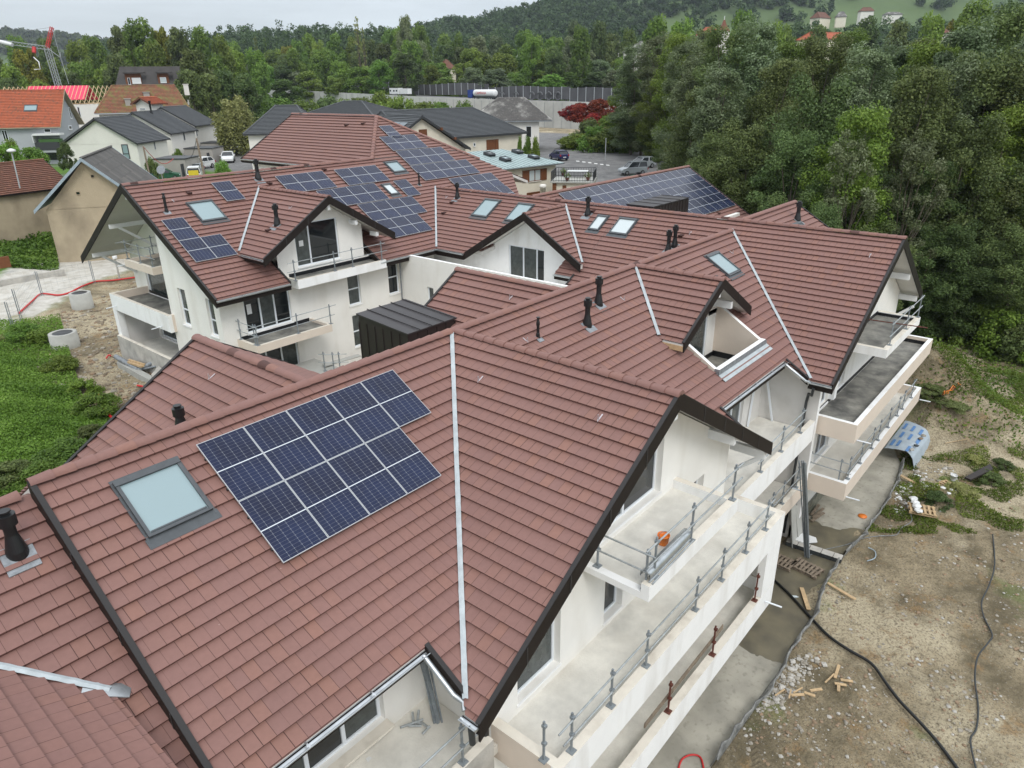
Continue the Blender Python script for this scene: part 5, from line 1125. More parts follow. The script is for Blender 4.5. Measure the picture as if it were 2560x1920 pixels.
# individual trees beyond the motorway and round the houses
FL = {'far_a': 'round mid green tree', 'far_b': 'dense dark green tree', 'far_c': 'tall grey green poplar', 'far_y': 'yellow green tree', 'far_g': 'bright green tree', 'far_p': 'narrow dark cypress'}
def F_(k, px, d, yt, s=None, where='beyond the motorway', z=None): return treepx(k, px, d, yt, s=s, z=z, label=FL[k]+' '+where, group=FL[k]+'s '+where, name='tree')
ks = ['far_a', 'far_b', 'far_a', 'far_g', 'far_a', 'far_c', 'far_g']
sk = [(270, 95), (330, 66), (400, 72), (470, 92), (520, 80), (560, 110), (620, 128), (680, 120), (740, 112), (800, 100), (860, 98), (930, 90), (1010, 60), (1040, 70), (1120, 95), (1190, 85), (1260, 90), (1330, 95), (1400, 88), (1450, 82), (1520, 92), (1600, 90), (1660, 110)]
def sky_y(px):
    for (a, ya), (b, yb) in zip(sk, sk[1:]):
        if a <= px <= b: return ya+(yb-ya)*(px-a)/(b-a)
    return 100
random.seed(9)
for row_, (d, dy, n) in enumerate([(390, 4, 24), (350, 28, 22), (318, 56, 20), (292, 84, 19)]):
    for i in range(n):
        px = 560+(1700-560)*(i+.5+random.uniform(-.35, .35))/n
        k = random.choice(ks); yt = sky_y(px)+dy+random.uniform(-14, 18)
        F_(k, px, d+random.uniform(-12, 12)-(px-1100)*.04, yt, s=1.2+random.uniform(-.15, .3), z=0)
for px, d, yt, k in [(1010, 330, 52, 'far_c'), (1330, 300, 98, 'far_g'), (1455, 290, 78, 'far_a'), (1380, 285, 120, 'far_b'), (1560, 280, 150, 'far_g'), (660, 420, 95, 'far_p'), (637, 420, 92, 'far_p'), (550, 420, 96, 'far_p'), (790, 380, 108, 'far_g'), (720, 380, 120, 'far_y'), (560, 370, 120, 'far_y')]: F_(k, px, d, yt, s=1., z=0)
for px, d, yt, k, s in [(-20, 300, 150, 'far_b', 1.2), (40, 300, 105, 'far_a', 1.1), (110, 290, 100, 'far_b', 1.1), (190, 290, 115, 'far_a', 1.1), (60, 240, 130, 'far_y', 1.1), (20, 230, 170, 'far_g', 1.0), (130, 250, 160, 'far_a', 1.1), (200, 240, 160, 'far_g', 1.1), (255, 235, 170, 'far_g', 1.0), (170, 225, 185, 'far_b', .9), (230, 300, 105, 'far_a', 1.1), (300, 260, 75, 'far_b', 1.2), (345, 250, 66, 'far_a', 1.35), (400, 255, 80, 'far_y', 1.), (440, 250, 78, 'far_b', 1.2), (495, 250, 85, 'far_a', 1.2), (380, 240, 120, 'far_a', 1.), (550, 270, 105, 'far_a', 1.1), (590, 290, 130, 'far_g', 1.1), (640, 290, 130, 'far_g', 1.1), (290, 230, 140, 'far_b', 1.), (100, 215, 205, 'far_g', .8), (15, 205, 200, 'far_b', .8)]:
    F_(k, px, d, yt, s, 'behind the old houses at the left', z=-6)
for px, d, yt, k, s in [(480, 185, 130, 'far_b', 1.0), (520, 175, 190, 'far_b', .85), (560, 180, 180, 'far_b', .8), (605, 178, 190, 'far_b', .7), (470, 170, 180, 'far_b', .8), (625, 200, 215, 'far_b', .5), (430, 200, 185, 'far_b', .7)]:
    F_(k, px, d, yt, s, 'beside the mossy roofed house', z=-6)
treepx('willow', 590, 140, 238, s=1.05, z=-6.8, label='pale weeping willow standing between the grey roofed houses', name='weeping_willow')
for px, d, yt, k, s in [(2340, 200, 45, 'far_g', .9), (2440, 210, 20, 'far_a', 1.2), (2540, 200, 15, 'far_b', 1.2), (1930, 220, 65, 'far_g', 1.), (2050, 230, 70, 'far_b', .9), (1860, 230, 45, 'far_a', 1.0), (2250, 230, 60, 'far_b', 1.), (1640, 240, 60, 'far_a', 1.2), (1700, 250, 60, 'far_g', 1.2), (2170, 250, 50, 'far_b', 1.), (2390, 260, 60, 'far_y', .9), (2490, 230, 70, 'far_g', 1.), (1760, 300, 80, 'far_b', 1.2), (2030, 300, 85, 'far_b', 1.), (1970, 300, 80, 'far_a', 1.), (1500, 330, 60, 'far_b', 1.1), (1440, 340, 65, 'far_c', 1.1)]:
    F_(k, px, d, yt, s, 'above the wood at the right', z=-6)
# =================================================================== NEIGHBOURING BUILDINGS
mat('wall_white', (.72, .70, .65), .9, noise=(.6, .06)); mat('wall_grey', (.40, .42, .44), .9, noise=(.6, .08)); mat('wall_old', (.46, .38, .27), .95, noise=(.5, .25), col2=(.36, .30, .21), stain=(.33, (.17, .14, .10), .75, .6), bump=(14, .5))
mat('wall_cream', (.70, .65, .54), .9, noise=(.8, .1)); mat('wall_taupe', (.34, .32, .29), .9, noise=(1, .08)); mat('shutter_brown', (.16, .055, .018), .7, noise=(6, .2)); mat('dark_trim', (.035, .037, .04), .5); mat('bluegreen_roof', (.33, .42, .42), .5, noise=(.6, .2), bump=(2, .1))
mat('blue_trim', (.30, .37, .42), .6, noise=(2, .2)); mat('timber_new', (.60, .46, .27), .8, noise=(2, .2)); mat('foil_pink', (.75, .04, .11), .6, noise=(1, .15)); mat('glass_car', (.02, .025, .03), .05); mat('tyre', (.012, .012, .012), .8); mat('rim', (.35, .36, .37), .35, metal=.7)
mat('concrete_wall', (.50, .50, .48), .9, noise=(.15, .25), stain=(.3, (.36, .36, .34), .5, .2)); mat('barrier', (.085, .085, .09), .8, noise=(.2, .35)); mat('barrier_post', (.35, .37, .38), .6); mat('white_paint', (.70, .71, .71), .35, noise=(2, .05)); mat('blue_paint', (.015, .045, .22), .35); mat('silver_paint', (.42, .45, .47), .3, metal=.5); mat('navy_paint', (.012, .014, .07), .3); mat('yellow_paint', (.65, .5, .03), .4); mat('red_paint', (.5, .02, .02), .5); mat('green_plastic', (.01, .08, .04), .5); mat('light_red', (.35, .01, .01), .3)
mat('crane_grey', (.35, .37, .38), .5); mat('conc_new', (.40, .40, .37), .9, noise=(2, .15)); mat('mansard', (.055, .05, .048), .75, noise=(.5, .3)); mat('collector', (.10, .13, .15), .2); mat('flower_green', (.05, .12, .03), .8); mat('asphalt_road', (.2, .2, .195), .9, noise=(.4, .15)); mat('road_paint', (.7, .7, .68), .8)
class House:
    """box house: near eave corner A (pixel at a distance), second eave corner B at the same height, depth w away from the viewer"""
    def __init__(s, label, cat, A, dep, B, w, zb, name='house', flip=1, group=None, L=None):
        a = PD(A[0], A[1], dep); b = PZ(B[0], B[1], a[2]) if len(B) == 2 else PD(*B); s.ze = a[2]; s.u = (b-a)[:2]; s.L = np.linalg.norm(s.u); s.u /= s.L
        if L: s.L = L
        s.v = np.array((-s.u[1], s.u[0])); 
        if s.v@(a[:2]-CAM[:2]) < 0: s.v = -s.v
        s.a = a[:2]; s.w = w; s.zb = zb; s.t = thing(name, label, cat, (a[0], a[1], zb), 0, group)
        print('%-14s L %.1f ze %.1f zb %.1f at %.0f,%.0f' % (name, s.L, s.ze, zb, a[0], a[1]))
    def p(s, i, j, z): q = s.a+s.u*i+s.v*j; return (q[0], q[1], z)
    def P(s, i, j): return tuple(s.a+s.u*i+s.v*j)
    def body(s, m, o=.5, x0=None, x1=None, y0=None, y1=None, zt=None, name='wall', zb=None):
        x0 = o if x0 is None else x0; x1 = s.L-o if x1 is None else x1; y0 = o if y0 is None else y0; y1 = s.w-o if y1 is None else y1
        mb = MB(); mb.prism([s.P(x0, y0), s.P(x1, y0), s.P(x1, y1), s.P(x0, y1)], (s.ze-.05 if zt is None else zt), s.zb-1 if zb is None else zb); return mb.build(name, [m], s.t)
    def zr_px(s, x, y, i, j): q = s.P(i, j); return vert(x, y, q[0], q[1])
    def zf(s, k0, k1, base, off=0):
        """height field rising by k1 per metre along v and k0 along u"""
        def f(x, y): d = np.array((x, y))-s.a; return base+k0*(d@s.u)+k1*(d@s.v)+off
        return f
    def slope(s, pts, f, dn, m, expo=.36, tw=.3, lip=.08, trim='dark_trim'):
        d = s.u*dn[0]+s.v*dn[1]; g = -(f(*(s.a+d))-f(*s.a))
        ds = min(q[0]*d[0]+q[1]*d[1] for q in [s.P(*p) for p in pts])
        return slope('roof', [[s.P(*p) for p in pts]], f, tuple(d), ds, s.t, (m,), expo, tw, lip, .12, under=trim)
    def gable(s, zr, m, wm, along='u', expo=.36, tw=.3, trim='dark_trim', j=None, lip=.08, oh=.5):
        """ridge along u at the middle of the depth"""
        h = s.w/2 if j is None else j; g = (zr-s.ze)/h; g2 = (zr-s.ze)/(s.w-h)
        if along == 'u':
            s.slope([(0, 0), (s.L, 0), (s.L, h), (0, h)], s.zf(0, g, s.ze), (0, -1), m, expo, tw, lip, trim)
            s.slope([(0, h), (s.L, h), (s.L, s.w), (0, s.w)], s.zf(0, -g2, s.ze+g2*s.w), (0, 1), m, expo, tw, lip, trim)
            for x in (oh, s.L-oh):
                mb = MB(); q = [s.p(x, oh, s.ze-.1), s.p(x, s.w-oh, s.ze-.1), s.p(x, h, zr-.22-g*.0)]; r = [s.p(x+.05*(1 if x == oh else -1), a_, z_) for a_, z_ in ((oh, s.ze-.1), (s.w-oh, s.ze-.1), (h, zr-.22))]
                mb.add(q+r, [(0, 1, 2), (5, 4, 3), (0, 3, 4, 1), (1, 4, 5, 2), (2, 5, 3, 0)]); mb.build('gable_wall', [wm], s.t)
            ridge('ridge_cap', s.p(0, h, zr+.04), s.p(s.L, h, zr+.04), s.t, m=m, seg=.45)
            for x in (0, s.L):
                mb = MB(); mb.bar(s.p(x, 0, s.ze+.05), s.p(x, h, zr+.05), .08, .3, drop=1); mb.bar(s.p(x, h, zr+.05), s.p(x, s.w, s.ze+.05), .08, .3, drop=1); mb.build('verge_board', [trim], s.t)
        else:
            h = s.L/2 if j is None else j; g = (zr-s.ze)/h; g2 = (zr-s.ze)/(s.L-h)
            s.slope([(0, 0), (h, 0), (h, s.w), (0, s.w)], s.zf(g, 0, s.ze), (-1, 0), m, expo, tw, lip, trim)
            s.slope([(h, 0), (s.L, 0), (s.L, s.w), (h, s.w)], s.zf(-g2, 0, s.ze+g2*s.L), (1, 0), m, expo, tw, lip, trim)
            for y in (oh, s.w-oh):
                mb = MB(); d = .05*(1 if y == oh else -1); q = [s.p(oh, y, s.ze-.1), s.p(s.L-oh, y, s.ze-.1), s.p(h, y, zr-.22)]; r = [s.p(oh, y+d, s.ze-.1), s.p(s.L-oh, y+d, s.ze-.1), s.p(h, y+d, zr-.22)]
                mb.add(q+r, [(0, 1, 2), (5, 4, 3), (0, 3, 4, 1), (1, 4, 5, 2), (2, 5, 3, 0)]); mb.build('gable_wall', [wm], s.t)
            ridge('ridge_cap', s.p(h, 0, zr+.04), s.p(h, s.w, zr+.04), s.t, m=m, seg=.45)
            for y in (0, s.w):
                mb = MB(); mb.bar(s.p(0, y, s.ze+.05), s.p(h, y, zr+.05), .1, .32, drop=1); mb.bar(s.p(h, y, zr+.05), s.p(s.L, y, s.ze+.05), .1, .32, drop=1); mb.build('verge_board', [trim], s.t)
    def hip(s, zr, m, wm, hx0, hx1, expo=.36, tw=.3, trim='dark_trim', lip=.08, cap=None):
        h = s.w/2; g = (zr-s.ze)/h
        s.slope([(0, 0), (s.L, 0), (s.L-hx1, h), (hx0, h)], s.zf(0, g, s.ze), (0, -1), m, expo, tw, lip, trim); s.slope([(0, s.w), (hx0, h), (s.L-hx1, h), (s.L, s.w)], s.zf(0, -g, s.ze+g*s.w), (0, 1), m, expo, tw, lip, trim)
        if hx0: s.slope([(0, 0), (hx0, h), (0, s.w)], s.zf((zr-s.ze)/hx0, 0, s.ze), (-1, 0), m, expo, tw, lip, trim)
        if hx1: s.slope([(s.L, 0), (s.L, s.w), (s.L-hx1, h)], s.zf(-(zr-s.ze)/hx1, 0, s.ze+(zr-s.ze)/hx1*s.L), (1, 0), m, expo, tw, lip, trim)
        c = cap or m
        ridge('ridge_cap', s.p(hx0, h, zr+.04), s.p(s.L-hx1, h, zr+.04), s.t, m=c, seg=.5)
        for a_, b_ in (((0, 0), (hx0, h)), ((0, s.w), (hx0, h)), ((s.L, 0), (s.L-hx1, h)), ((s.L, s.w), (s.L-hx1, h))): ridge('hip_cap', s.p(*a_, s.ze+.05), s.p(*b_, zr+.05), s.t, m=c, seg=.5)
        mb = MB()
        for a_, b_ in (((0, 0), (s.L, 0)), ((0, 0), (0, s.w)), ((s.L, 0), (s.L, s.w))): mb.bar(s.p(*a_, s.ze), s.p(*b_, s.ze), .1, .2, drop=1)
        mb.build('gutter', [trim], s.t)
    def win(s, x0, y0, x1, y1, side='f', o=.5, pane='pane_dark', frame='pvc_white', fw=.07, cols=(1,), trans=None, shut=None, sill=True, name='window'):
        """window from two photo pixels on a facade: f = front (v=o), l = left end (u=o), r = right end (u=L-o)"""
        if side == 'f': n = s.v; k = n@s.a+o; N = -s.v; U = s.u
        elif side == 'l': n = s.u; k = n@s.a+o; N = -s.u; U = s.v
        else: n = s.u; k = n@s.a+s.L-o; N = s.u; U = s.v
        a = on(x0, y0, (n[0], n[1], 0), k); b = on(x1, y1, (n[0], n[1], 0), k); U3 = np.array((U[0], U[1], 0)); N3 = np.array((N[0], N[1], 0.))
        ua, ub = sorted(((a-np.array((*s.a, 0)))@U3, (b-np.array((*s.a, 0)))@U3)); za, zb_ = sorted((a[2], b[2])); O = np.array((*s.a, 0.))
        O = O+(np.array((*s.v, 0))*o if side == 'f' else np.array((*s.u, 0))*(o if side == 'l' else s.L-o))
        w = window(O+N3*.09, U3, N3, (ua, ub, za, zb_), s.t, .045, cols, trans, pane, fw, sill, frame, name, sillm='wall_white')
        if shut:
            for q in ((ua-(ub-ua)*.52, ua-.02), (ub+.02, ub+(ub-ua)*.52)):
                mb = MB(); v_ = [O+U3*x+np.array((0, 0, z))+N3*t for t in (.02, .1) for x, z in ((q[0], za), (q[1], za), (q[1], zb_), (q[0], zb_))]
                mb.add(v_, [(0, 1, 2, 3), (7, 6, 5, 4), (0, 4, 5, 1), (1, 5, 6, 2), (2, 6, 7, 3), (3, 7, 4, 0)]); mb.build('shutter', [shut], s.t)
        return w
# --- old barn with the big gable wall
c1 = lambda x, y: (x/2.458, y/2.458); q1 = lambda x, y: (x/4.608, 150+y/4.608)
Hs = House('old barn with stained bare render gable wall and dark fibre cement roof', 'barn', (84, 528), 66, (372, 512), 15, -8.9, 'barn')
zr = Hs.zr_px(224, 395, Hs.L*.5, 0); Hs.gable(zr, 'fibre_tile', 'wall_old', along='v', expo=1.1, tw=.9, lip=.012, trim='blue_trim', oh=.8); Hs.body('wall_old', .8)
for a in ((555, 1073, 582, 1092), (465, 1178, 495, 1196)): Hs.win(*c1(a[0], a[1]), *c1(a[2], a[3]), o=.8, frame='wall_old', fw=.03, sill=False, name='vent_hole')
Hb = Hs
Hs = House('long low old house with moss flecked brown tile roof joined to the barn', 'house', (-60, 497), 70, (185, 470, 78), 9, -8.9, 'old_house')
Hs.gable(Hs.zr_px(60, 405, Hs.L*.6, 4.5), 'old_tile', 'wall_old', expo=.33, tw=.25, trim='fascia'); Hs.body('wall_old', .4)
mb = MB(); a = PD(5, 640, 64); mb.box(a[0]-.5, a[0]+.4, a[1]-.35, a[1]-.2, -7.6, -6.6); mb.build('door', ['shutter_brown'], Hs.t)
# --- three new white houses stepped in a row
ML = ['nearest', 'middle', 'farthest']
Hs = House('nearest of three new white row houses with grey roofs, its gable facing left', 'house', (146, 361), 113, (344, 359), 10.7, -7, 'row_house')
zr = Hs.zr_px(228, 296, Hs.L*.52, 0); Hs.gable(zr, 'grey_tile', 'wall_white', along='v', tw=.33, j=Hs.L*.52); Hs.body('wall_white', .5)
Hs.win(*q1(1395, 972), *q1(1505, 1138), frame='dark_trim', pane='pane_sky', fw=.12, trans=.35); Hs.win(*q1(1762, 925), *q1(1795, 1030), side='r', frame='wall_grey'); R1 = Hs
def rowh(label, A, dep, B, w, rid):
    h = House(label, 'house', A, dep, B, w, -7, 'row_house'); h.u = R1.u; h.v = R1.v; h.gable(h.zr_px(*rid, h.L*.5, 0), 'grey_tile', 'wall_white', along='v', tw=.33); h.body('wall_white', .5); return h
pA2 = PD(q1(1975, 850)[0], q1(1975, 850)[1], 114)
def rowh2(label, R_px, dep, rid_px, Lw, w):
    """placed by its right eave corner"""
    r = PD(*R_px, dep); t = House.__new__(House); t.u = R1.u; t.v = R1.v; t.L = Lw; t.w = w; t.ze = r[2]; t.zb = -7; t.a = r[:2]-R1.u*Lw; t.t = thing('row_house', label, 'house', (t.a[0], t.a[1], -7))
    zr_ = vert(*rid_px, *t.P(Lw*.5, 0)); t.gable(zr_, 'grey_tile', 'wall_white', along='v', tw=.33); t.body('wall_white', .5); return t
R2 = rowh2('middle one of three new white row houses with grey roofs and a thin black flue', q1(1975, 850), 127, (325, 281), R1.L, 10.7)
R3 = rowh2('farthest of three new white row houses with grey roofs, next to the willow', c1(1205, 775), 141, (400, 268), R1.L, 10.7)
for h, qs in ((R2, [(q1(2100, 825), q1(2135, 925))]), (R3, [((488, 323), (494, 340))])):
    for a_, b_ in qs: h.win(*a_, *b_, side='r', frame='wall_grey')
mb = MB(); a = R2.p(R2.L*.55, 5.5, 0); a = (a[0], a[1], vert(*q1(1850, 595), a[0], a[1])); mb.lathe([(.28, -.3), (.16, .4), (.16, 1.6), (.24, 1.6), (.24, 1.9)], a, 10); mb.build('flue_pipe', ['black_plastic'], R2.t)
# flat roofed taupe garages in front of them
def garage(label, A, dep, B, w, door, zb=-7):
    h = House(label, 'garage', A, dep, B, w, zb, 'garage'); h.u = R1.u; h.v = R1.v; h.L = min(h.L, 5.2); h.body('wall_taupe', 0, name='wall'); mb = MB(); mb.prism([h.P(-.1, -.1), h.P(h.L+.1, -.1), h.P(h.L+.1, h.w+.1), h.P(-.1, h.w+.1)], h.ze+.12, h.ze-.04); mb.build('flat_roof', ['dark_trim'], h.t)
    if door: h.win(*door[0], *door[1], side='r', o=0, pane='dark_trim', frame='dark_trim', sill=False, name='garage_door')
    return h
garage('nearest flat roofed taupe garage below the white row houses', q1(1765, 1145), 110, q1(2060, 1152), 5, (q1(2075, 1200), q1(2140, 1375)))
garage('second flat roofed taupe garage, behind the white hatchback', c1(1130, 915), 130, c1(1265, 928), 5, (c1(1268, 940), c1(1295, 1010)))
garage('farthest flat roofed taupe garage beside the parked white saloon', c1(1232, 880), 143, c1(1325, 892), 5, (c1(1332, 905), c1(1355, 975)))
# --- orange tiled house
Hs = House('grey rendered house with a bright orange tile roof and white framed gable windows', 'house', (-90, 322), 128, (151, 317), 11.5, -7, 'orange_roof_house')
zr = Hs.zr_px(176, 224, Hs.L, 5.75); Hs.gable(zr, 'orange_tile', 'wall_grey', expo=.36, tw=.28, trim='wall_old', oh=.8); Hs.body('wall_grey', .8)
for a in ((780, 545, 830, 675), (880, 537, 935, 665)): Hs.win(*q1(a[0], a[1]), *q1(a[2], a[3]), side='r', o=.8, fw=.16)
Hs.win(*q1(782, 755), *q1(830, 800), side='r', o=.8, fw=.16); Hs.win(*q1(505, 792), *q1(590, 832), o=.8); Hs.win(*q1(15, 810), *q1(110, 935), o=.8, cols=(1, 1))
mb = MB(); b0 = PD(*q1(375, 950), 122); bb = House.p
def boxv(h, x0, y0, x1, y1, out, m, name='balcony_parapet', up=0):
    n = h.v; a_ = on(x0, y0, (n[0], n[1], 0), n@h.a+.8-out); b_ = on(x1, y1, (n[0], n[1], 0), n@h.a+.8-out); i0 = (a_[:2]-h.a)@h.u; i1 = (b_[:2]-h.a)@h.u; z0, z1 = sorted((a_[2], b_[2])); mb = MB()
    mb.prism([h.P(i0, .8-out), h.P(i1, .8-out), h.P(i1, .78), h.P(i0, .78)], z1, z0); return mb.build(name, [m], h.t)
boxv(Hs, *q1(395, 952), *q1(690, 1035), 2, 'dark_trim', 'balcony'); boxv(Hs, *q1(415, 1036), *q1(690, 1062), 1.9, 'wall_grey', 'balcony_slab')
boxv(Hs, *q1(440, 915), *q1(690, 950), 1.6, 'flower_green', 'balcony_plants'); boxv(Hs, *q1(368, 852), *q1(690, 866), 2, 'white_paint', 'balcony_roof'); boxv(Hs, *q1(368, 866), *q1(382, 952), 2, 'white_paint', 'balcony_post')
boxv(Hs, *q1(440, 1075), *q1(670, 1150), .05, 'pane_dark', 'garage_door')
a = on(*q1(355, 555), (*(Hs.v*-(zr-Hs.ze)/5.75), 1), Hs.ze-(zr-Hs.ze)/5.75*(Hs.v@Hs.a)); g_ = (zr-Hs.ze)/5.75; nv = np.array((*(-Hs.v*g_), 1.)); nv /= np.linalg.norm(nv); dv = np.array((*(-Hs.v), -g_)); dv /= np.linalg.norm(dv)
_B = BLD; BLD = Hs.t; roof_window(a, nv, dv, 2.2, 1.3, 'pane_sky'); BLD = _B
# --- mossy tiled house with small dormer
Hs = House('house with a patchy mossy tile roof, two chimneys and a small tiled dormer', 'house', (236, 284), 150, (478, 272, 158), 12, -7, 'mossy_roof_house')
zr = Hs.zr_px(365, 213, Hs.L*.5, 6); Hs.hip(zr, 'mossy_tile', 'wall_white', 4.4, 2.2, expo=.4, tw=.3, trim='wall_grey'); Hs.body('wall_white', .8)
def chim(h, px, dj, w_, m='wall_grey', top=None):
    n = h.v; a_ = on(px[0], px[1], (n[0], n[1], 0), n@h.a+dj); i0 = (a_[:2]-h.a)@h.u; mb = MB(); zt = vert(*top, *h.P(i0, dj)); mb.prism([h.P(i0-w_, dj-w_), h.P(i0+w_, dj-w_), h.P(i0+w_, dj+w_), h.P(i0-w_, dj+w_)], zt, a_[2]-1.2); mb.prism([h.P(i0-w_*1.25, dj-w_*1.25), h.P(i0+w_*1.25, dj-w_*1.25), h.P(i0+w_*1.25, dj+w_*1.25), h.P(i0-w_*1.25, dj+w_*1.25)], zt+.15, zt); mb.build('chimney', [m], h.t)
chim(Hs, q1(1485, 545), 2, .55, 'wall_taupe', q1(1480, 450)); chim(Hs, q1(1700, 470), 4, .6, 'wall_taupe', q1(1690, 375)); chim(Hs, c1(1145, 550), 8, .5, 'wall_white', c1(1145, 520))
D = House('x', 'x', q1(1500, 505), 145, q1(1735, 505), 4, Hs.ze, 'dormer'); bpy.data.objects.remove(D.t); D.t = Hs.t; D.gable(D.zr_px(*q1(1590, 430), D.L*.5, 0), 'orange_tile', 'wall_white', along='v', expo=.3, oh=.7, trim='orange_tile'); D.body('wall_white', .7, zb=Hs.ze); D.win(*q1(1610, 555), *q1(1680, 575), o=.7)
# --- dark mansard house
Hs = House('dark mansard roofed house with two recessed attic windows and a white blind', 'house', (288, 216), 185, (478, 212, 190), 11, -7, 'mansard_house')
f0 = PD(303, 166, 186); hz = vert(390, 166, *Hs.P(Hs.L*.5, 2.5)); mb = MB(); A_ = [Hs.p(0, 0, Hs.ze), Hs.p(Hs.L, 0, Hs.ze), Hs.p(Hs.L-.3, 2.6, hz), Hs.p(1.6, 2.6, hz)]; B_ = [Hs.p(0, Hs.w, Hs.ze), Hs.p(Hs.L, Hs.w, Hs.ze), Hs.p(Hs.L-.3, Hs.w-2.6, hz), Hs.p(1.6, Hs.w-2.6, hz)]
mb.add(A_+B_, [(0, 1, 2, 3), (5, 4, 7, 6), (3, 2, 6, 7), (0, 3, 7, 4), (1, 5, 6, 2)]); mb.build('mansard_roof', ['mansard'], Hs.t); Hs.body('wall_white', .4)
for a in ((1430, 155, 1640, 285), (1805, 152, 1955, 270)):
    o_ = boxv(Hs, *q1(a[0]-20, a[1]-12), *q1(a[2]+25, a[1]), 1.4, 'mansard', 'dormer_roof'); boxv(Hs, *q1(a[0], a[1]), *q1(a[2], a[3]), -.1+.6, 'shutter_brown', 'dormer_wall')
Hs.win(*q1(1515, 205), *q1(1630, 270), o=.28, pane='white_paint'); Hs.win(*q1(1465, 205), *q1(1510, 285), o=.28); Hs.win(*q1(1840, 200), *q1(1922, 262), o=.28, pane='pane_pale')
# --- roof under construction: pink foil and bare trusses
Hs = House('house under construction with bright pink roofing foil and pale bare timber trusses', 'building site', (24, 262), 190, (232, 272, 193), 12, -7, 'unfinished_house')
zr = Hs.zr_px(150, 216, Hs.L*.55, 6); g_ = (zr-Hs.ze)/6
onr = lambda x, y: (on(x, y, (Hs.v[0], Hs.v[1], 0), Hs.v@Hs.a+6)[:2]-Hs.a)@Hs.u
i0 = onr(72, 216); i1 = onr(222, 218)
mb = MB(); mb.add([Hs.p(i0, 1.2, Hs.ze+g_*1.2+.15), Hs.p(i1, 1.2, Hs.ze+g_*1.2+.15), Hs.p(i1, 6, zr+.15), Hs.p(i0, 6, zr+.15), Hs.p(i1, 10.8, Hs.ze+g_*1.2), Hs.p(i0, 10.8, Hs.ze+g_*1.2)], [(0, 1, 2, 3), (3, 2, 4, 5)]); mb.build('roofing_foil', ['foil_pink'], Hs.t)
mb = MB()
for k in range(15):
    x = i0+.4+(i1-i0-.8)*k/14; mb.bar(Hs.p(x, 1.3, Hs.ze+g_*1.3+.2), Hs.p(x, 6, zr+.2), .14, .08)
mb.build('battens', ['timber_new'], Hs.t)
x = -3.
while x < Hs.L+4:
    mb = MB(); mb.bar(Hs.p(x, 0, Hs.ze), Hs.p(x, 6, zr), .1, .22); mb.bar(Hs.p(x, 6, zr), Hs.p(x, 12, Hs.ze), .1, .22); mb.bar(Hs.p(x, 0, Hs.ze), Hs.p(x, 12, Hs.ze), .1, .2); mb.bar(Hs.p(x, 3, Hs.ze+3*g_), Hs.p(x, 6, Hs.ze), .08, .14); mb.bar(Hs.p(x, 9, Hs.ze+3*g_), Hs.p(x, 6, Hs.ze), .08, .14); mb.build('roof_truss', ['timber_new'], Hs.t); x += 1.15
Hs.body('wall_white', .4, x0=-3, x1=Hs.L+4, zt=Hs.ze-.2)
# --- tower crane behind
cb = PD(152, 210, 215); T = thing('tower_crane', 'red and grey self erecting tower crane standing behind the pink roof at the left', 'crane', (cb[0], cb[1], -6))
def lattice(mb, p, q, w, n, r=.09):
    p = np.array(p, float); q = np.array(q, float); d = (q-p)/np.linalg.norm(q-p); a = np.cross(d, RX) if abs(d@RX) < .8 else np.cross(d, (0, 0, 1)); a /= np.linalg.norm(a); b = np.cross(d, a); cs = [(a+b)*w/2, (a-b)*w/2, (-a-b)*w/2, (b-a)*w/2]
    for c in cs: mb.tube([p+c, q+c], r, 4, caps=False)
    for i in range(n):
        s0 = p+(q-p)*i/n; s1 = p+(q-p)*(i+1)/n
        for k in range(4): mb.tube([s0+cs[k], s1+cs[(k+1) % 4]], r*.6, 3, caps=False)
tp = PD(118, 120, 215); mb = MB(); lattice(mb, (cb[0], cb[1], -6), tp, 1.3, 26); mb.build('mast', ['crane_grey'], T)
tip = PD(130, 68, 215); mb = MB(); lattice(mb, tp, tip, .7, 8, .1); mb.build('mast_head', ['red_paint'], T)
mb = MB(); lattice(mb, tp, PD(0, 104, 215), .9, 14, .07); mb.build('jib', ['crane_grey'], T); mb = MB(); mb.tube([PD(0, 104, 214.5), PD(31, 112, 214.5)], .6, 6); mb.build('counterweight_sign', ['white_paint'], T)
mb = MB(); mb.tube([tip, PD(62, 78, 215)], .05, 4); mb.tube([tip, PD(150, 140, 215)], .05, 4); mb.tube([tp, PD(150, 143, 215)], .09, 4); mb.tube([PD(150, 130, 215), PD(152, 145, 215), PD(172, 210, 215)], .06, 4); mb.build('stay_cable', ['crane_grey'], T)
mb = MB(); mb.tube([PD(85, 118, 213), PD(85, 132, 213)], .55, 6); mb.build('trolley', ['red_paint'], T); mb = MB(); mb.tube([PD(84, 143, 213), PD(97, 155, 213), PD(101, 173, 213), PD(86, 174, 213)], .16, 5); mb.build('hook_beam', ['white_paint'], T)
# --- grey hipped house right of the willow
Hs = House('white house with a low grey hipped roof behind the red brown hipped roof', 'house', (607, 336), 112, (790, 333), 13, -7.2, 'hipped_house')
Hs.hip(Hs.zr_px(760, 263, Hs.L*.6, 6.5), 'grey_tile', 'wall_white', 4, 4, tw=.33); Hs.body('wall_white', .6)

Hs = House('second grey hipped roof with a ridge rising behind the white hipped house', 'house', (740, 292), 128, (935, 292), 14, -7, 'hipped_house'); Hs.hip(Hs.zr_px(808, 254, Hs.L*.4, 7), 'grey_tile', 'wall_white', 6, 6, tw=.33); Hs.body('wall_white', .6)
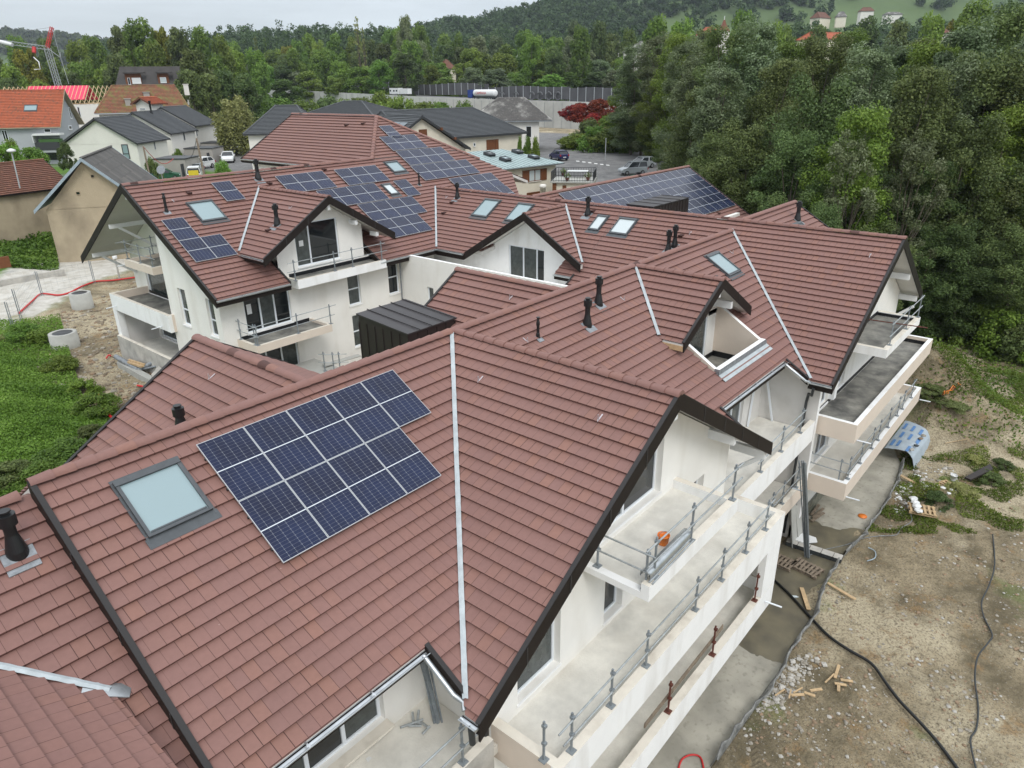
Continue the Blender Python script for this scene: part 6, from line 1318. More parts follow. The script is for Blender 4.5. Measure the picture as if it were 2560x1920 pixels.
# --- dark roofed house with gabled wing and brown shutters
c2 = lambda x, y: (850+x/2.458, y/2.458); c3_ = lambda x, y: (940+x/3.16, 200+y/3.16)
Hs = House('cream house with a big dark grey tiled roof, a gabled wing and brown shutters', 'house', (1146, 343), 104, (1318, 331), 15, -6.5, 'shuttered_house')
Hs.a = Hs.a-Hs.u*9; Hs.L += 9; zr = Hs.zr_px(1212, 269, Hs.L*.72, 7.5); Hs.hip(zr, 'grey_tile', 'wall_cream', 1.0, 5.0, tw=.33); Hs.body('wall_cream', .6)
Hs.win(*c3_(895, 472), *c3_(943, 557), shut='shutter_brown', pane='shutter_brown', frame='shutter_brown', o=.6); Hs.win(*c3_(768, 497), *c3_(785, 523), o=.6)
D = House('x', 'x', c3_(228, 400), 97, (*c3_(748, 540), 92), 9, -6.5, 'wing'); bpy.data.objects.remove(D.t)
P0_ = PD(*c3_(748, 540), 92); D = House.__new__(House); D.u = Hs.u; D.v = Hs.v; D.L = 14.5; D.w = 8; D.ze = P0_[2]; D.zb = -6.5; D.a = P0_[:2]-Hs.u*14.5; D.t = Hs.t
D.gable(vert(*c3_(385, 285), *D.P(7.25, 0)), 'grey_tile', 'wall_cream', along='v', tw=.33); D.body('wall_cream', .5); D.win(*c3_(337, 392), *c3_(403, 455), pane='shutter_brown', frame='shutter_brown')
for q in ((497, 385), (605, 460)):
    mb = MB(); a = on(*c3_(*q), (D.v[0], D.v[1], 0), D.v@D.a+.4); mb.bar(a, a-np.array((*D.v, 0))*.7, .25, .3); mb.build('roof_beam', ['shutter_brown'], Hs.t)
mb = MB(); zz = D.ze; gq = (vert(*c3_(385, 285), *D.P(7.25, 0))-D.ze)/7.25
for k in range(4):
    i_ = .3; j0 = 1+k*1.6; mb.add([D.p(i_, j0, D.ze+gq*i_+.15), D.p(i_+5.5, j0, D.ze+gq*(i_+5.5)+.15), D.p(i_+5.5, j0+1.5, D.ze+gq*(i_+5.5)+.15), D.p(i_, j0+1.5, D.ze+gq*i_+.15)], [(0, 1, 2, 3)])
mb.build('roof_collector', ['collector'], Hs.t)
# --- slate hipped house
Hs = House('white house with a steep weathered grey slate hipped roof', 'house', (1170, 304), 140, (1380, 301), 15, -6.5, 'slate_roof_house')
Hs.hip(Hs.zr_px(1262, 245, Hs.L*.55, 7.5), 'slate_tile', 'wall_white', 6, 5.2, expo=.3, tw=.28, trim='lead'); Hs.body('wall_white', .8, x0=.9, x1=Hs.L-2.5)
Hs.win(*c3_(1185, 365), *c3_(1228, 455), o=.8)
# --- blue green roofed house
Hs = House('cream house with a shallow pale blue green metal roof, four skylights and brown shutters', 'house', (1234, 425), 76, (1409, 406), 11, -5.2, 'metal_roof_house')
Hs.a = Hs.a-Hs.u*4; Hs.L += 4; zr = vert(1310, 376, *Hs.P(Hs.L*.6, 8)); zf_ = Hs.zf(0, (zr-Hs.ze)/8, Hs.ze); o_ = MB(); o_.prism([Hs.P(-2, 0), Hs.P(Hs.L, 0), Hs.P(Hs.L-2.5, 8), Hs.P(-2, 8)], zf_, lambda x, y: zf_(x, y)-.18, 0); mr_ = o_.build('metal_roof', ['bluegreen_roof'], Hs.t)
mb = MB()
for k in range(26):
    x = -1.8+k*.62
    if x < Hs.L-.3: j1 = 8 if x < Hs.L-2.6 else 8*(Hs.L-x)/2.6; mb.bar(Hs.p(x, 0, Hs.ze+.03), Hs.p(x, j1, Hs.ze+.03+(zr-Hs.ze)/8*j1), .03, .05)
mb.build('seam', ['bluegreen_roof'], mr_); Hs.body('wall_cream', .6, x1=Hs.L-.7, y1=8); gutter(Hs.p(-2, 0, Hs.ze-.05), Hs.p(Hs.L, 0, Hs.ze-.05), Hs.t, tuple(-Hs.v), .1, m='lead')
g_ = (zr-Hs.ze)/8; nv = np.array((*(-Hs.v*g_), 1.)); nv /= np.linalg.norm(nv); dv = np.array((*(-Hs.v), -g_)); dv /= np.linalg.norm(dv); BLD = Hs.t
for q, pn in (((895, 598), 'pane_grey'), ((1020, 638), 'pane_sky'), ((1115, 578), 'pane_grey'), ((1245, 620), 'pane_sky')):
    a = on(*c3_(*q), (*(-Hs.v*g_), 1), Hs.ze-g_*(Hs.v@Hs.a)); mb = MB(); uu = np.array((*Hs.u, 0)); a2 = a+nv*.12; mb.bar(a2-dv*.55, a2+dv*.55, .95, .3, up=nv); mb.build('skylight_kerb', ['dark_trim'], Hs.t); roof_window(a+nv*.24, nv, dv, .85, 1.0, pn)
BLD = _B
Hs.win(*c3_(1205, 712), *c3_(1298, 792), o=.6, cols=(1, 1), frame='shutter_brown', pane='pane_pale', shut='shutter_brown'); Hs.win(*c3_(955, 742), *c3_(978, 795), o=.6, frame='shutter_brown', shut=None); Hs.win(*c3_(980, 740), *c3_(1014, 797), o=.6, frame='shutter_brown', pane='shutter_brown'); Hs.win(*c3_(1190, 892), *c3_(1300, 930), o=.6, frame='shutter_brown', pane='shutter_brown')
mb = MB(); a = PD(*c3_(1318, 925), 72); mb.lathe([(.28, -2), (.28, .9), (.34, .9), (.34, 1.2), (.2, 1.25)], a, 12); mb.build('chimney', ['wall_white'], Hs.t)
# roof terrace with iron railing
Te = House('small rendered annexe with a railed roof terrace holding a table and pots', 'annexe', c3_(1420, 800), 77, (*c3_(1716, 783), 76.2), 4.2, -5.4, 'terrace_annexe'); Te.body('wall_cream', 0, zt=Te.ze-.15); mb = MB(); mb.prism([Te.P(-.6, -.3), Te.P(Te.L+.1, -.3), Te.P(Te.L+.1, Te.w), Te.P(-.6, Te.w)], Te.ze, Te.ze-.15); mb.build('terrace_slab', ['conc_new'], Te.t)
mb = MB()
for (i0_, j0_), (i1_, j1_) in (((-.5, -.2), (Te.L, -.2)), ((Te.L, -.2), (Te.L, Te.w)), ((-.5, -.2), (-.5, Te.w)), ((-.5, Te.w), (Te.L, Te.w))):
    for z in (.12, 1.0): mb.bar(Te.p(i0_, j0_, Te.ze+z), Te.p(i1_, j1_, Te.ze+z), .05, .05)
    n = int(math.hypot(i1_-i0_, j1_-j0_)/.28)
    for k in range(n+1): t_ = k/n; mb.bar(Te.p(i0_+(i1_-i0_)*t_, j0_+(j1_-j0_)*t_, Te.ze), Te.p(i0_+(i1_-i0_)*t_, j0_+(j1_-j0_)*t_, Te.ze+1.0), .025, .025, up=(1, 0, 0))
mb.build('railing', ['dark_trim'], Te.t); Te.win(*c3_(1475, 832), *c3_(1503, 885), o=0, pane='shutter_brown', frame='shutter_brown'); Te.win(*c3_(1395, 800), *c3_(1424, 900), o=-.05, pane='shutter_brown', frame='shutter_brown', sill=False, name='door')
tb = thing('terrace_table', 'white table standing on the railed roof terrace', 'table', Te.p(2, 3.5, Te.ze)); mb = MB(); mb.prism([Te.P(.9, 2.9), Te.P(3.2, 2.9), Te.P(3.2, 4.1), Te.P(.9, 4.1)], Te.ze+.75, Te.ze+.7); mb.build('table_top', ['white_paint'], tb)
for i_, j_ in ((1, 3), (3.1, 3), (1, 4), (3.1, 4)): mb = MB(); mb.bar(Te.p(i_, j_, Te.ze), Te.p(i_, j_, Te.ze+.7), .05, .05, up=(1, 0, 0)); mb.build('leg', ['white_paint'], tb)
for i, (i_, j_, k_) in enumerate(((3.4, 1.0, 'flower_green'), (1.2, .3, 'flower_green'), (.3, 4.6, 'leaf_bright'))):
    pt = thing('potted_plant', ['potted plant at the railing corner of the roof terrace', 'plant pot on the front edge of the roof terrace', 'leafy planter on the house side of the roof terrace'][i], 'plant', Te.p(i_, j_, Te.ze)); mb = MB(); mb.lathe([(.16, 0), (.24, .35)], Te.p(i_, j_, Te.ze), 10); mb.build('pot', ['rust'], pt)
    v, t_ = leaves(np.array([Te.p(i_, j_, Te.ze+.6)]), np.array([.4]), 120, .14, i+70); o_ = obj('foliage', leafmesh('foliage', v, t_, 'leaf_mid'), pt)
# --- distant houses
def far_house(label, A, dep, B, w, ridge_px, m, wm, zb, name='distant_house', hip=2.5, frac=.5, group=None):
    h = House(label, 'house', A, dep, B, w, zb, name, group=group); h.hip(h.zr_px(*ridge_px, h.L*frac, w/2), m, wm, hip, hip, expo=.8, tw=.8, lip=.06); h.body(wm, .4); return h
h = far_house('large grey roofed house standing among the trees right of the middle', (1556, 131), 300, (1668, 127), 14, (1620, 103), 'slate_tile', 'wall_white', 6, hip=5); h.win(1568, 137, 1576, 148, o=.4)
far_house('small grey roofed house half hidden in the trees on the slope', (1495, 107), 420, (1528, 105), 9, (1512, 97), 'slate_tile', 'wall_white', 22)
far_house('pinkish roofed house half hidden in the trees beyond the motorway', (1114, 172), 330, (1142, 172), 9, (1128, 149), 'old_tile', 'wall_cream', 9)
far_house('orange roofed long house behind the top of the wood', (2036, 98), 260, (2136, 100), 9, (2086, 80), 'orange_tile', 'wall_cream', 15)
far_house('white house with a rusty lean-to roof at the upper right', (2330, 84), 250, (2372, 82), 8, (2352, 72), 'old_tile', 'wall_white', 16)
far_house('white walled house with a pale brown roof highest among the hillside houses', (2152, 28), 560, (2187, 27), 10, (2170, 18), 'old_tile', 'wall_white', 46)
far_house('leftmost hillside house with a solar roof', (2050, 44), 560, (2078, 46), 9, (2062, 30), 'old_tile', 'wall_cream', 46); far_house('brown roofed hillside house between the two others', (2090, 42), 560, (2118, 41), 9, (2104, 29), 'slate_tile', 'wall_cream', 46); far_house('long low white hillside house at the right', (2215, 36), 560, (2258, 35), 9, (2236, 30), 'slate_tile', 'wall_white', 48)
# church
Hs = House('church with an orange tiled roof and a slim orange spire', 'church', (1763, 86), 300, (1815, 86), 10, 19, 'church'); Hs.hip(Hs.zr_px(1790, 68, Hs.L*.5, 5), 'orange_tile', 'wall_white', 2.5, 1.5, expo=.8, tw=.8); Hs.body('wall_white', .4)
mb = MB(); a = PD(1808, 82, 298); mb.box(a[0]-2, a[0]+2, a[1]-2, a[1]+2, 18, a[2]+.6); mb.build('tower', ['wall_white'], Hs.t); mb = MB(); mb.lathe([(3, a[2]+.6), (1.1, a[2]+3), (.4, vert(1808, 50, a[0], a[1]))], (a[0], a[1], 0), 4); mb.build('spire', ['orange_tile'], Hs.t); mb = MB(); mb.tube([(a[0], a[1], vert(1808, 50, a[0], a[1])), (a[0], a[1], vert(1808, 40, a[0], a[1]))], .15, 4); mb.build('finial', ['white_paint'], Hs.t)
# =================================================================== MOTORWAY
wpx = [(640, 217, 345), (700, 224, 330), (900, 234, 292), (1100, 244, 258), (1300, 251, 228), (1520, 256, 200), (1700, 262, 182)]
wp = [PD(*q) for q in wpx]
Wl = thing('retaining_wall', 'long pale panelled concrete retaining wall carrying the motorway', 'retaining wall', tuple(wp[3][:2])+(-6,)); mb = MB(); mp2 = MB()
for a, b in zip(wp, wp[1:]):
    d = (b-a)[:2]; d /= np.linalg.norm(d); n = np.array((d[1], -d[0])); n = n if n@(CAM[:2]-a[:2]) > 0 else -n
    mb.prism([tuple(a[:2]), tuple(b[:2]), tuple(b[:2]-n*.5), tuple(a[:2]-n*.5)], lambda x, y: (a[2]+b[2])/2*0+a[2]+(b[2]-a[2])*(np.array((x, y))-a[:2])@d/np.linalg.norm((b-a)[:2]), -8)
    L_ = np.linalg.norm((b-a)[:2]); k = 0
    while k < L_: q = a+(b-a)*k/L_; mp2.bar((q[0]+n[0]*.02, q[1]+n[1]*.02, -8), (q[0]+n[0]*.02, q[1]+n[1]*.02, q[2]-.4), .12, .06, up=(n[0], n[1], 0)); k += 4
mb.build('wall', ['concrete_wall'], Wl); mp2.build('joint', ['lead'], Wl)
dirw = np.array((wp[5]-wp[0])[:2]); dirw /= np.linalg.norm(dirw); nw = np.array((dirw[1], -dirw[0])); nw = nw if nw@(CAM[:2]-wp[3][:2]) < 0 else -nw
mb = MB(); A_ = [tuple(p[:2]) for p in wp]; rd = []
for a, b in zip(wp, wp[1:]): mb.add([(a[0]+nw[0]*.55, a[1]+nw[1]*.55, a[2]-.9), (b[0]+nw[0]*.55, b[1]+nw[1]*.55, b[2]-.9), (b[0]+nw[0]*26, b[1]+nw[1]*26, b[2]-.9), (a[0]+nw[0]*26, a[1]+nw[1]*26, a[2]-.9)], [(0, 1, 2, 3)])
for f in mb.f:
    pass
mb.build('motorway', ['asphalt_road'], None, 'structure')
Nb = thing('noise_barrier', 'dark panelled noise barrier with pale posts along the far side of the motorway', 'noise barrier', tuple(wp[3][:2]+nw*24)+(2,)); mb = MB(); mp2 = MB(); mg = MB()
bar = [(560, 208, 183), (700, 214, 190), (900, 221, 199), (1100, 228, 210), (1300, 238, 219), (1530, 250, 230), (1700, 256, 236)]
npan = 0; prev = None
for (a, b) in zip(wp, wp[1:]):
    L_ = np.linalg.norm((b-a)[:2]); n = max(1, round(L_/4))
    for k in range(n):
        p = a[:2]+(b-a)[:2]*k/n+nw*24; q = a[:2]+(b-a)[:2]*(k+1)/n+nw*24; z = a[2]-.9; hh = 4.2+.25*math.sin(npan*.7); npan += 1
        mb.bar((*p, z+hh/2), (*q, z+hh/2), .15, hh, drop=0); mb.build('panel', ['barrier'], Nb); mb = MB(); mp2.bar((p[0]-nw[0]*.15, p[1]-nw[1]*.15, z), (p[0]-nw[0]*.15, p[1]-nw[1]*.15, z+hh+.1), .22, .2, up=(*nw, 0)); mp2.build('post', ['barrier_post'], Nb); mp2 = MB()
mat('spray_blue', (.03, .10, .26), .8, noise=(.5, .5)); mat('spray_grey', (.13, .135, .14), .8, noise=(1, .4))
# painted lettering shapes on the right part of the barrier
def onbar(px, py, off=24-.25): a = on(px, py, (nw[0], nw[1], 0), nw@wp[4][:2]+off); return a
mb = MB()
for px in (1195, 1350, 1372, 1395, 1255, 1290, 1330): a = onbar(px, 240); mb.tube([a+np.array((*dirw, 0))*1.3*math.cos(t)+np.array((0, 0, 1.3*math.sin(t))) for t in np.linspace(.3, 5.6, 12)], .22, 5)
mb.build('sprayed_letters', ['spray_grey'], Nb)
mb = MB()
for px, w_ in ((1465, 3.4), (1505, 3), (1530, 3)): a = onbar(px, 246); u_ = np.array((*dirw, 0)); mb.add([a-u_*w_-(0, 0, 1.4), a+u_*w_-(0, 0, 1.4), a+u_*w_+(0, 0, 1.3), a-u_*w_+(0, 0, 1.3)], [(0, 1, 2, 3)])
mb.build('sprayed_field', ['spray_blue'], Nb)
# =================================================================== VEHICLES
def wheels(T, L, W, r, xs, z=0):
    for x in xs:
        for s_ in (-1, 1):
            mb = MB(); c = (x, s_*(W/2-.12), r+z); v = []; n = 18
            for y0 in (-.1, .1):
                for k in range(n): v.append((c[0]+r*math.cos(2*math.pi*k/n), c[1]+y0, c[2]+r*math.sin(2*math.pi*k/n)))
            mb.add(v, [(k, (k+1) % n, n+(k+1) % n, n+k) for k in range(n)]+[tuple(range(n-1, -1, -1)), tuple(range(n, 2*n))]); o = mb.build('wheel', ['tyre'], T)
            mb = MB(); v = []
            for y0 in (-.115, .115):
                for k in range(n): v.append((c[0]+r*.6*math.cos(2*math.pi*k/n), c[1]+y0, c[2]+r*.6*math.sin(2*math.pi*k/n)))
            mb.add(v, [tuple(range(n-1, -1, -1)), tuple(range(n, 2*n))]); mb.build('rim', ['rim'], o)
def car(label, pos, heading, L, W, prof, cabin, paint, name='parked_car', cat='car', sc=1., patch=False):
    """prof: side outline of the lower body [(x,z)], cabin: [(x,z)] outline of the glasshouse; local x forward"""
    T = thing(name, label, cat, (0, 0, 0))
    def loft(pr, w0, w1, m, nm, inset=.0, par=T):
        mb = MB(); zs = [z for x, z in pr]; zl, zh = min(zs), max(zs); n = len(pr); v = []
        for sd_ in (-1, 1):
            for x, z in pr: t_ = (z-zl)/(zh-zl+1e-6); w = (w0+(w1-w0)*t_)/2*(1-.10*max(0, abs(x)/(L/2)-.72)/.28); v.append((x, sd_*w, z))
        mb.add(v, [tuple(range(n-1, -1, -1)), tuple(range(n, 2*n))]+[(k, (k+1) % n, n+(k+1) % n, n+k) for k in range(n)]); o = mb.build(nm, [m], par)
        bv = o.modifiers.new('b', 'BEVEL'); bv.width = .07; bv.segments = 3; bv.limit_method = 'ANGLE'; bv.angle_limit = .5; return o
    loft(prof, W, W*.97, paint, 'body'); loft(cabin, W*.93, W*.74, 'glass_car', 'windows')
    top = [(x, z) for x, z in cabin if z > max(q[1] for q in cabin)-.12]; x0, x1 = min(t_[0] for t_ in top), max(t_[0] for t_ in top); zt = max(z for x, z in cabin)
    mb = MB(); mb.box(x0-.05, x1+.05, -W*.375, W*.375, zt-.03, zt+.035); o = mb.build('roof_panel', [paint], T)
    bv = o.modifiers.new('b', 'BEVEL'); bv.width = .03; bv.segments = 2
    base = sorted(cabin, key=lambda q: q[1])[:2]; xb0, xb1 = min(q[0] for q in base), max(q[0] for q in base); zb0 = min(q[1] for q in cabin)
    for sd_ in (-1, 1):
        for (xa, xt) in ((xb1, x1), (xb0, x0), ((xb0+xb1)/2-.1, (x0+x1)/2-.1)): mb = MB(); mb.bar((xa, sd_*W*.466, zb0+.02), (xt, sd_*W*.372, zt), .06, .06); mb.build('pillar', [paint], T)
    wheels(T, L, W, .31, (L*.31, -L*.29))
    for sd_ in (-1, 1):
        mb = MB(); mb.box(L/2-.16, L/2-.02, sd_*W*.42-.13, sd_*W*.42+.13, .62, .76); mb.build('headlight', ['pane_pale'], T); mb = MB(); mb.box(-L/2-.01, -L/2+.1, sd_*W*.41-.1, sd_*W*.41+.1, .7, .95); mb.build('tail_light', ['light_red'], T)
        mb = MB(); mb.box(xb1-.35, xb1-.2, sd_*(W/2+.02), sd_*(W/2+.16), .95, 1.08); mb.build('wing_mirror', [paint], T)
    mb = MB(); mb.box(-L/2-.02, -L/2+.02, -.26, .26, .5, .61); mb.box(L/2-.04, L/2+.0, -.26, .26, .42, .52); mb.build('number_plate', ['white_paint'], T)
    if patch: mb = MB(); mb.box(-2.12, -2.06, -.6, .6, .9, 1.5); mb.build('yellow_patch', ['yellow_paint'], T)
    T.location = pos; T.rotation_euler = (0, 0, heading); T.scale = (sc, sc, sc); return T
hatch = [(-1.95, .3), (1.95, .28), (2.0, .6), (1.9, .8), (1.0, .95), (-1.9, 1.0), (-2.0, .8)]; hcab = [(-1.85, .95), (1.0, .93), (.3, 1.38), (-.2, 1.45), (-1.4, 1.42)]
sal = [(-2.2, .3), (2.2, .28), (2.25, .6), (2.1, .8), (1.1, .95), (-2.1, 1.02), (-2.25, .8)]; scab = [(-1.7, .98), (1.1, .93), (.3, 1.38), (-.3, 1.43), (-1.0, 1.38)]
vanp = [(-2.0, .32), (2.05, .3), (2.1, .6), (2.0, .85), (1.2, 1.05), (-2.0, 1.1), (-2.05, .8)]; vcab = [(-1.98, 1.05), (1.2, 1.02), (.45, 1.72), (.1, 1.8), (-1.85, 1.78)]
def road(px, py): p = hit(px, py, -6); return (p[0], p[1], zg(p[0], p[1])+.02)
def head(px0, px1): a = road(*px0); b = road(*px1); return math.atan2(b[1]-a[1], b[0]-a[0])
p = road(1582, 436); hv = head((1625, 433), (1535, 440)); car('silver small van with side windows parked in front of the wood', p, hv, 4.1, 1.75, vanp, vcab, 'silver_paint', 'parked_van', 'van', 1.05)
p = road(1605, 420); car('grey hatchback mostly hidden behind the silver van', p, hv+.3, 4.0, 1.7, hatch, hcab, 'silver_paint', sc=1.15)
p = road(1397, 400); car('dark blue hatchback parked by the ivy covered bank', p, head((1412, 398), (1380, 392)), 4.0, 1.7, hatch, hcab, 'navy_paint', sc=1.15)
p = road(572, 405); car('white saloon parked facing us beside the farthest garage', p, head((580, 380), (562, 408)), 4.4, 1.8, sal, scab, 'white_paint', sc=1.25)
p = road(505, 422); car('white hatchback seen side on in front of the second garage', p, head((535, 415), (480, 424)), 4.2, 1.75, hatch, hcab, 'white_paint', sc=1.25)
p = road(493, 437); car('silver saloon parked between the white hatchback and the yellow marked van', p, head((510, 420), (480, 440)), 4.3, 1.75, sal, scab, 'silver_paint', sc=1.15)
p = road(490, 452); Tv = car('white delivery van with a yellow patch on its rear beside the leaning pole', p, head((488, 465), (495, 440)), 4.3, 1.8, vanp, vcab, 'white_paint', 'parked_van', 'van', 1.15, patch=True)
p = road(415, 450); car('dark green hatchback standing at the foot of the nearest garage', p, head((390, 448), (430, 446)), 4.0, 1.7, hatch, hcab, 'green_plastic', sc=1.1)
# tanker truck and camper on the motorway
def onroad(px, py, off): a = on(px, py, (nw[0], nw[1], 0), nw@wp[3][:2]+off); return a
a = onroad(1205, 246, 6); zr_ = a[2]; i_ = min(range(len(wp)-1), key=lambda k: abs(wpx[k][0]-1150)); hd = math.atan2(-dirw[1], -dirw[0])
Tt = thing('tanker_truck', 'white tanker trailer with red lettering behind a blue lorry cab on the motorway', 'truck', (0, 0, 0)); mb = MB()
n = 20; R_ = 1.25; xs = [(-8.0, .5), (-7.85, 1.0), (-7.4, R_), (3.6, R_), (4.0, 1.05), (4.15, .5)]; v = [(x, r*math.cos(2*math.pi*k/n), 2.45+r*math.sin(2*math.pi*k/n)) for x, r in xs for k in range(n)]
mb.add(v, [(i*n+k, i*n+(k+1) % n, (i+1)*n+(k+1) % n, (i+1)*n+k) for i in range(len(xs)-1) for k in range(n)], smooth=True); mb.add(v[:n], [tuple(range(n))]); mb.add(v[-n:], [tuple(range(n))]); mb.build('tank', ['white_paint'], Tt)
mb = MB(); mb.box(-7.6, 4.3, -1.1, 1.1, .9, 1.2); mb.build('chassis', ['dark_trim'], Tt); mb = MB(); mb.box(4.6, 7.0, -1.22, 1.22, .7, 3.6); o_ = mb.build('cab', ['blue_paint'], Tt); bv = o_.modifiers.new('b', 'BEVEL'); bv.width = .15; bv.segments = 3; mb = MB(); mb.box(6.98, 7.03, -1.05, 1.05, 1.9, 2.9); mb.build('windscreen', ['glass_car'], Tt)
wheels(Tt, 15, 2.5, .5, (6.0, 3.6, -4.4, -5.6, -6.8))
cu = bpy.data.curves.new('t', 'FONT'); cu.body = 'CAMPANA'; cu.size = 1.25; cu.extrude = .01; to = bpy.data.objects.new('t', cu); COL.objects.link(to); dg = bpy.context.evaluated_depsgraph_get(); me = bpy.data.meshes.new_from_object(to.evaluated_get(dg)); bpy.data.objects.remove(to); me.materials.clear(); me.materials.append(MT['red_paint'])
lo = bpy.data.objects.new('lettering', me); COL.objects.link(lo); lo.parent = Tt; lo.location = (2.2, R_+.03, 2.05); lo.rotation_euler = (math.radians(90), 0, math.radians(180))
Tt.location = (a[0], a[1], wp[3][2]-.85); Tt.rotation_euler = (0, 0, hd); Tt.scale = (.93,)*3
mcam = onroad(990, 238, 6); Tc = thing('camper_van', 'long white motorhome towing a low trailer on the motorway at the left', 'motorhome', (0, 0, 0)); mb = MB(); mb.box(-3.6, 3.0, -1.1, 1.1, .45, 2.8); o_ = mb.build('body', ['white_paint'], Tc); bv = o_.modifiers.new('b', 'BEVEL'); bv.width = .3; bv.segments = 3
mb = MB(); mb.box(-2.6, -1.6, -1.12, 1.12, 1.5, 2.1); mb.box(-.8, .2, -1.12, 1.12, 1.5, 2.1); mb.box(1.7, 2.5, -1.12, 1.12, 1.5, 2.2); mb.build('windows', ['glass_car'], Tc); mb = MB(); mb.box(-9.5, -4.2, -1.05, 1.05, .5, 2.6); o_ = mb.build('trailer', ['white_paint'], Tc); bv = o_.modifiers.new('b', 'BEVEL'); bv.width = .25; bv.segments = 3; wheels(Tc, 7, 2.2, .35, (2, -2.3, -7)); Tc.location = (mcam[0], mcam[1], wp[2][2]-.85); Tc.rotation_euler = (0, 0, hd)
mcam = onroad(672, 222, 6); Tc = thing('delivery_van', 'white van passing at the far left end of the motorway wall', 'van', (0, 0, 0)); mb = MB(); mb.add([(-2.8, -1, .5), (3.0, -1, .5), (3.0, -1, 1.2), (2.2, -1, 1.6), (1.6, -1, 2.5), (-2.8, -1, 2.6), (-2.8, 1, .5), (3.0, 1, .5), (3.0, 1, 1.2), (2.2, 1, 1.6), (1.6, 1, 2.5), (-2.8, 1, 2.6)], [(0, 1, 2, 3, 4, 5), (11, 10, 9, 8, 7, 6)]+[(k, 6+k, 6+(k+1) % 6, (k+1) % 6) for k in range(6)]); mb.build('body', ['white_paint'], Tc); wheels(Tc, 6, 2, .35, (1.9, -1.9)); Tc.location = (mcam[0], mcam[1], wp[0][2]-.85); Tc.rotation_euler = (0, 0, hd)
# =================================================================== STREET THINGS ON THE LEFT
def pole(label, a, b, r, name='utility_pole', cat='pole', m='wood_old'):
    T = thing(name, label, cat, tuple(a)); mb = MB(); mb.tube([a, b], r, 8, rs=[r*1.2, r*.8]); mb.build('post', [m], T); return T
p0 = PD(*c1(1262, 1088), 104); p1 = PD(*c1(1207, 850), 102); T = pole('leaning wooden utility pole in front of the parked white cars', p0-(0, 0, 3), p1, .17)
p2 = PD(*c1(930, 1118), 95); p3 = PD(*c1(880, 900), 94); T2 = pole('slim wooden pole carrying a sagging cable beside the nearest garage', p2-(0, 0, 2), p3, .13)
mb = MB(); e = PD(*c1(1065, 975), 106); pts = [p3+(e-p3)*t-np.array((0, 0, 1.4*math.sin(math.pi*t))) for t in np.linspace(0, 1, 9)]; mb.tube(pts, .045, 5); tag(mb.build('cable', ['red_paint']), 'thin red cable sagging from the slim pole to the garage roof', 'cable')
mb = MB(); e = PD(*c1(1125, 945), 115); pts = [p1+(e-p1)*t-np.array((0, 0, 1.5*math.sin(math.pi*t))) for t in np.linspace(0, 1, 9)]; mb.tube(pts, .04, 5); tag(mb.build('cable', ['black_plastic']), 'thin black cable sagging from the leaning pole to the second garage', 'cable')
T = thing('street_sign', 'round traffic sign seen from behind near the dark green car', 'sign', tuple(PD(*c1(995, 1110), 90))); a = PD(*c1(988, 1043), 90); mb = MB(); mb.tube([PD(*c1(1000, 1115), 90)-(0, 0, 2), a], .05, 6); mb.build('post', ['lead'], T); mb = MB(); mb.tube([a-FW*.02, a+FW*.03], .55, 20); mb.build('sign_plate', ['lead'], T)
T = thing('street_lamp', 'short street lamp with a pale round head by the shrubs at the left edge', 'street lamp', tuple(PD(*q1(150, 1185), 72))); a = PD(*q1(130, 1050), 72); mb = MB(); mb.tube([PD(*q1(150, 1185), 72)-(0, 0, 2.5), a], .07, 8); mb.build('post', ['crane_grey'], T); mb = MB(); mb.lathe([(.1, -.1), (.42, -.05), (.40, .12), (.1, .26)], a, 14); mb.build('lamp_head', ['white_paint'], T)
for i, (px, py, dep, s, k, lb) in enumerate([(q1(50, 1060)[0], 405, 78, 1.2, 'bush_g', 'yellow green shrub at the left edge below the orange roofed house'), (q1(340, 1100)[0], 402, 85, 1.1, 'bush_a', 'round grey green shrub in front of the grey house'), (q1(110, 950)[0], 385, 82, .6, 'bush_g', 'small pale shrub beside the street lamp'), (375, 435, 95, .7, 'bush_b', 'dark green shrub at the foot of the slim pole'), (c1(1360, 1060)[0], 440, 102, .9, 'bush_g', 'bright green bush in front of the parked white saloon'), (c1(1090, 950)[0], 392, 118, .5, 'bush_a', 'small bush between the garages'), (q1(730, 1050)[0], 385, 92, .7, 'bush_b', 'dark bush beside the balcony of the orange roofed house')]):
    p = PD(px, py, dep); treepx(k, px, dep, py-[42, 30, 35, 35, 35, 18, 25][i], s=s, label=lb, name='shrub', cat='shrub', z=p[2]-1.6)
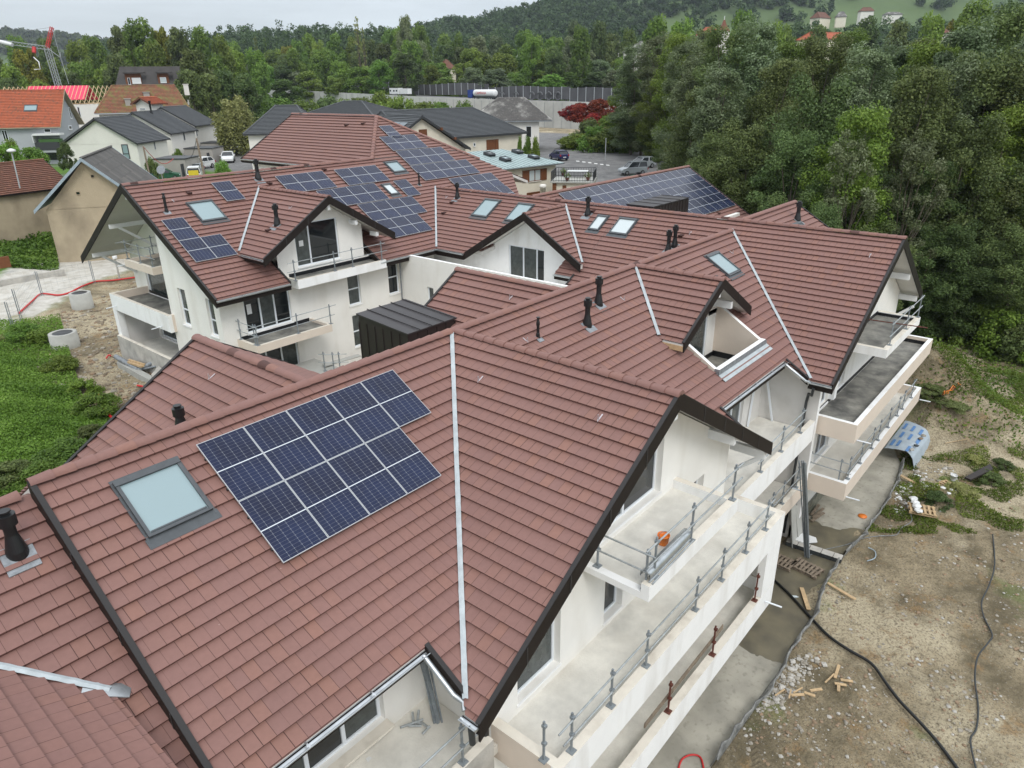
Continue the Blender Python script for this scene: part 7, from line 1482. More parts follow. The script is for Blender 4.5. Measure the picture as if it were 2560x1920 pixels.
# ivy bank, red creeper and bushes around the motorway wall
for i, (px, py, dep, s, k, lb) in enumerate([(1490, 395, 142, 2.6, 'bush_g', 'ivy'), (1535, 392, 140, 2.6, 'bush_a', 'ivy'), (1580, 388, 138, 2.4, 'bush_g', 'ivy'), (1445, 392, 148, 2.2, 'bush_a', 'ivy'), (1475, 365, 150, 2.4, 'bush_b', 'ivy'), (1530, 355, 148, 2.4, 'bush_a', 'ivy'), (1575, 345, 148, 2.4, 'bush_g', 'ivy')]):
    p = PD(px, py, dep); treepx(k, px, dep, py-[75, 70, 85, 55, 60, 60, 60][i], s=s, label=['bright', 'leafy', 'dark']['gab'.index(k[-1])]+' green creeper covering the bank by the blue hatchback', group='creeper on the bank '+k, name='creeper', cat='creeper', z=-6.3)
for i, (px, py, dep, s) in enumerate([(1460, 285, 170, 2.3), (1505, 275, 168, 2.3), (1430, 275, 172, 1.6), (1545, 290, 165, 1.6), (1490, 300, 166, 1.8), (1560, 335, 140, 1.3), (1600, 320, 138, 1.3)]):
    p = PD(px, py, dep); tree('bush_red', p[0], p[1], s*.7, 'crimson creeper hanging over the pale wall under the motorway', 'crimson creeper on the wall', 'creeper', 'creeper', z=p[2]-1.5, sz=s*.5)
for i, (px, dep, yt, s, k) in enumerate([(950, 235, 236, 3.2, 'bush_a'), (1000, 215, 248, 3.8, 'bush_g'), (1060, 200, 262, 3.8, 'bush_a'), (900, 240, 250, 3.6, 'bush_a'), (860, 230, 253, 3.6, 'bush_g'), (700, 215, 252, 4.2, 'bush_a'), (760, 210, 254, 4.0, 'bush_g'), (820, 220, 250, 3.8, 'bush_b'), (650, 205, 256, 3.4, 'bush_a'), (940, 190, 262, 3.4, 'bush_g'), (1100, 200, 262, 3.2, 'bush_a'), (1160, 200, 258, 2.5, 'bush_g'), (600, 210, 232, 4.5, 'bush_b')]):
    treepx(k, px, dep, yt, s=s, label={'bush_a': 'leafy mid green', 'bush_g': 'bright green', 'bush_b': 'dark green'}[k]+' bush growing below the motorway wall', group='bushes below the motorway wall '+k, name='bush', cat='bush', z=-6.5)
for i, (px, dep, yt, s) in enumerate([(1338, 84, 352, .45), (1320, 86, 350, .45), (1300, 88, 350, .3)]): treepx('bush_a', px+i*0, dep+8, yt, s=s, label=['small leafy shrub beside the slate roofed house, nearest its right corner', 'small shrub between the dark and slate roofed houses', 'thin shrub against the downpipe of the dark roofed house'][i], name='shrub', cat='shrub', z=-5.5)
# parking: bin and road marks
T = thing('recycling_bin', 'small green bin beside the silver van', 'bin', tuple(hit(1578, 445))); a = hit(1585, 452); mb = MB(); mb.prism([(a[0]-.5, a[1]-.5), (a[0]+.5, a[1]-.5), (a[0]+.5, a[1]+.5), (a[0]-.5, a[1]+.5)], a[2]+.7, a[2]); mb.build('container', ['green_plastic'], T); mb = MB(); mb.prism([(a[0]-.5, a[1]-.5), (a[0]+.5, a[1]-.5), (a[0]+.5, a[1]+.5), (a[0]-.5, a[1]+.5)], lambda x, y: a[2]+1.0-.4*abs(x-a[0]), a[2]+.71); mb.build('lid', ['green_plastic'], T)
T = thing('street_lamp', 'thin lamp post standing at the edge of the parking area before the wood', 'lamp post', tuple(hit(1513, 400))); a = hit(1513, 400); mb = MB(); mb.tube([a, (a[0], a[1], vert(1512, 345, a[0], a[1]))], .08, 6); mb.build('post', ['crane_grey'], T)
mb = MB()
for q in [(1440, 402), (1455, 404), (1470, 406), (1485, 408), (1500, 410), (1515, 412)]:
    a = hit(*q); u_ = hit(q[0]+8, q[1]+.5)-a; w_ = hit(q[0]+1, q[1]+2.2)-a
    mb.add([a+(0, 0, .03), a+u_+(0, 0, .03), a+u_+w_+(0, 0, .03), a+w_+(0, 0, .03)], [(0, 1, 2, 3)])
mb.build('road_marking', ['road_paint'], None, 'structure')
# =================================================================== THINGS ON THE BUILDING SITE
k1 = lambda x, y: (1460+x/3.687, 960+y/3.687); k2 = lambda x, y: (1160+x/3.16, 1400+y/3.16); k3 = lambda x, y: (1800+x/4.424, 880+y/4.424); k9 = lambda x, y: (1660+x/2.458, 1245+y/2.458)
k6 = lambda x, y: (1660+x/2.458, 600+y/2.458); ke1 = lambda x, y: (180+x/4.1475, 560+y/4.1475); ke2 = lambda x, y: (540+x/5.53, 640+y/5.53); ke4 = lambda x, y: (1900+x/4.608, 560+y/4.608); kd = lambda x, y: (2000+x/3.95, 900+y/3.95)
kL = lambda x, y: (x/3.662, 640+y/3.662); kR = lambda x, y: (1920+x/2.7587, 1180+y/2.7587); c4_ = lambda x, y: (680+x/3.95, 1580+y/3.95); kb = lambda x, y: (660+x/4.608, 380+y/4.608)
def rock_(c, s, r):
    b = bmesh.new(); bmesh.ops.create_icosphere(b, subdivisions=2, radius=1); v = [(c[0]+p.co.x*s*(.7+.5*r.random()), c[1]+p.co.y*s*(.7+.5*r.random()), c[2]+p.co.z*s*.45*(.6+.6*r.random())) for p in b.verts]; f = [tuple(q.index for q in p.verts) for p in b.faces]; b.free(); return v, f
def guard(label, pts, h=1.12, m='steel', ext=.25, hs=(.5, 1.0), rails=True, closed=None, rr=.024):
    """clamped temporary edge posts standing on pts, joined by two tubes"""
    T = thing('guardrail', label, 'guardrail', tuple(pts[0])); P = [np.array(p, float) for p in pts]
    for p in P:
        mb = MB(); mb.box(p[0]-.022, p[0]+.022, p[1]-.022, p[1]+.022, p[2], p[2]+h); mb.box(p[0]-.09, p[0]+.09, p[1]-.09, p[1]+.09, p[2]+.002, p[2]+.025)
        for z in hs: mb.box(p[0]-.04, p[0]+.045, p[1]-.06, p[1]+.04, p[2]+z-.035, p[2]+z+.035)
        mb.build('post', [m], T)
    if rails and len(P) > 1:
        for z in hs:
            d0 = (P[0]-P[1]); d0 /= np.linalg.norm(d0); d1 = P[-1]-P[-2]; d1 /= np.linalg.norm(d1); o = np.array((-.04, -.04, z+.02*rng.standard_normal()))
            mb = MB(); mb.tube([P[0]+d0*ext*(1+rng.random())+o]+[p+o for p in P]+[P[-1]+d1*ext*(1+rng.random())+o], rr, 7); mb.build('rail', ['zinc_dull'], T)
    return T
def row_on(pxs, z, y=None, x=None):
    out = []
    for q in pxs:
        p = PZ(*q, z); p[2] = z
        if y is not None: p[1] = y
        if x is not None: p[0] = x
        out.append(p)
    return out
guard('grey guardrail along the long middle balcony of the nearest gable', row_on([k2(848, 1510), k2(1155, 1150), k2(1425, 830), k2(1808, 385), k2(2013, 150), k1(1470, 1545), k1(1650, 1335)], -6.2, y=-8.83))
guard('lone guard post at the near corner of the long middle balcony', row_on([k2(630, 1580)], -6.2), rails=False)
guard('grey guardrail on the small top balcony above the orange bucket', row_on([k1(675, 1790), k1(990, 1445), k1(1365, 1065)], -3.58, y=-8.79))
guard('two short tubes guarding the open left side of the small top balcony', [(-2.6, -7.35, -3.84), (-2.6, -8.7, -3.84)], ext=.1)
guard('red rusty guard posts along the lowest balcony of the nearest gable', row_on([k9(20, 1310), k9(290, 960), k9(545, 625)], -9.05, y=-8.83)+[], m='rust', rails=False)
a, b = row_on([k9(20, 1310), k9(290, 960)], -9.05, y=-8.75); T = thing('guard_plank', 'long stained plank held by the red guard posts of the lowest balcony', 'plank', tuple(a)); mb = MB(); mb.bar(a+(-1.2, 0, .45), b+(.8, 0, .5), .03, .17); mb.build('board', ['wood_old'], T)
guard('grey guardrail on the upper recessed balcony between the two gables', row_on([k1(1580, 795), k1(1775, 610), k1(1940, 435)], -6.2, y=-7.24))
guard('grey guardrail on the lower recessed balcony between the two gables', row_on([k3(360, 1740), k3(520, 1620), k3(740, 1465)], -9.15, y=-7.24))
guard('guardrail around the small top balcony of the far right gable', row_on([ke4(1490, 1395), ke4(1680, 1210), ke4(1825, 1075)], -3.6, y=-8.79))
mb = MB(); a = PZ(*ke4(1250, 1100), -2.9); b = PX(*ke4(1970, 1240), a[0]+2.2); mb.tube([a, (a[0]+.3, -9.9, a[2])], .024, 6); tag(mb.build('loose_tube', ['rust']), 'rusty tube laid across the top balcony of the far right gable', 'tube')
guard('grey guardrail along the lowest balcony of the far right gable', row_on([k3(1400, 1400), k3(1540, 1230), k3(1665, 1065), k3(1740, 975), k3(1855, 835), k3(1950, 705), k3(2005, 630), k3(2105, 505)], -9.02, y=-8.79))
guard('guardrail across the near end of the lowest far right balcony', [(14.9, -7.2, -9.5), (14.9, -8.5, -9.5)], h=1.5, hs=(.9, 1.4))
guard('guardrail on the white balcony of the left wing dormer', row_on([ke2(1090, 335), ke2(1635, 205), ke2(1895, 150), kb(1340, 1240)], -2.38, y=17.72), rr=.02)
guard('guardrail on the beige balcony below the left wing eave', row_on([ke2(550, 1225), ke2(1110, 1060), ke2(1570, 930)], -5.0, y=16.94), rr=.02); guard('side guardrail at the left end of the beige balcony', [(2.75, 18.5, -5.0), (2.75, 17.1, -5.0)], rr=.02)
guard('tangled guardrail on the small high balcony of the left gable end', [(1.95, 25.4, -2.0), (1.95, 26.9, -2.0), (1.95, 28.6, -2.0)], rr=.02); guard('second guardrail across the end of the small high left balcony', [(2.0, 28.7, -2.0), (3.5, 28.7, -2.0)], rr=.02)
p = [PZ(*ke2(x, y), -7.2) for x, y in ((1510, 1590), (1635, 1595), (1720, 1590))]; guard('guard posts standing on the low courtyard structure', p, rr=.018)
T = thing('courtyard_block', 'raw concrete block with a board in the courtyard before the left wing', 'concrete block', tuple(p[1])); a = PZ(*ke2(1500, 1600), -7.2); b = (3.9, 3.2); mb = MB(); mb.box(a[0]-1.2, a[0]+.9, a[1]-.6, a[1]+2.2, -9, -7.2); mb.build('block', ['conc_new'], T); mb = MB(); mb.bar((a[0]+.4, a[1]+.6, -7.1), (a[0]+2.6, a[1]+.2, -7.05), .4, .05); mb.build('board', ['conc_new'], T)
# overflow spouts on balcony corners (parts of the building)
for q, z, y in ((k1(1920, 960), -9.7, -7.4), (k9(622, 635), -9.75, -8.97), (k3(1510, 975), -6.85, -8.92), (k3(1390, 1600), -9.75, -8.92), (kd(1180, 390), -9.75, -8.92)):
    a = PY(*q, y); mb = MB(); mb.tube([a, a+np.array((.1, -.55, -.03))], .03, 8); mb.build('overflow_spout', ['pvc_white'], BLD)
for a in ((1.58, 31.0, -5.2), (1.58, 25.0, -5.3), (2.0, 28.9, -2.35)):
    mb = MB(); mb.tube([a, (a[0]-.6, a[1], a[2]-.02)], .03, 8); mb.build('overflow_spout', ['pvc_white'], BLD)
# bucket, tube, studs
def bucket(label, p, r, h, m, inner=None, name='bucket'):
    T = thing(name, label, 'bucket', tuple(p)); mb = MB(); mb.lathe([(r*.8, 0), (r, h), (r*1.06, h), (r*1.06, h-.02)], p, 20, cap=False); mb.lathe([(.01, .012), (r*.8, .01)], p, 20, cap=False); mb.build('body', [m], T)
    mb = MB(); mb.lathe([(r*.93, h*.72), (.01, h*.72)], p, 20, cap=False); mb.build('contents', [inner or m], T)
    mb = MB(); mb.tube([(p[0]+r*1.02*math.cos(t), p[1]+.02, p[2]+h+.05-.12*abs(math.sin(t))*0-.02) if 0 else (p[0]+r*1.05*math.cos(t), p[1]+r*.6*math.sin(t), p[2]+h+.01) for t in np.linspace(0, math.pi, 9)], .007, 5); mb.build('handle', ['steel'], T)
mat('orange_plastic', (.75, .20, .025), .4)
bucket('orange bucket on the small top balcony floor', PZ(*k1(728, 1470), -3.84), .155, .27, 'orange_plastic')
a = PZ(*k1(945, 1375), -3.42); b = PZ(*k2(1430, 125), -3.42); T = thing('metal_duct', 'long shiny half round metal gutter length lying on the small top balcony', 'metal gutter', tuple(b)); mb = MB(); n = 12; d = (b-a)/np.linalg.norm(b-a); sd = np.cross(d, (0, 0, 1)); v = []
for e in (a, b):
    for k in range(n+1): t = math.pi*1.25*k/n-.4; v.append(e+sd*.14*math.cos(t)+np.array((0, 0, .14*math.sin(t))))
mb.add(v, [(k, k+1, n+2+k, n+1+k) for k in range(n)], smooth=True); mb.build('sheet', ['zinc'], T); mb = MB(); mb.tube([a-sd*.12-(0, 0, .12), b-sd*.12-(0, 0, .12)], .03, 8); mb.tube([a-sd*.2-(0, 0, .14), b-sd*.2-(0, 0, .14)], .025, 8); mb.build('rods', ['zinc_dull'], T)
def studs(label, p, q, n, name='stud_bundle', sp=.045, up=(1, 0, 0)):
    T = thing(name, label, 'steel studs', tuple(p)); p = np.array(p, float); q = np.array(q, float)
    for k in range(n):
        o = np.array(((k % 3)*sp, (k//3)*sp, 0)); mb = MB(); mb.bar(p+o+.02*rng.standard_normal(3)*(1, 1, 0), q+o+.03*rng.standard_normal(3), .036, .036, up=up); mb.build('stud', ['steel'], T)
studs('bundle of grey steel studs leaning in the corner of the near left terrace', (-6.75, -5.75, -6.7), (-6.5, -5.1, -5.35), 9)
T = thing('hose_coil', 'small heap of grey fittings and tubes beside the leaning studs on the near left terrace', 'fittings', (-7, -5.7, -6.7)); mb = MB()
for k in range(7): a = np.array((-7.05+.12*rng.standard_normal(), -5.6+.12*rng.standard_normal(), -6.64+.03*k)); mb.tube([a, a+(.2*rng.standard_normal(), .2*rng.standard_normal(), .1)], .03, 6)
mb.build('tubes', ['zinc_dull'], T)
base = PZ(*kR(285, 595), -12.2); top = PY(*kR(250, -60), base[1]+.5); studs('tall bundle of grey steel studs leaning against the far right balconies', base, top, 12, up=(0, 1, 0), sp=.06)
T = thing('paper_sheet', 'small white scrap lying on the near left terrace floor', 'scrap'  , tuple(PZ(*c4_(955, 1260), -6.69))); a = PZ(*c4_(955, 1260), -6.69); mb = MB(); mb.add([a+(-.06, -.05, .01), a+(.07, -.03, .02), a+(.05, .06, .01), a+(-.04, .05, .03)], [(0, 1, 2, 3)]); mb.build('sheet', ['white_paint'], T)
guard('guard post with one tube at the right end of the near left terrace', [(-9.6, -7.18, -6.25), (-7.35, -7.18, -6.25)], ext=.6)
# ---- ground items
def rest(q, z=-12.2): p = PZ(*q, z); return p
def pallet(label, c, yaw, loose=0, m='wood_old', tilt=0., slats=7):
    T = thing('pallet', label, 'pallet', (0, 0, 0)); w, l = .8, 1.2
    for k in range(slats):
        mb = MB(); x = -l/2+l*(k+.5)/slats; mb.box(x-.05, x+.05, -w/2, w/2, .12, .142); o = mb.build('slat', [m], T)
        if loose: o.rotation_euler = (0, 0, .06*rng.standard_normal())
    for y in (-w/2+.05, 0, w/2-.05):
        mb = MB(); mb.box(-l/2, l/2, y-.045, y+.045, .098, .118); mb.box(-l/2, l/2, y-.045, y+.045, 0, .02)
        for x in (-l/2+.07, 0, l/2-.07): mb.box(x-.06, x+.06, y-.045, y+.045, .02, .098)
        mb.build('bearer', [m], T)
    T.location = tuple(c); T.rotation_euler = (tilt, tilt*.5, yaw); return T
def yaw_of(a, b): a = PZ(*a, -12.2); b = PZ(*b, -12.2); return math.atan2(b[1]-a[1], b[0]-a[0])
pallet('weathered grey pallet half hidden behind the corner of the near balconies', rest(kR(85, 622)), yaw_of(kR(40, 600), kR(150, 650)), m='wood_old'); pallet('brown weathered pallet with loose slats lying on the wet concrete', rest(kR(265, 672)), yaw_of(kR(160, 640), kR(330, 720)), 1, m='wood_old')
pl = pallet('pale wooden pallet carrying a white bag at the edge of the weeds', rest(kR(1060, 270), -12.1), yaw_of(kR(980, 250), kR(1160, 280)), m='wood', tilt=.05, slats=6)
a = rest(kR(1025, 235), -11.93); T = thing('plastic_bag', 'white plastic wrap lying on the pale pallet by the weeds', 'plastic wrap', tuple(a)); mb = MB(); rr_ = np.random.default_rng(4); v = []; f = []
for k in range(5):
    b_ = rock_((a[0]+.22*rr_.standard_normal(), a[1]+.12*rr_.standard_normal(), a[2]+.08), .2, rr_); mb.add(*b_)
mb.build('wrap', ['white_paint'], T)
pallet('broken pallet lying in the rubble near the white bucket', rest(kR(1225, 110), -12.1), yaw_of(kR(1170, 120), kR(1260, 80)), 1, m='wood', tilt=.08, slats=5)
bucket('white bucket standing in the rubble behind the broken pallet', rest(kd(1510, 1185), -12.1), .16, .3, 'white_paint')
def plank(label, q0, q1, w=.14, t=.04, m='wood', z=-12.15, name='plank'):
    a = rest(q0, z); b = rest(q1, z); T = thing(name, label, 'plank', tuple(a)); mb = MB(); mb.bar(a+(0, 0, .03), b+(0, 0, .035), w, t); mb.build('board', [m], T); return T
plank('pale plank with a notched end lying on the wet concrete', k9(845, 555), k9(888, 690), .16); plank('pale plank lying on the bare earth beyond the slab edge', k9(1005, 525), k9(1175, 627), .13)
plank('long yellow plank running from the slab edge into the rubble', kR(905, 22), kR(1190, 175), .18); plank('second long board lying against the yellow plank', kR(1140, 125), kR(1225, 170), .22, m='wood')
for i, (a, b) in enumerate([((300, 300), (350, 230)), ((310, 320), (380, 255)), ((300, 342), (385, 285))]): plank(['short old board farthest in a small pile by the wet puddle', 'short old board in the middle of a small pile by the wet puddle', 'short old board nearest in a small pile by the wet puddle'][i], kR(*a), kR(*b), .12, .05, 'wood_old')
offs = [((1075, 1030), (1050, 1110), 'upright broad offcut at the top of the scattered timber offcuts'), ((990, 1138), (1045, 1085), 'thin strip left of the broad offcut'), ((1085, 1120), (1160, 1132), 'flat offcut right of the broad one'), ((1048, 1142), (1120, 1155), 'offcut just below the flat one'), ((1072, 1155), (1072, 1192), 'short stub under the crossing offcuts'), ((898, 1188), (970, 1178), 'single offcut lying between the two heaps of timber'),
        ((862, 1198), (928, 1222), 'right hand offcut of the lower timber heap'), ((780, 1215), (860, 1212), 'longest offcut of the lower timber heap'), ((768, 1235), (780, 1180), 'nearly upright strip of the lower timber heap'), ((682, 1218), (740, 1180), 'leftmost thin strip of the lower timber heap'), ((795, 1200), (850, 1170), 'crossing strip on top of the lower timber heap')]
for a, b, l in offs: plank(l, k9(*a), k9(*b), .10 if 'strip' not in l else .05, .03, 'wood', name='timber_offcut')
def hose(label, pts, r, m='black_plastic', z=None, name='hose', cat='hose', lift=.0):
    P = []
    for q in pts:
        p = hit(*q, -12.2) if z is None else PZ(*q, z); p[2] = (zg(p[0], p[1]) if z is None else z); 
        if z is None: p[2] = max(p[2], -12.22)
        P.append(p+(0, 0, r+lift))
    out = []
    for i in range(len(P)-1):
        p0, p1, p2, p3 = P[max(i-1, 0)], P[i], P[i+1], P[min(i+2, len(P)-1)]
        for t in np.linspace(0, 1, 6)[:-1]: out.append(.5*((2*p1)+(-p0+p2)*t+(2*p0-5*p1+4*p2-p3)*t*t+(-p0+3*p1-3*p2+p3)*t**3))
    out.append(P[-1]); mb = MB(); mb.tube(out, r, 8); return tag(mb.build(name, [m]), label, cat)
hose('thick black hose running from the slab across the bare earth', [k9(*q) for q in [(640, 490), (760, 600), (900, 750), (1010, 860), (1130, 950), (1270, 1035), (1360, 1160), (1440, 1270), (1560, 1400), (1680, 1520), (1800, 1680)]], .055)
hose('thin dark hose winding across the bare earth at the right', [k9(*q) for q in [(2015, 240), (2028, 420), (1990, 560), (1948, 650), (1962, 740), (2012, 850), (1985, 910), (1920, 1000), (1905, 1130), (1928, 1290), (1918, 1420), (1880, 1500), (1915, 1680)]], .03, 'rubber_grey')
hose('thin pale cable crossing from the loaded pallet to the blockwork edge', [kR(*q) for q in [(950, 250), (975, 300), (985, 360), (915, 400), (880, 445), (760, 450), (650, 465), (540, 510), (380, 550), (250, 600)]], .016, 'lead', name='cable', cat='cable')
hose('short blue grey hose curl lying on the bare earth', [kR(*q) for q in [(690, 530), (735, 560), (735, 600), (680, 630)]], .025, 'blue_trim')
hose('red hose loop lying on the slab at the bottom edge', [(k9(*q)[0], k9(*q)[1]) for q in [(85, 1680), (110, 1610), (170, 1582), (225, 1600), (245, 1680)]], .03, 'red_paint', z=-12.2)
hose('black cable running down the track at the far right', [kd(*q) for q in [(1760, 260), (1880, 330), (2010, 430), (2130, 500), (2230, 540)]], .035)
hose('red hose snaking along the white track at the left', [kL(*q) for q in [(175, 535), (235, 480), (300, 420), (370, 360), (440, 358), (540, 368), (640, 345), (730, 298), (830, 258), (900, 240), (1040, 232), (1240, 205)]], .07, 'red_paint', lift=.03)
hose('red hose end lying beside the grass slope behind the near roof', [q7(612, 955), q7(620, 990), q7(645, 1050), q7(690, 1100)], .07, 'red_paint', z=-8.6); hose('short red hose piece at the corner of the low concrete wall', [q7(845, 900), q7(875, 905), q7(895, 918)], .06, 'red_paint', z=-8.7); hose('loose red strap lying on the earth behind the near roof', [q7(655, 730), q7(668, 712), q7(680, 715)], .05, 'red_paint', z=-8.7)
# manholes
def manhole(label, q, r, h, z):
    p = PZ(*q, z); T = thing('manhole_ring', label, 'manhole', (p[0], p[1], z-h)); mb = MB(); mb.lathe([(r*1.02, -h), (r*1.02, -.35), (r, -.35), (r, 0), (r*.72, 0), (r*.72, -.3)], p, 28, cap=False); mb.build('ring', ['conc_new'], T); mb = MB(); mb.lathe([(r*.74, -.02), (r*.5, .05), (.01, .03)], p, 20, cap=False); mb.build('cover', ['bitumen_edge'], T)
manhole('tall concrete manhole ring with a black cover beside the white track', kL(727, 335), .78, 1.35, -7.75); manhole('wide concrete manhole cone with a black cover beside the brambles', kL(570, 700), .86, 1.1, -7.95)
# pipes and wood by the left low wall
a = PZ(*ke1(455, 1375), -8.2); b = PZ(*ke1(690, 1510), -8.5); T = thing('drain_pipe', 'grey plastic drain pipe with a branch lying beside the low concrete wall', 'pipe', tuple(a)); mb = MB(); mb.tube([a, b], .16, 12); mb.build('pipe', ['lead'], T); c = PZ(*ke1(850, 1435), -8.0); mb = MB(); mb.tube([b, c], .13, 12); mb.tube([b+(.1, -.1, 0), c+(-.1, -.5, -.1)], .07, 10); mb.build('branch', ['lead'], T)
a = PZ(*ke1(600, 1425), -8.2); b = PZ(*ke1(740, 1475), -8.2); T = thing('timber_stack', 'yellow timber offcuts lying between the pipe and the low wall', 'timber', tuple(a)); mb = MB(); mb.bar(a, b, .35, .1); mb.bar(a+(0, .1, .1), b+(.1, 0, .08), .12, .06); mb.build('boards', ['wood'], T)
T = thing('foundation_kerb', 'low raw concrete footing running below the left loggia', 'footing', tuple(PZ(*ke1(600, 1480), -8.6))); P = [PZ(*ke1(*q), -8.5)[:2] for q in ((465, 1440), (830, 1640), (860, 1600), (500, 1400))]; mb = MB(); mb.prism([tuple(p) for p in P], -8.45, -9.6); mb.build('footing', ['conc_new'], T); mb = MB(); P = [PZ(*ke1(*q), -7.9)[:2] for q in ((820, 1560), (880, 1640), (960, 1520), (900, 1470))]; mb.prism([tuple(p) for p in P], -7.9, -9.6); mb.build('stub_wall', ['concrete_raw'], T)
# site fence at the left
mat('mesh_wire', (.28, .30, .31), .5)
def fence_post(q0, q1, z=-8.7): a = PZ(*q0, z); a[2] = z; return a, vert(*q1, a[0], a[1])-z
T = thing('site_fence', 'thin mesh site fence on grey posts along the white track', 'fence', tuple(PZ(*kL(100, 625), -8.7))); FP = [(kL(100, 625), kL(50, 420)), (kL(190, 590), kL(110, 280)), (kL(378, 355), kL(320, 140)), (kL(862, 255), kL(805, 40))]; FP = [fence_post(*f) for f in FP]; tops = []
for a, h in FP:
    h = min(h, 2.4); mb = MB(); mb.tube([a-(0, 0, .3), a+(0, 0, h)], .035, 8); mb.tube([a+(.12, .0, -.3), a+(.12, 0, h-.05)], .028, 8); mb.build('post', ['steel'], T); tops.append(a+(0, 0, h))
for (a, h), (b, h2) in zip(FP, FP[1:]):
    mb = MB(); h = min(h, 2.4); h2 = min(h2, 2.4); n = int(np.linalg.norm(b-a)/.45)
    for k in range(n+1): t = k/n; p = a+(b-a)*t; hh = h+(h2-h)*t; mb.bar(p, p+(0, 0, hh), .007, .007, up=(1, 0, 0))
    for z in (.15, .8, 1.45, .98*2): mb.bar(a+(0, 0, min(z, h)), b+(0, 0, min(z, h2)), .012, .012)
    mb.build('mesh_panel', ['mesh_wire'], T)
T = thing('bollard', 'pale post with a white collar standing at the edge of the white track', 'post', tuple(PZ(*kL(1098, 218), -8.7))); a = PZ(*kL(1098, 218), -8.7); mb = MB(); mb.tube([a, a+(0, 0, 2.0)], .08, 8); mb.build('post', ['conc_new'], T); mb = MB(); mb.lathe([(.2, 1.95), (.2, 2.25), (.05, 2.3)], a, 10); mb.build('cap', ['white_paint'], T)
a, b = PZ(*kL(-20, 225), -8.0), PZ(*kL(580, 118), -8.0); T = thing('low_wall', 'low weathered concrete wall between the weeds and the white track', 'wall', (a[0], a[1], -8.8)); mb = MB(); mb.bar(a, b, .35, 1.1, drop=1); mb.build('wall', ['concrete_raw'], T)
# ---- blockwork edge and ledge on the slab
P = [kR(125, 480), kR(500, 610), kR(545, 585), kR(330, 500), kR(190, 455)]; T = thing('block_kerb', 'low kerb of dark coated concrete blocks stepping across the slab', 'kerb', tuple(rest(P[0]))); a = rest(kR(120, 505), -12.2); b = rest(kR(500, 632), -12.2); d = (b-a); L_ = np.linalg.norm(d); d /= L_; n_ = np.array((-d[1], d[0], 0)); n_ = n_ if n_[0] > 0 else -n_
k = 0
while k < L_-.1:
    mb = MB(); e = a+d*k; f = a+d*min(L_, k+.48); z = .2; mb.add([e, f, f+n_*.4, e+n_*.4, e+(0, 0, z), f+(0, 0, z), f+n_*.4+(0, 0, z), e+n_*.4+(0, 0, z)], [(3, 2, 1, 0), (0, 1, 5, 4), (1, 2, 6, 5), (2, 3, 7, 6), (3, 0, 4, 7)], 0); mb.add([e+(0, 0, z+.001), f+(0, 0, z+.001), f+n_*.4+(0, 0, z+.001), e+n_*.4+(0, 0, z+.001)], [(0, 1, 2, 3)], 1); mb.build('block', ['rubber_grey', 'concrete_raw'], T); k += .5
a = rest(kR(245, 455), -11.95); T = thing('white_sheet', 'white insulation sheet lying on the blockwork by the leaning studs', 'sheet', tuple(a)); mb = MB(); P = [rest(kR(*q), -11.98) for q in ((155, 455), (240, 425), (330, 455), (340, 485), (250, 492))]; mb.prism([tuple(p[:2]) for p in P], -11.95, -12.0); mb.build('sheet', ['white_paint'], T)
P = [rest(kR(*q), -11.9) for q in ((85, 410), (130, 415), (240, 280), (235, 160), (120, 200))]
T = thing('board_stack', 'white insulation boards stacked upright against the wall under the far right balconies', 'boards', (14.2, -7.3, -12.2))
for i in range(3): mb = MB(); mb.bar((13.6+.6*i, -7.5-.05*i, -12.2), (13.5+.6*i, -7.2, -10.2-.2*i), .55, .04, up=(0, -1, .15)); mb.build('board', ['conc_new'], T)
T = thing('terracotta_plate', 'round terracotta disc lying on the pale concrete apron', 'disc', tuple(rest(kR(652, 305)))); mb = MB(); mb.lathe([(.2, 0), (.2, .03), (.01, .04)], rest(kR(652, 305), -12.2), 20); mb.build('disc', ['orange_plastic'], T)
T = thing('bottle', 'small clear bottle lying on the wet slab by the notched plank', 'bottle', tuple(rest(kR(188, 860)))); a = rest(kR(165, 858), -12.17); b = rest(kR(210, 862), -12.17); mb = MB(); mb.tube([a, a+(b-a)*.7, a+(b-a)*.85, b], .04, 10, rs=[.05, .05, .02, .02]); mb.build('body', ['pane_pale'], T)
# ---- tarpaulin shelter
mat('tarp', (.36, .42, .47), .6, noise=(2, .15)); mat('tarp_blue', (.10, .22, .45), .55)
P = [PZ(*kd(*q), z) for q, z in (((830, 872), -11.55), ((1120, 935), -11.5), ((1290, 715), -11.45), ((1040, 598), -11.5), ((1150, 1000), -12.0), ((1300, 800), -12.0))]
T = thing('tarpaulin', 'grey tarpaulin with blue rectangles stretched over a low frame beside the lowest balcony', 'tarpaulin', tuple(P[1])); mb = MB(); n = 10; g_ = []
for i in range(n+1):
    for j in range(n+1): u_, v_ = i/n, j/n; q = (P[0]*(1-u_)+P[1]*u_)*(1-v_)+(P[3]*(1-u_)+P[2]*u_)*v_; g_.append(q+(0, 0, .12*math.sin(math.pi*u_)*1+.03*mnoise.noise(Vector((u_*5, v_*5, 0))) - (.25*max(0, u_-.85)/.15)))
mb.add(g_, [(i*(n+1)+j, (i+1)*(n+1)+j, (i+1)*(n+1)+j+1, i*(n+1)+j+1) for i in range(n) for j in range(n)], 0, smooth=True); sk_ = []
for j in range(n+1): q = g_[n*(n+1)+j]; sk_ += [q, q+(P[1]-P[0])/np.linalg.norm(P[1]-P[0])*.18+(0, 0, -.55-.08*math.sin(j*2.1))]
mb.add(sk_, [(2*j, 2*j+1, 2*j+3, 2*j+2) for j in range(n)], 0, smooth=True); mb.build('sheet', ['tarp'], T)
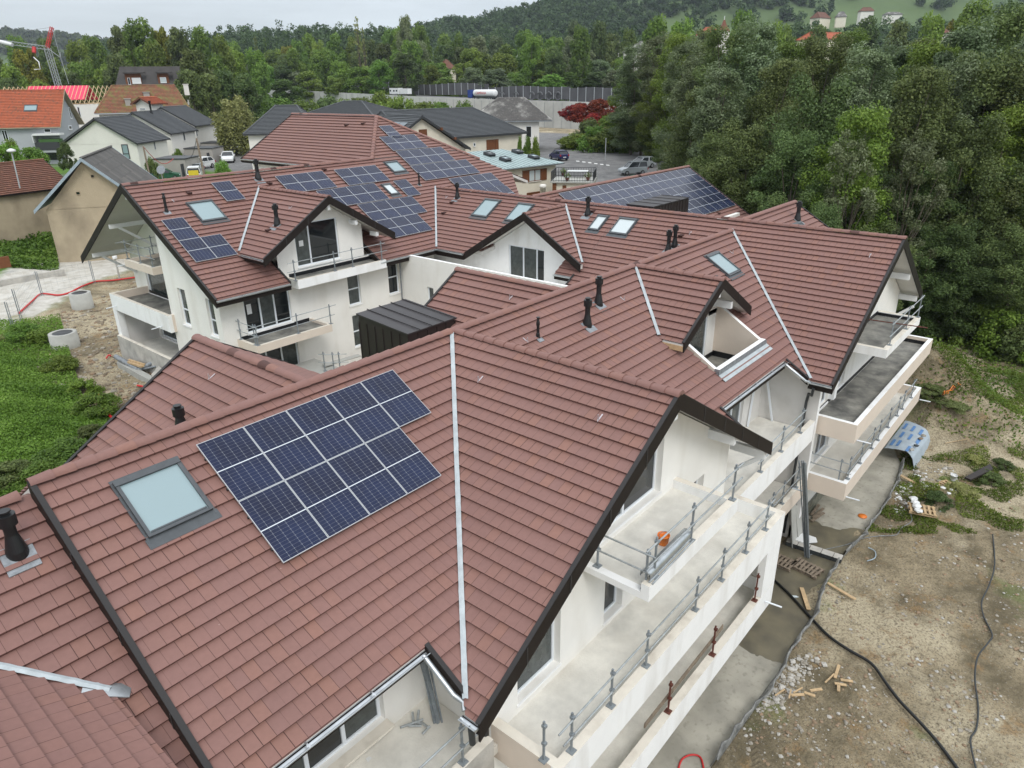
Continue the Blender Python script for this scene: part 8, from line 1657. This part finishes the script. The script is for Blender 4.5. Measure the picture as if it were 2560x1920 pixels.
for i, j in ((1, 1), (3.6, 1.2), (7, .8), (2.2, 4), (5.4, 4.1), (8, 4), (1.2, 7), (4.4, 7.2), (7.3, 7)):
    mb = MB(); f_ = lambda a_, b_: g_[int(min(n, a_))*(n+1)+int(min(n, b_))]*(1-0)+(0, 0, .035); i2, j2 = int(i), int(j); mb.add([g_[i2*(n+1)+j2]+(0, 0, .03), g_[(i2+1)*(n+1)+j2]+(0, 0, .03), g_[min(n, i2+1)*(n+1)+j2+2]+(0, 0, .03), g_[i2*(n+1)+j2+2]+(0, 0, .03)], [(0, 1, 2, 3)]); mb.build('blue_patch', ['tarp_blue'], T)
def rock(c, s, r):
    mb = bmesh.new(); bmesh.ops.create_icosphere(mb, subdivisions=1, radius=1); v = [(c[0]+p.co.x*s*(.7+.6*r.random()), c[1]+p.co.y*s*(.7+.6*r.random()), c[2]+p.co.z*s*.6*(.7+.5*r.random())) for p in mb.verts]; f = [tuple(q.index for q in p.verts) for p in mb.faces]; mb.free(); return v, f
r = np.random.default_rng(5)
mat('stone', (.33, .30, .25), .9, noise=(3, .4)); mat('stone_pale', (.46, .44, .40), .9, noise=(3, .3)); mat('clod', (.22, .18, .13), .95, noise=(3, .4)); mat('stone_brown', (.28, .2, .13), .9, noise=(3, .3))
for i, (q, lb) in enumerate((((1110, 885), 'pale stone'), ((1190, 775), 'brown stone'), ((1150, 845), 'dark stone'), ((1220, 745), 'grey stone'))):
    c = PZ(*kd(*q), -11.35); mb = MB(); v, f = rock(c, .13, r); mb.add(v, f); tag(mb.build('weight_stone', [['stone_pale', 'stone_brown', 'rubber_grey', 'stone'][i]]), lb+' weighing down the tarpaulin', 'stone')
def stones(name, label, region, n, s0, s1, m, seed, hole=None):
    r = np.random.default_rng(seed); V = []; F_s = []; MI = []; tries = 0
    ico = rock((0, 0, 0), 1, r); 
    while len(F_s) < n*20 and tries < n*20:
        tries += 1; q = region(r)
        if q is None: continue
        s = s0+(s1-s0)*r.random()**4; z = zg(q[0], q[1]); v, f = rock((q[0], q[1], z+s*.12), s, r); b = len(V); V += v; F_s += [tuple(b+k for k in g) for g in f]; MI += [r.integers(0, len(m))]*len(f)
    mb = MB(); mb.v = [tuple(map(float, v)) for v in V]; mb.f = F_s; mb.m = [int(x) for x in MI]; mb.uv = [None]*len(F_s); mb.sm = [False]*len(F_s); o = mb.build(name, m); o['kind'] = 'stuff'; o['label'] = label; o['category'] = name; return o
def inslab(x, y):
    P = sp_; c = False
    for i in range(len(P)):
        x1, y1 = P[i]; x2, y2 = P[i-1]
        if (y1 > y) != (y2 > y) and x < (x2-x1)*(y-y1)/(y2-y1)+x1: c = not c
    return c
def reg_e(r):
    px = r.uniform(1700, 2600); py = r.uniform(900, 1960); p = PZ(px, py, -12.2)
    return None if inslab(p[0], p[1]) or p[1] > -6 or mnoise.noise(Vector((p[0]*.5, p[1]*.5, 2))) < -.15+.3*r.random() else p
stones('stones', 'small stones and rubble strewn over the bare earth right of the building', reg_e, 3600, .012, .085, ['stone', 'stone', 'stone_brown', 'stone_brown', 'stone_pale'], 3)
def reg_r(r):
    q = kR(*[(1000+300*r.random(), -60+260*r.random()), (880+120*r.random(), 60+220*r.random())][r.integers(0, 2)]); return PZ(*q, -12.15)
stones('rubble', 'pale rubbish and broken pieces among the weeds by the pallets', reg_r, 260, .04, .16, ['stone_pale', 'white_paint', 'stone', 'yellow_paint'][:3], 6)
def reg_c(r):
    t = r.random(); a = k9(880-250*t+60*r.standard_normal(), 980+300*t+22*r.standard_normal()); return PZ(*a, -12.2)
stones('rubble', 'heap of pale grey broken concrete beside the slab edge', reg_c, 420, .03, .12, ['stone_pale', 'stone'], 7)
def reg_l(r):
    px = r.uniform(90, 420); py = r.uniform(690, 1060); p = PZ(px, py, -8.8)
    return None if p[0] < -3 or p[0] > 8 and p[1] < 34 or -.62*p[0]+.785*p[1] > 34.5 else p
stones('stones', 'earth clods and stones heaped on the bare ground left of the building', reg_l, 3200, .03, .2, ['stone_brown', 'clod', 'clod', 'stone'], 8)
def reg_lg(r):
    px = r.uniform(2120, 2560); py = r.uniform(1130, 1330); p = PZ(px, py, -12.2); return None if inslab(p[0], p[1]) or mnoise.noise(Vector((p[0]*.8, p[1]*.8, 8))) < .0 else p
def scatter2(name, fn, n, size, h, m, label, cat, seed): return scatter(name, fn, n, size, h, m, label, cat, seed)
scatter2('weeds', reg_lg, 16000, .09, .22, 'leaf_mid', 'low green weeds growing in the rubble by the pallets', 'weeds', 12)
def reg_b(r):
    px = r.uniform(2060, 2600); py = r.uniform(820, 1060); p = PZ(px, py, -11.9); return None if p[1] > -6.5 and p[0] < 29 or mnoise.noise(Vector((p[0]*.25, p[1]*.25, 4))) < .02 or inslab(p[0], p[1]) else p
scatter2('weeds', reg_b, 40000, .10, .22, 'leaf_mid', 'patchy green weeds on the bank below the wood', 'weeds', 13)
def reg_w(r):
    p = np.array((r.uniform(29, 75), r.uniform(-35, 30), 0)); return None if p[1] < -16+.0*p[0] and p[0] < 34 or (p[0]-28)*.6 < -p[1]-14+3*r.random() else p
scatter2('undergrowth', reg_w, 130000, .17, .6, 'leaf_mid', 'dense dark green undergrowth on the floor of the wood', 'undergrowth', 14)
# brown dark sheet, grey pipe, orange netting
a = [PZ(*kd(*q), -11.9) for q in ((1620, 1180), (1870, 1050), (1900, 1100), (1680, 1205))]; mb = MB(); mb.prism([tuple(p[:2]) for p in a], -11.75, -11.85); T = thing('brown_panel', 'dark brown board lying in the weeds behind the white bucket', 'board', tuple(a[0])); mb.build('board', ['box_brown'], T)
a = PZ(*k6(1650, 655), -12); b = PZ(*k6(1780, 715), -12); T = thing('concrete_pipe', 'long grey pipe lying on the bank beyond the far right balcony', 'pipe', tuple(a)); mb = MB(); mb.tube([a+(0, 0, .2), b+(0, 0, .2)], .16, 12); mb.build('pipe', ['conc_new'], T)
T = thing('orange_netting', 'crumpled orange safety netting on the earth mound', 'netting', tuple(PZ(*kd(1500, 290), -11))); mb = MB()
for i in range(14):
    q = (1400+200*r.random(), 300-.45*(1400-1400)+r.uniform(-60, 60)); p = hit(*kd(q[0], 370-(q[0]-1400)*.65+r.uniform(-20, 20)), -11.5); p2 = hit(*kd(q[0]+60*r.random(), 370-(q[0]-1370)*.65+r.uniform(-25, 25)), -11.5); mb.tube([p+(0, 0, .1), (p+p2)/2+(0, 0, .25*r.random()+.1), p2+(0, 0, .12)], .022, 5)
mb.build('strands', ['orange_tile' if 0 else 'rust_orange'] if 'rust_orange' in MT else ['orange_plastic'], T)
def stick(label, q0, q1, m='wood', r_=.02, z=-12): a = hit(*q0, z); b = hit(*q1, z); mb = MB(); mb.tube([a+(0, 0, .05), b+(0, 0, .07)], r_, 5); tag(mb.build('stick', [m]), label, 'stick')
stick('thin pale stick lying on the earth behind the tarpaulin', kd(1430, 830), kd(1660, 790)); stick('thin branch lying at the foot of the earth mound', kd(1210, 485), kd(1420, 395), 'wood_old', .015)
# bare tall trees on the skyline
for i, (px, dep, yt, s) in enumerate([(890, 330, 42, 1.0), (905, 330, 70, .8), (765, 380, 0, 0)]):
    if s: 
        cm, C = crown(90+i, 20, 2.2, 6, 60, 26, .35, 'leaf_willow', 'poplar', 0, (.1, .25)); tm = trunk_mesh(91+i, 20, .22, C, 40); p = PD(px, yt, dep); T = thing('bare_tree', ['tall nearly bare tree rising above the treeline', 'shorter nearly bare tree beside the tallest bare one'][i], 'tree', (p[0], p[1], 0)); T.scale = (s, s, p[2]/20)
        for nm, me in (('crown', cm), ('trunk', tm)): o = bpy.data.objects.new(nm, me); COL.objects.link(o); o.parent = T
# =================================================================== HAZE
hz = MB(); hz.box(-900, 2600, -1500, 2600, -14, 330)
m = bpy.data.materials.new('haze'); m.use_nodes = True; t = m.node_tree; t.nodes.clear(); o_ = nn(t, 'ShaderNodeOutputMaterial'); pv = nn(t, 'ShaderNodeVolumePrincipled'); pv.inputs['Color'].default_value = (.80, .88, 1, 1); pv.inputs['Density'].default_value = .0001; pv.inputs['Anisotropy'].default_value = .2
t.links.new(pv.outputs[0], o_.inputs['Volume']); MT['haze'] = m
h_ = hz.build('haze', ['haze'], None, 'stuff'); h_['label'] = 'thin pale haze in the air over the valley'; h_['category'] = 'haze'
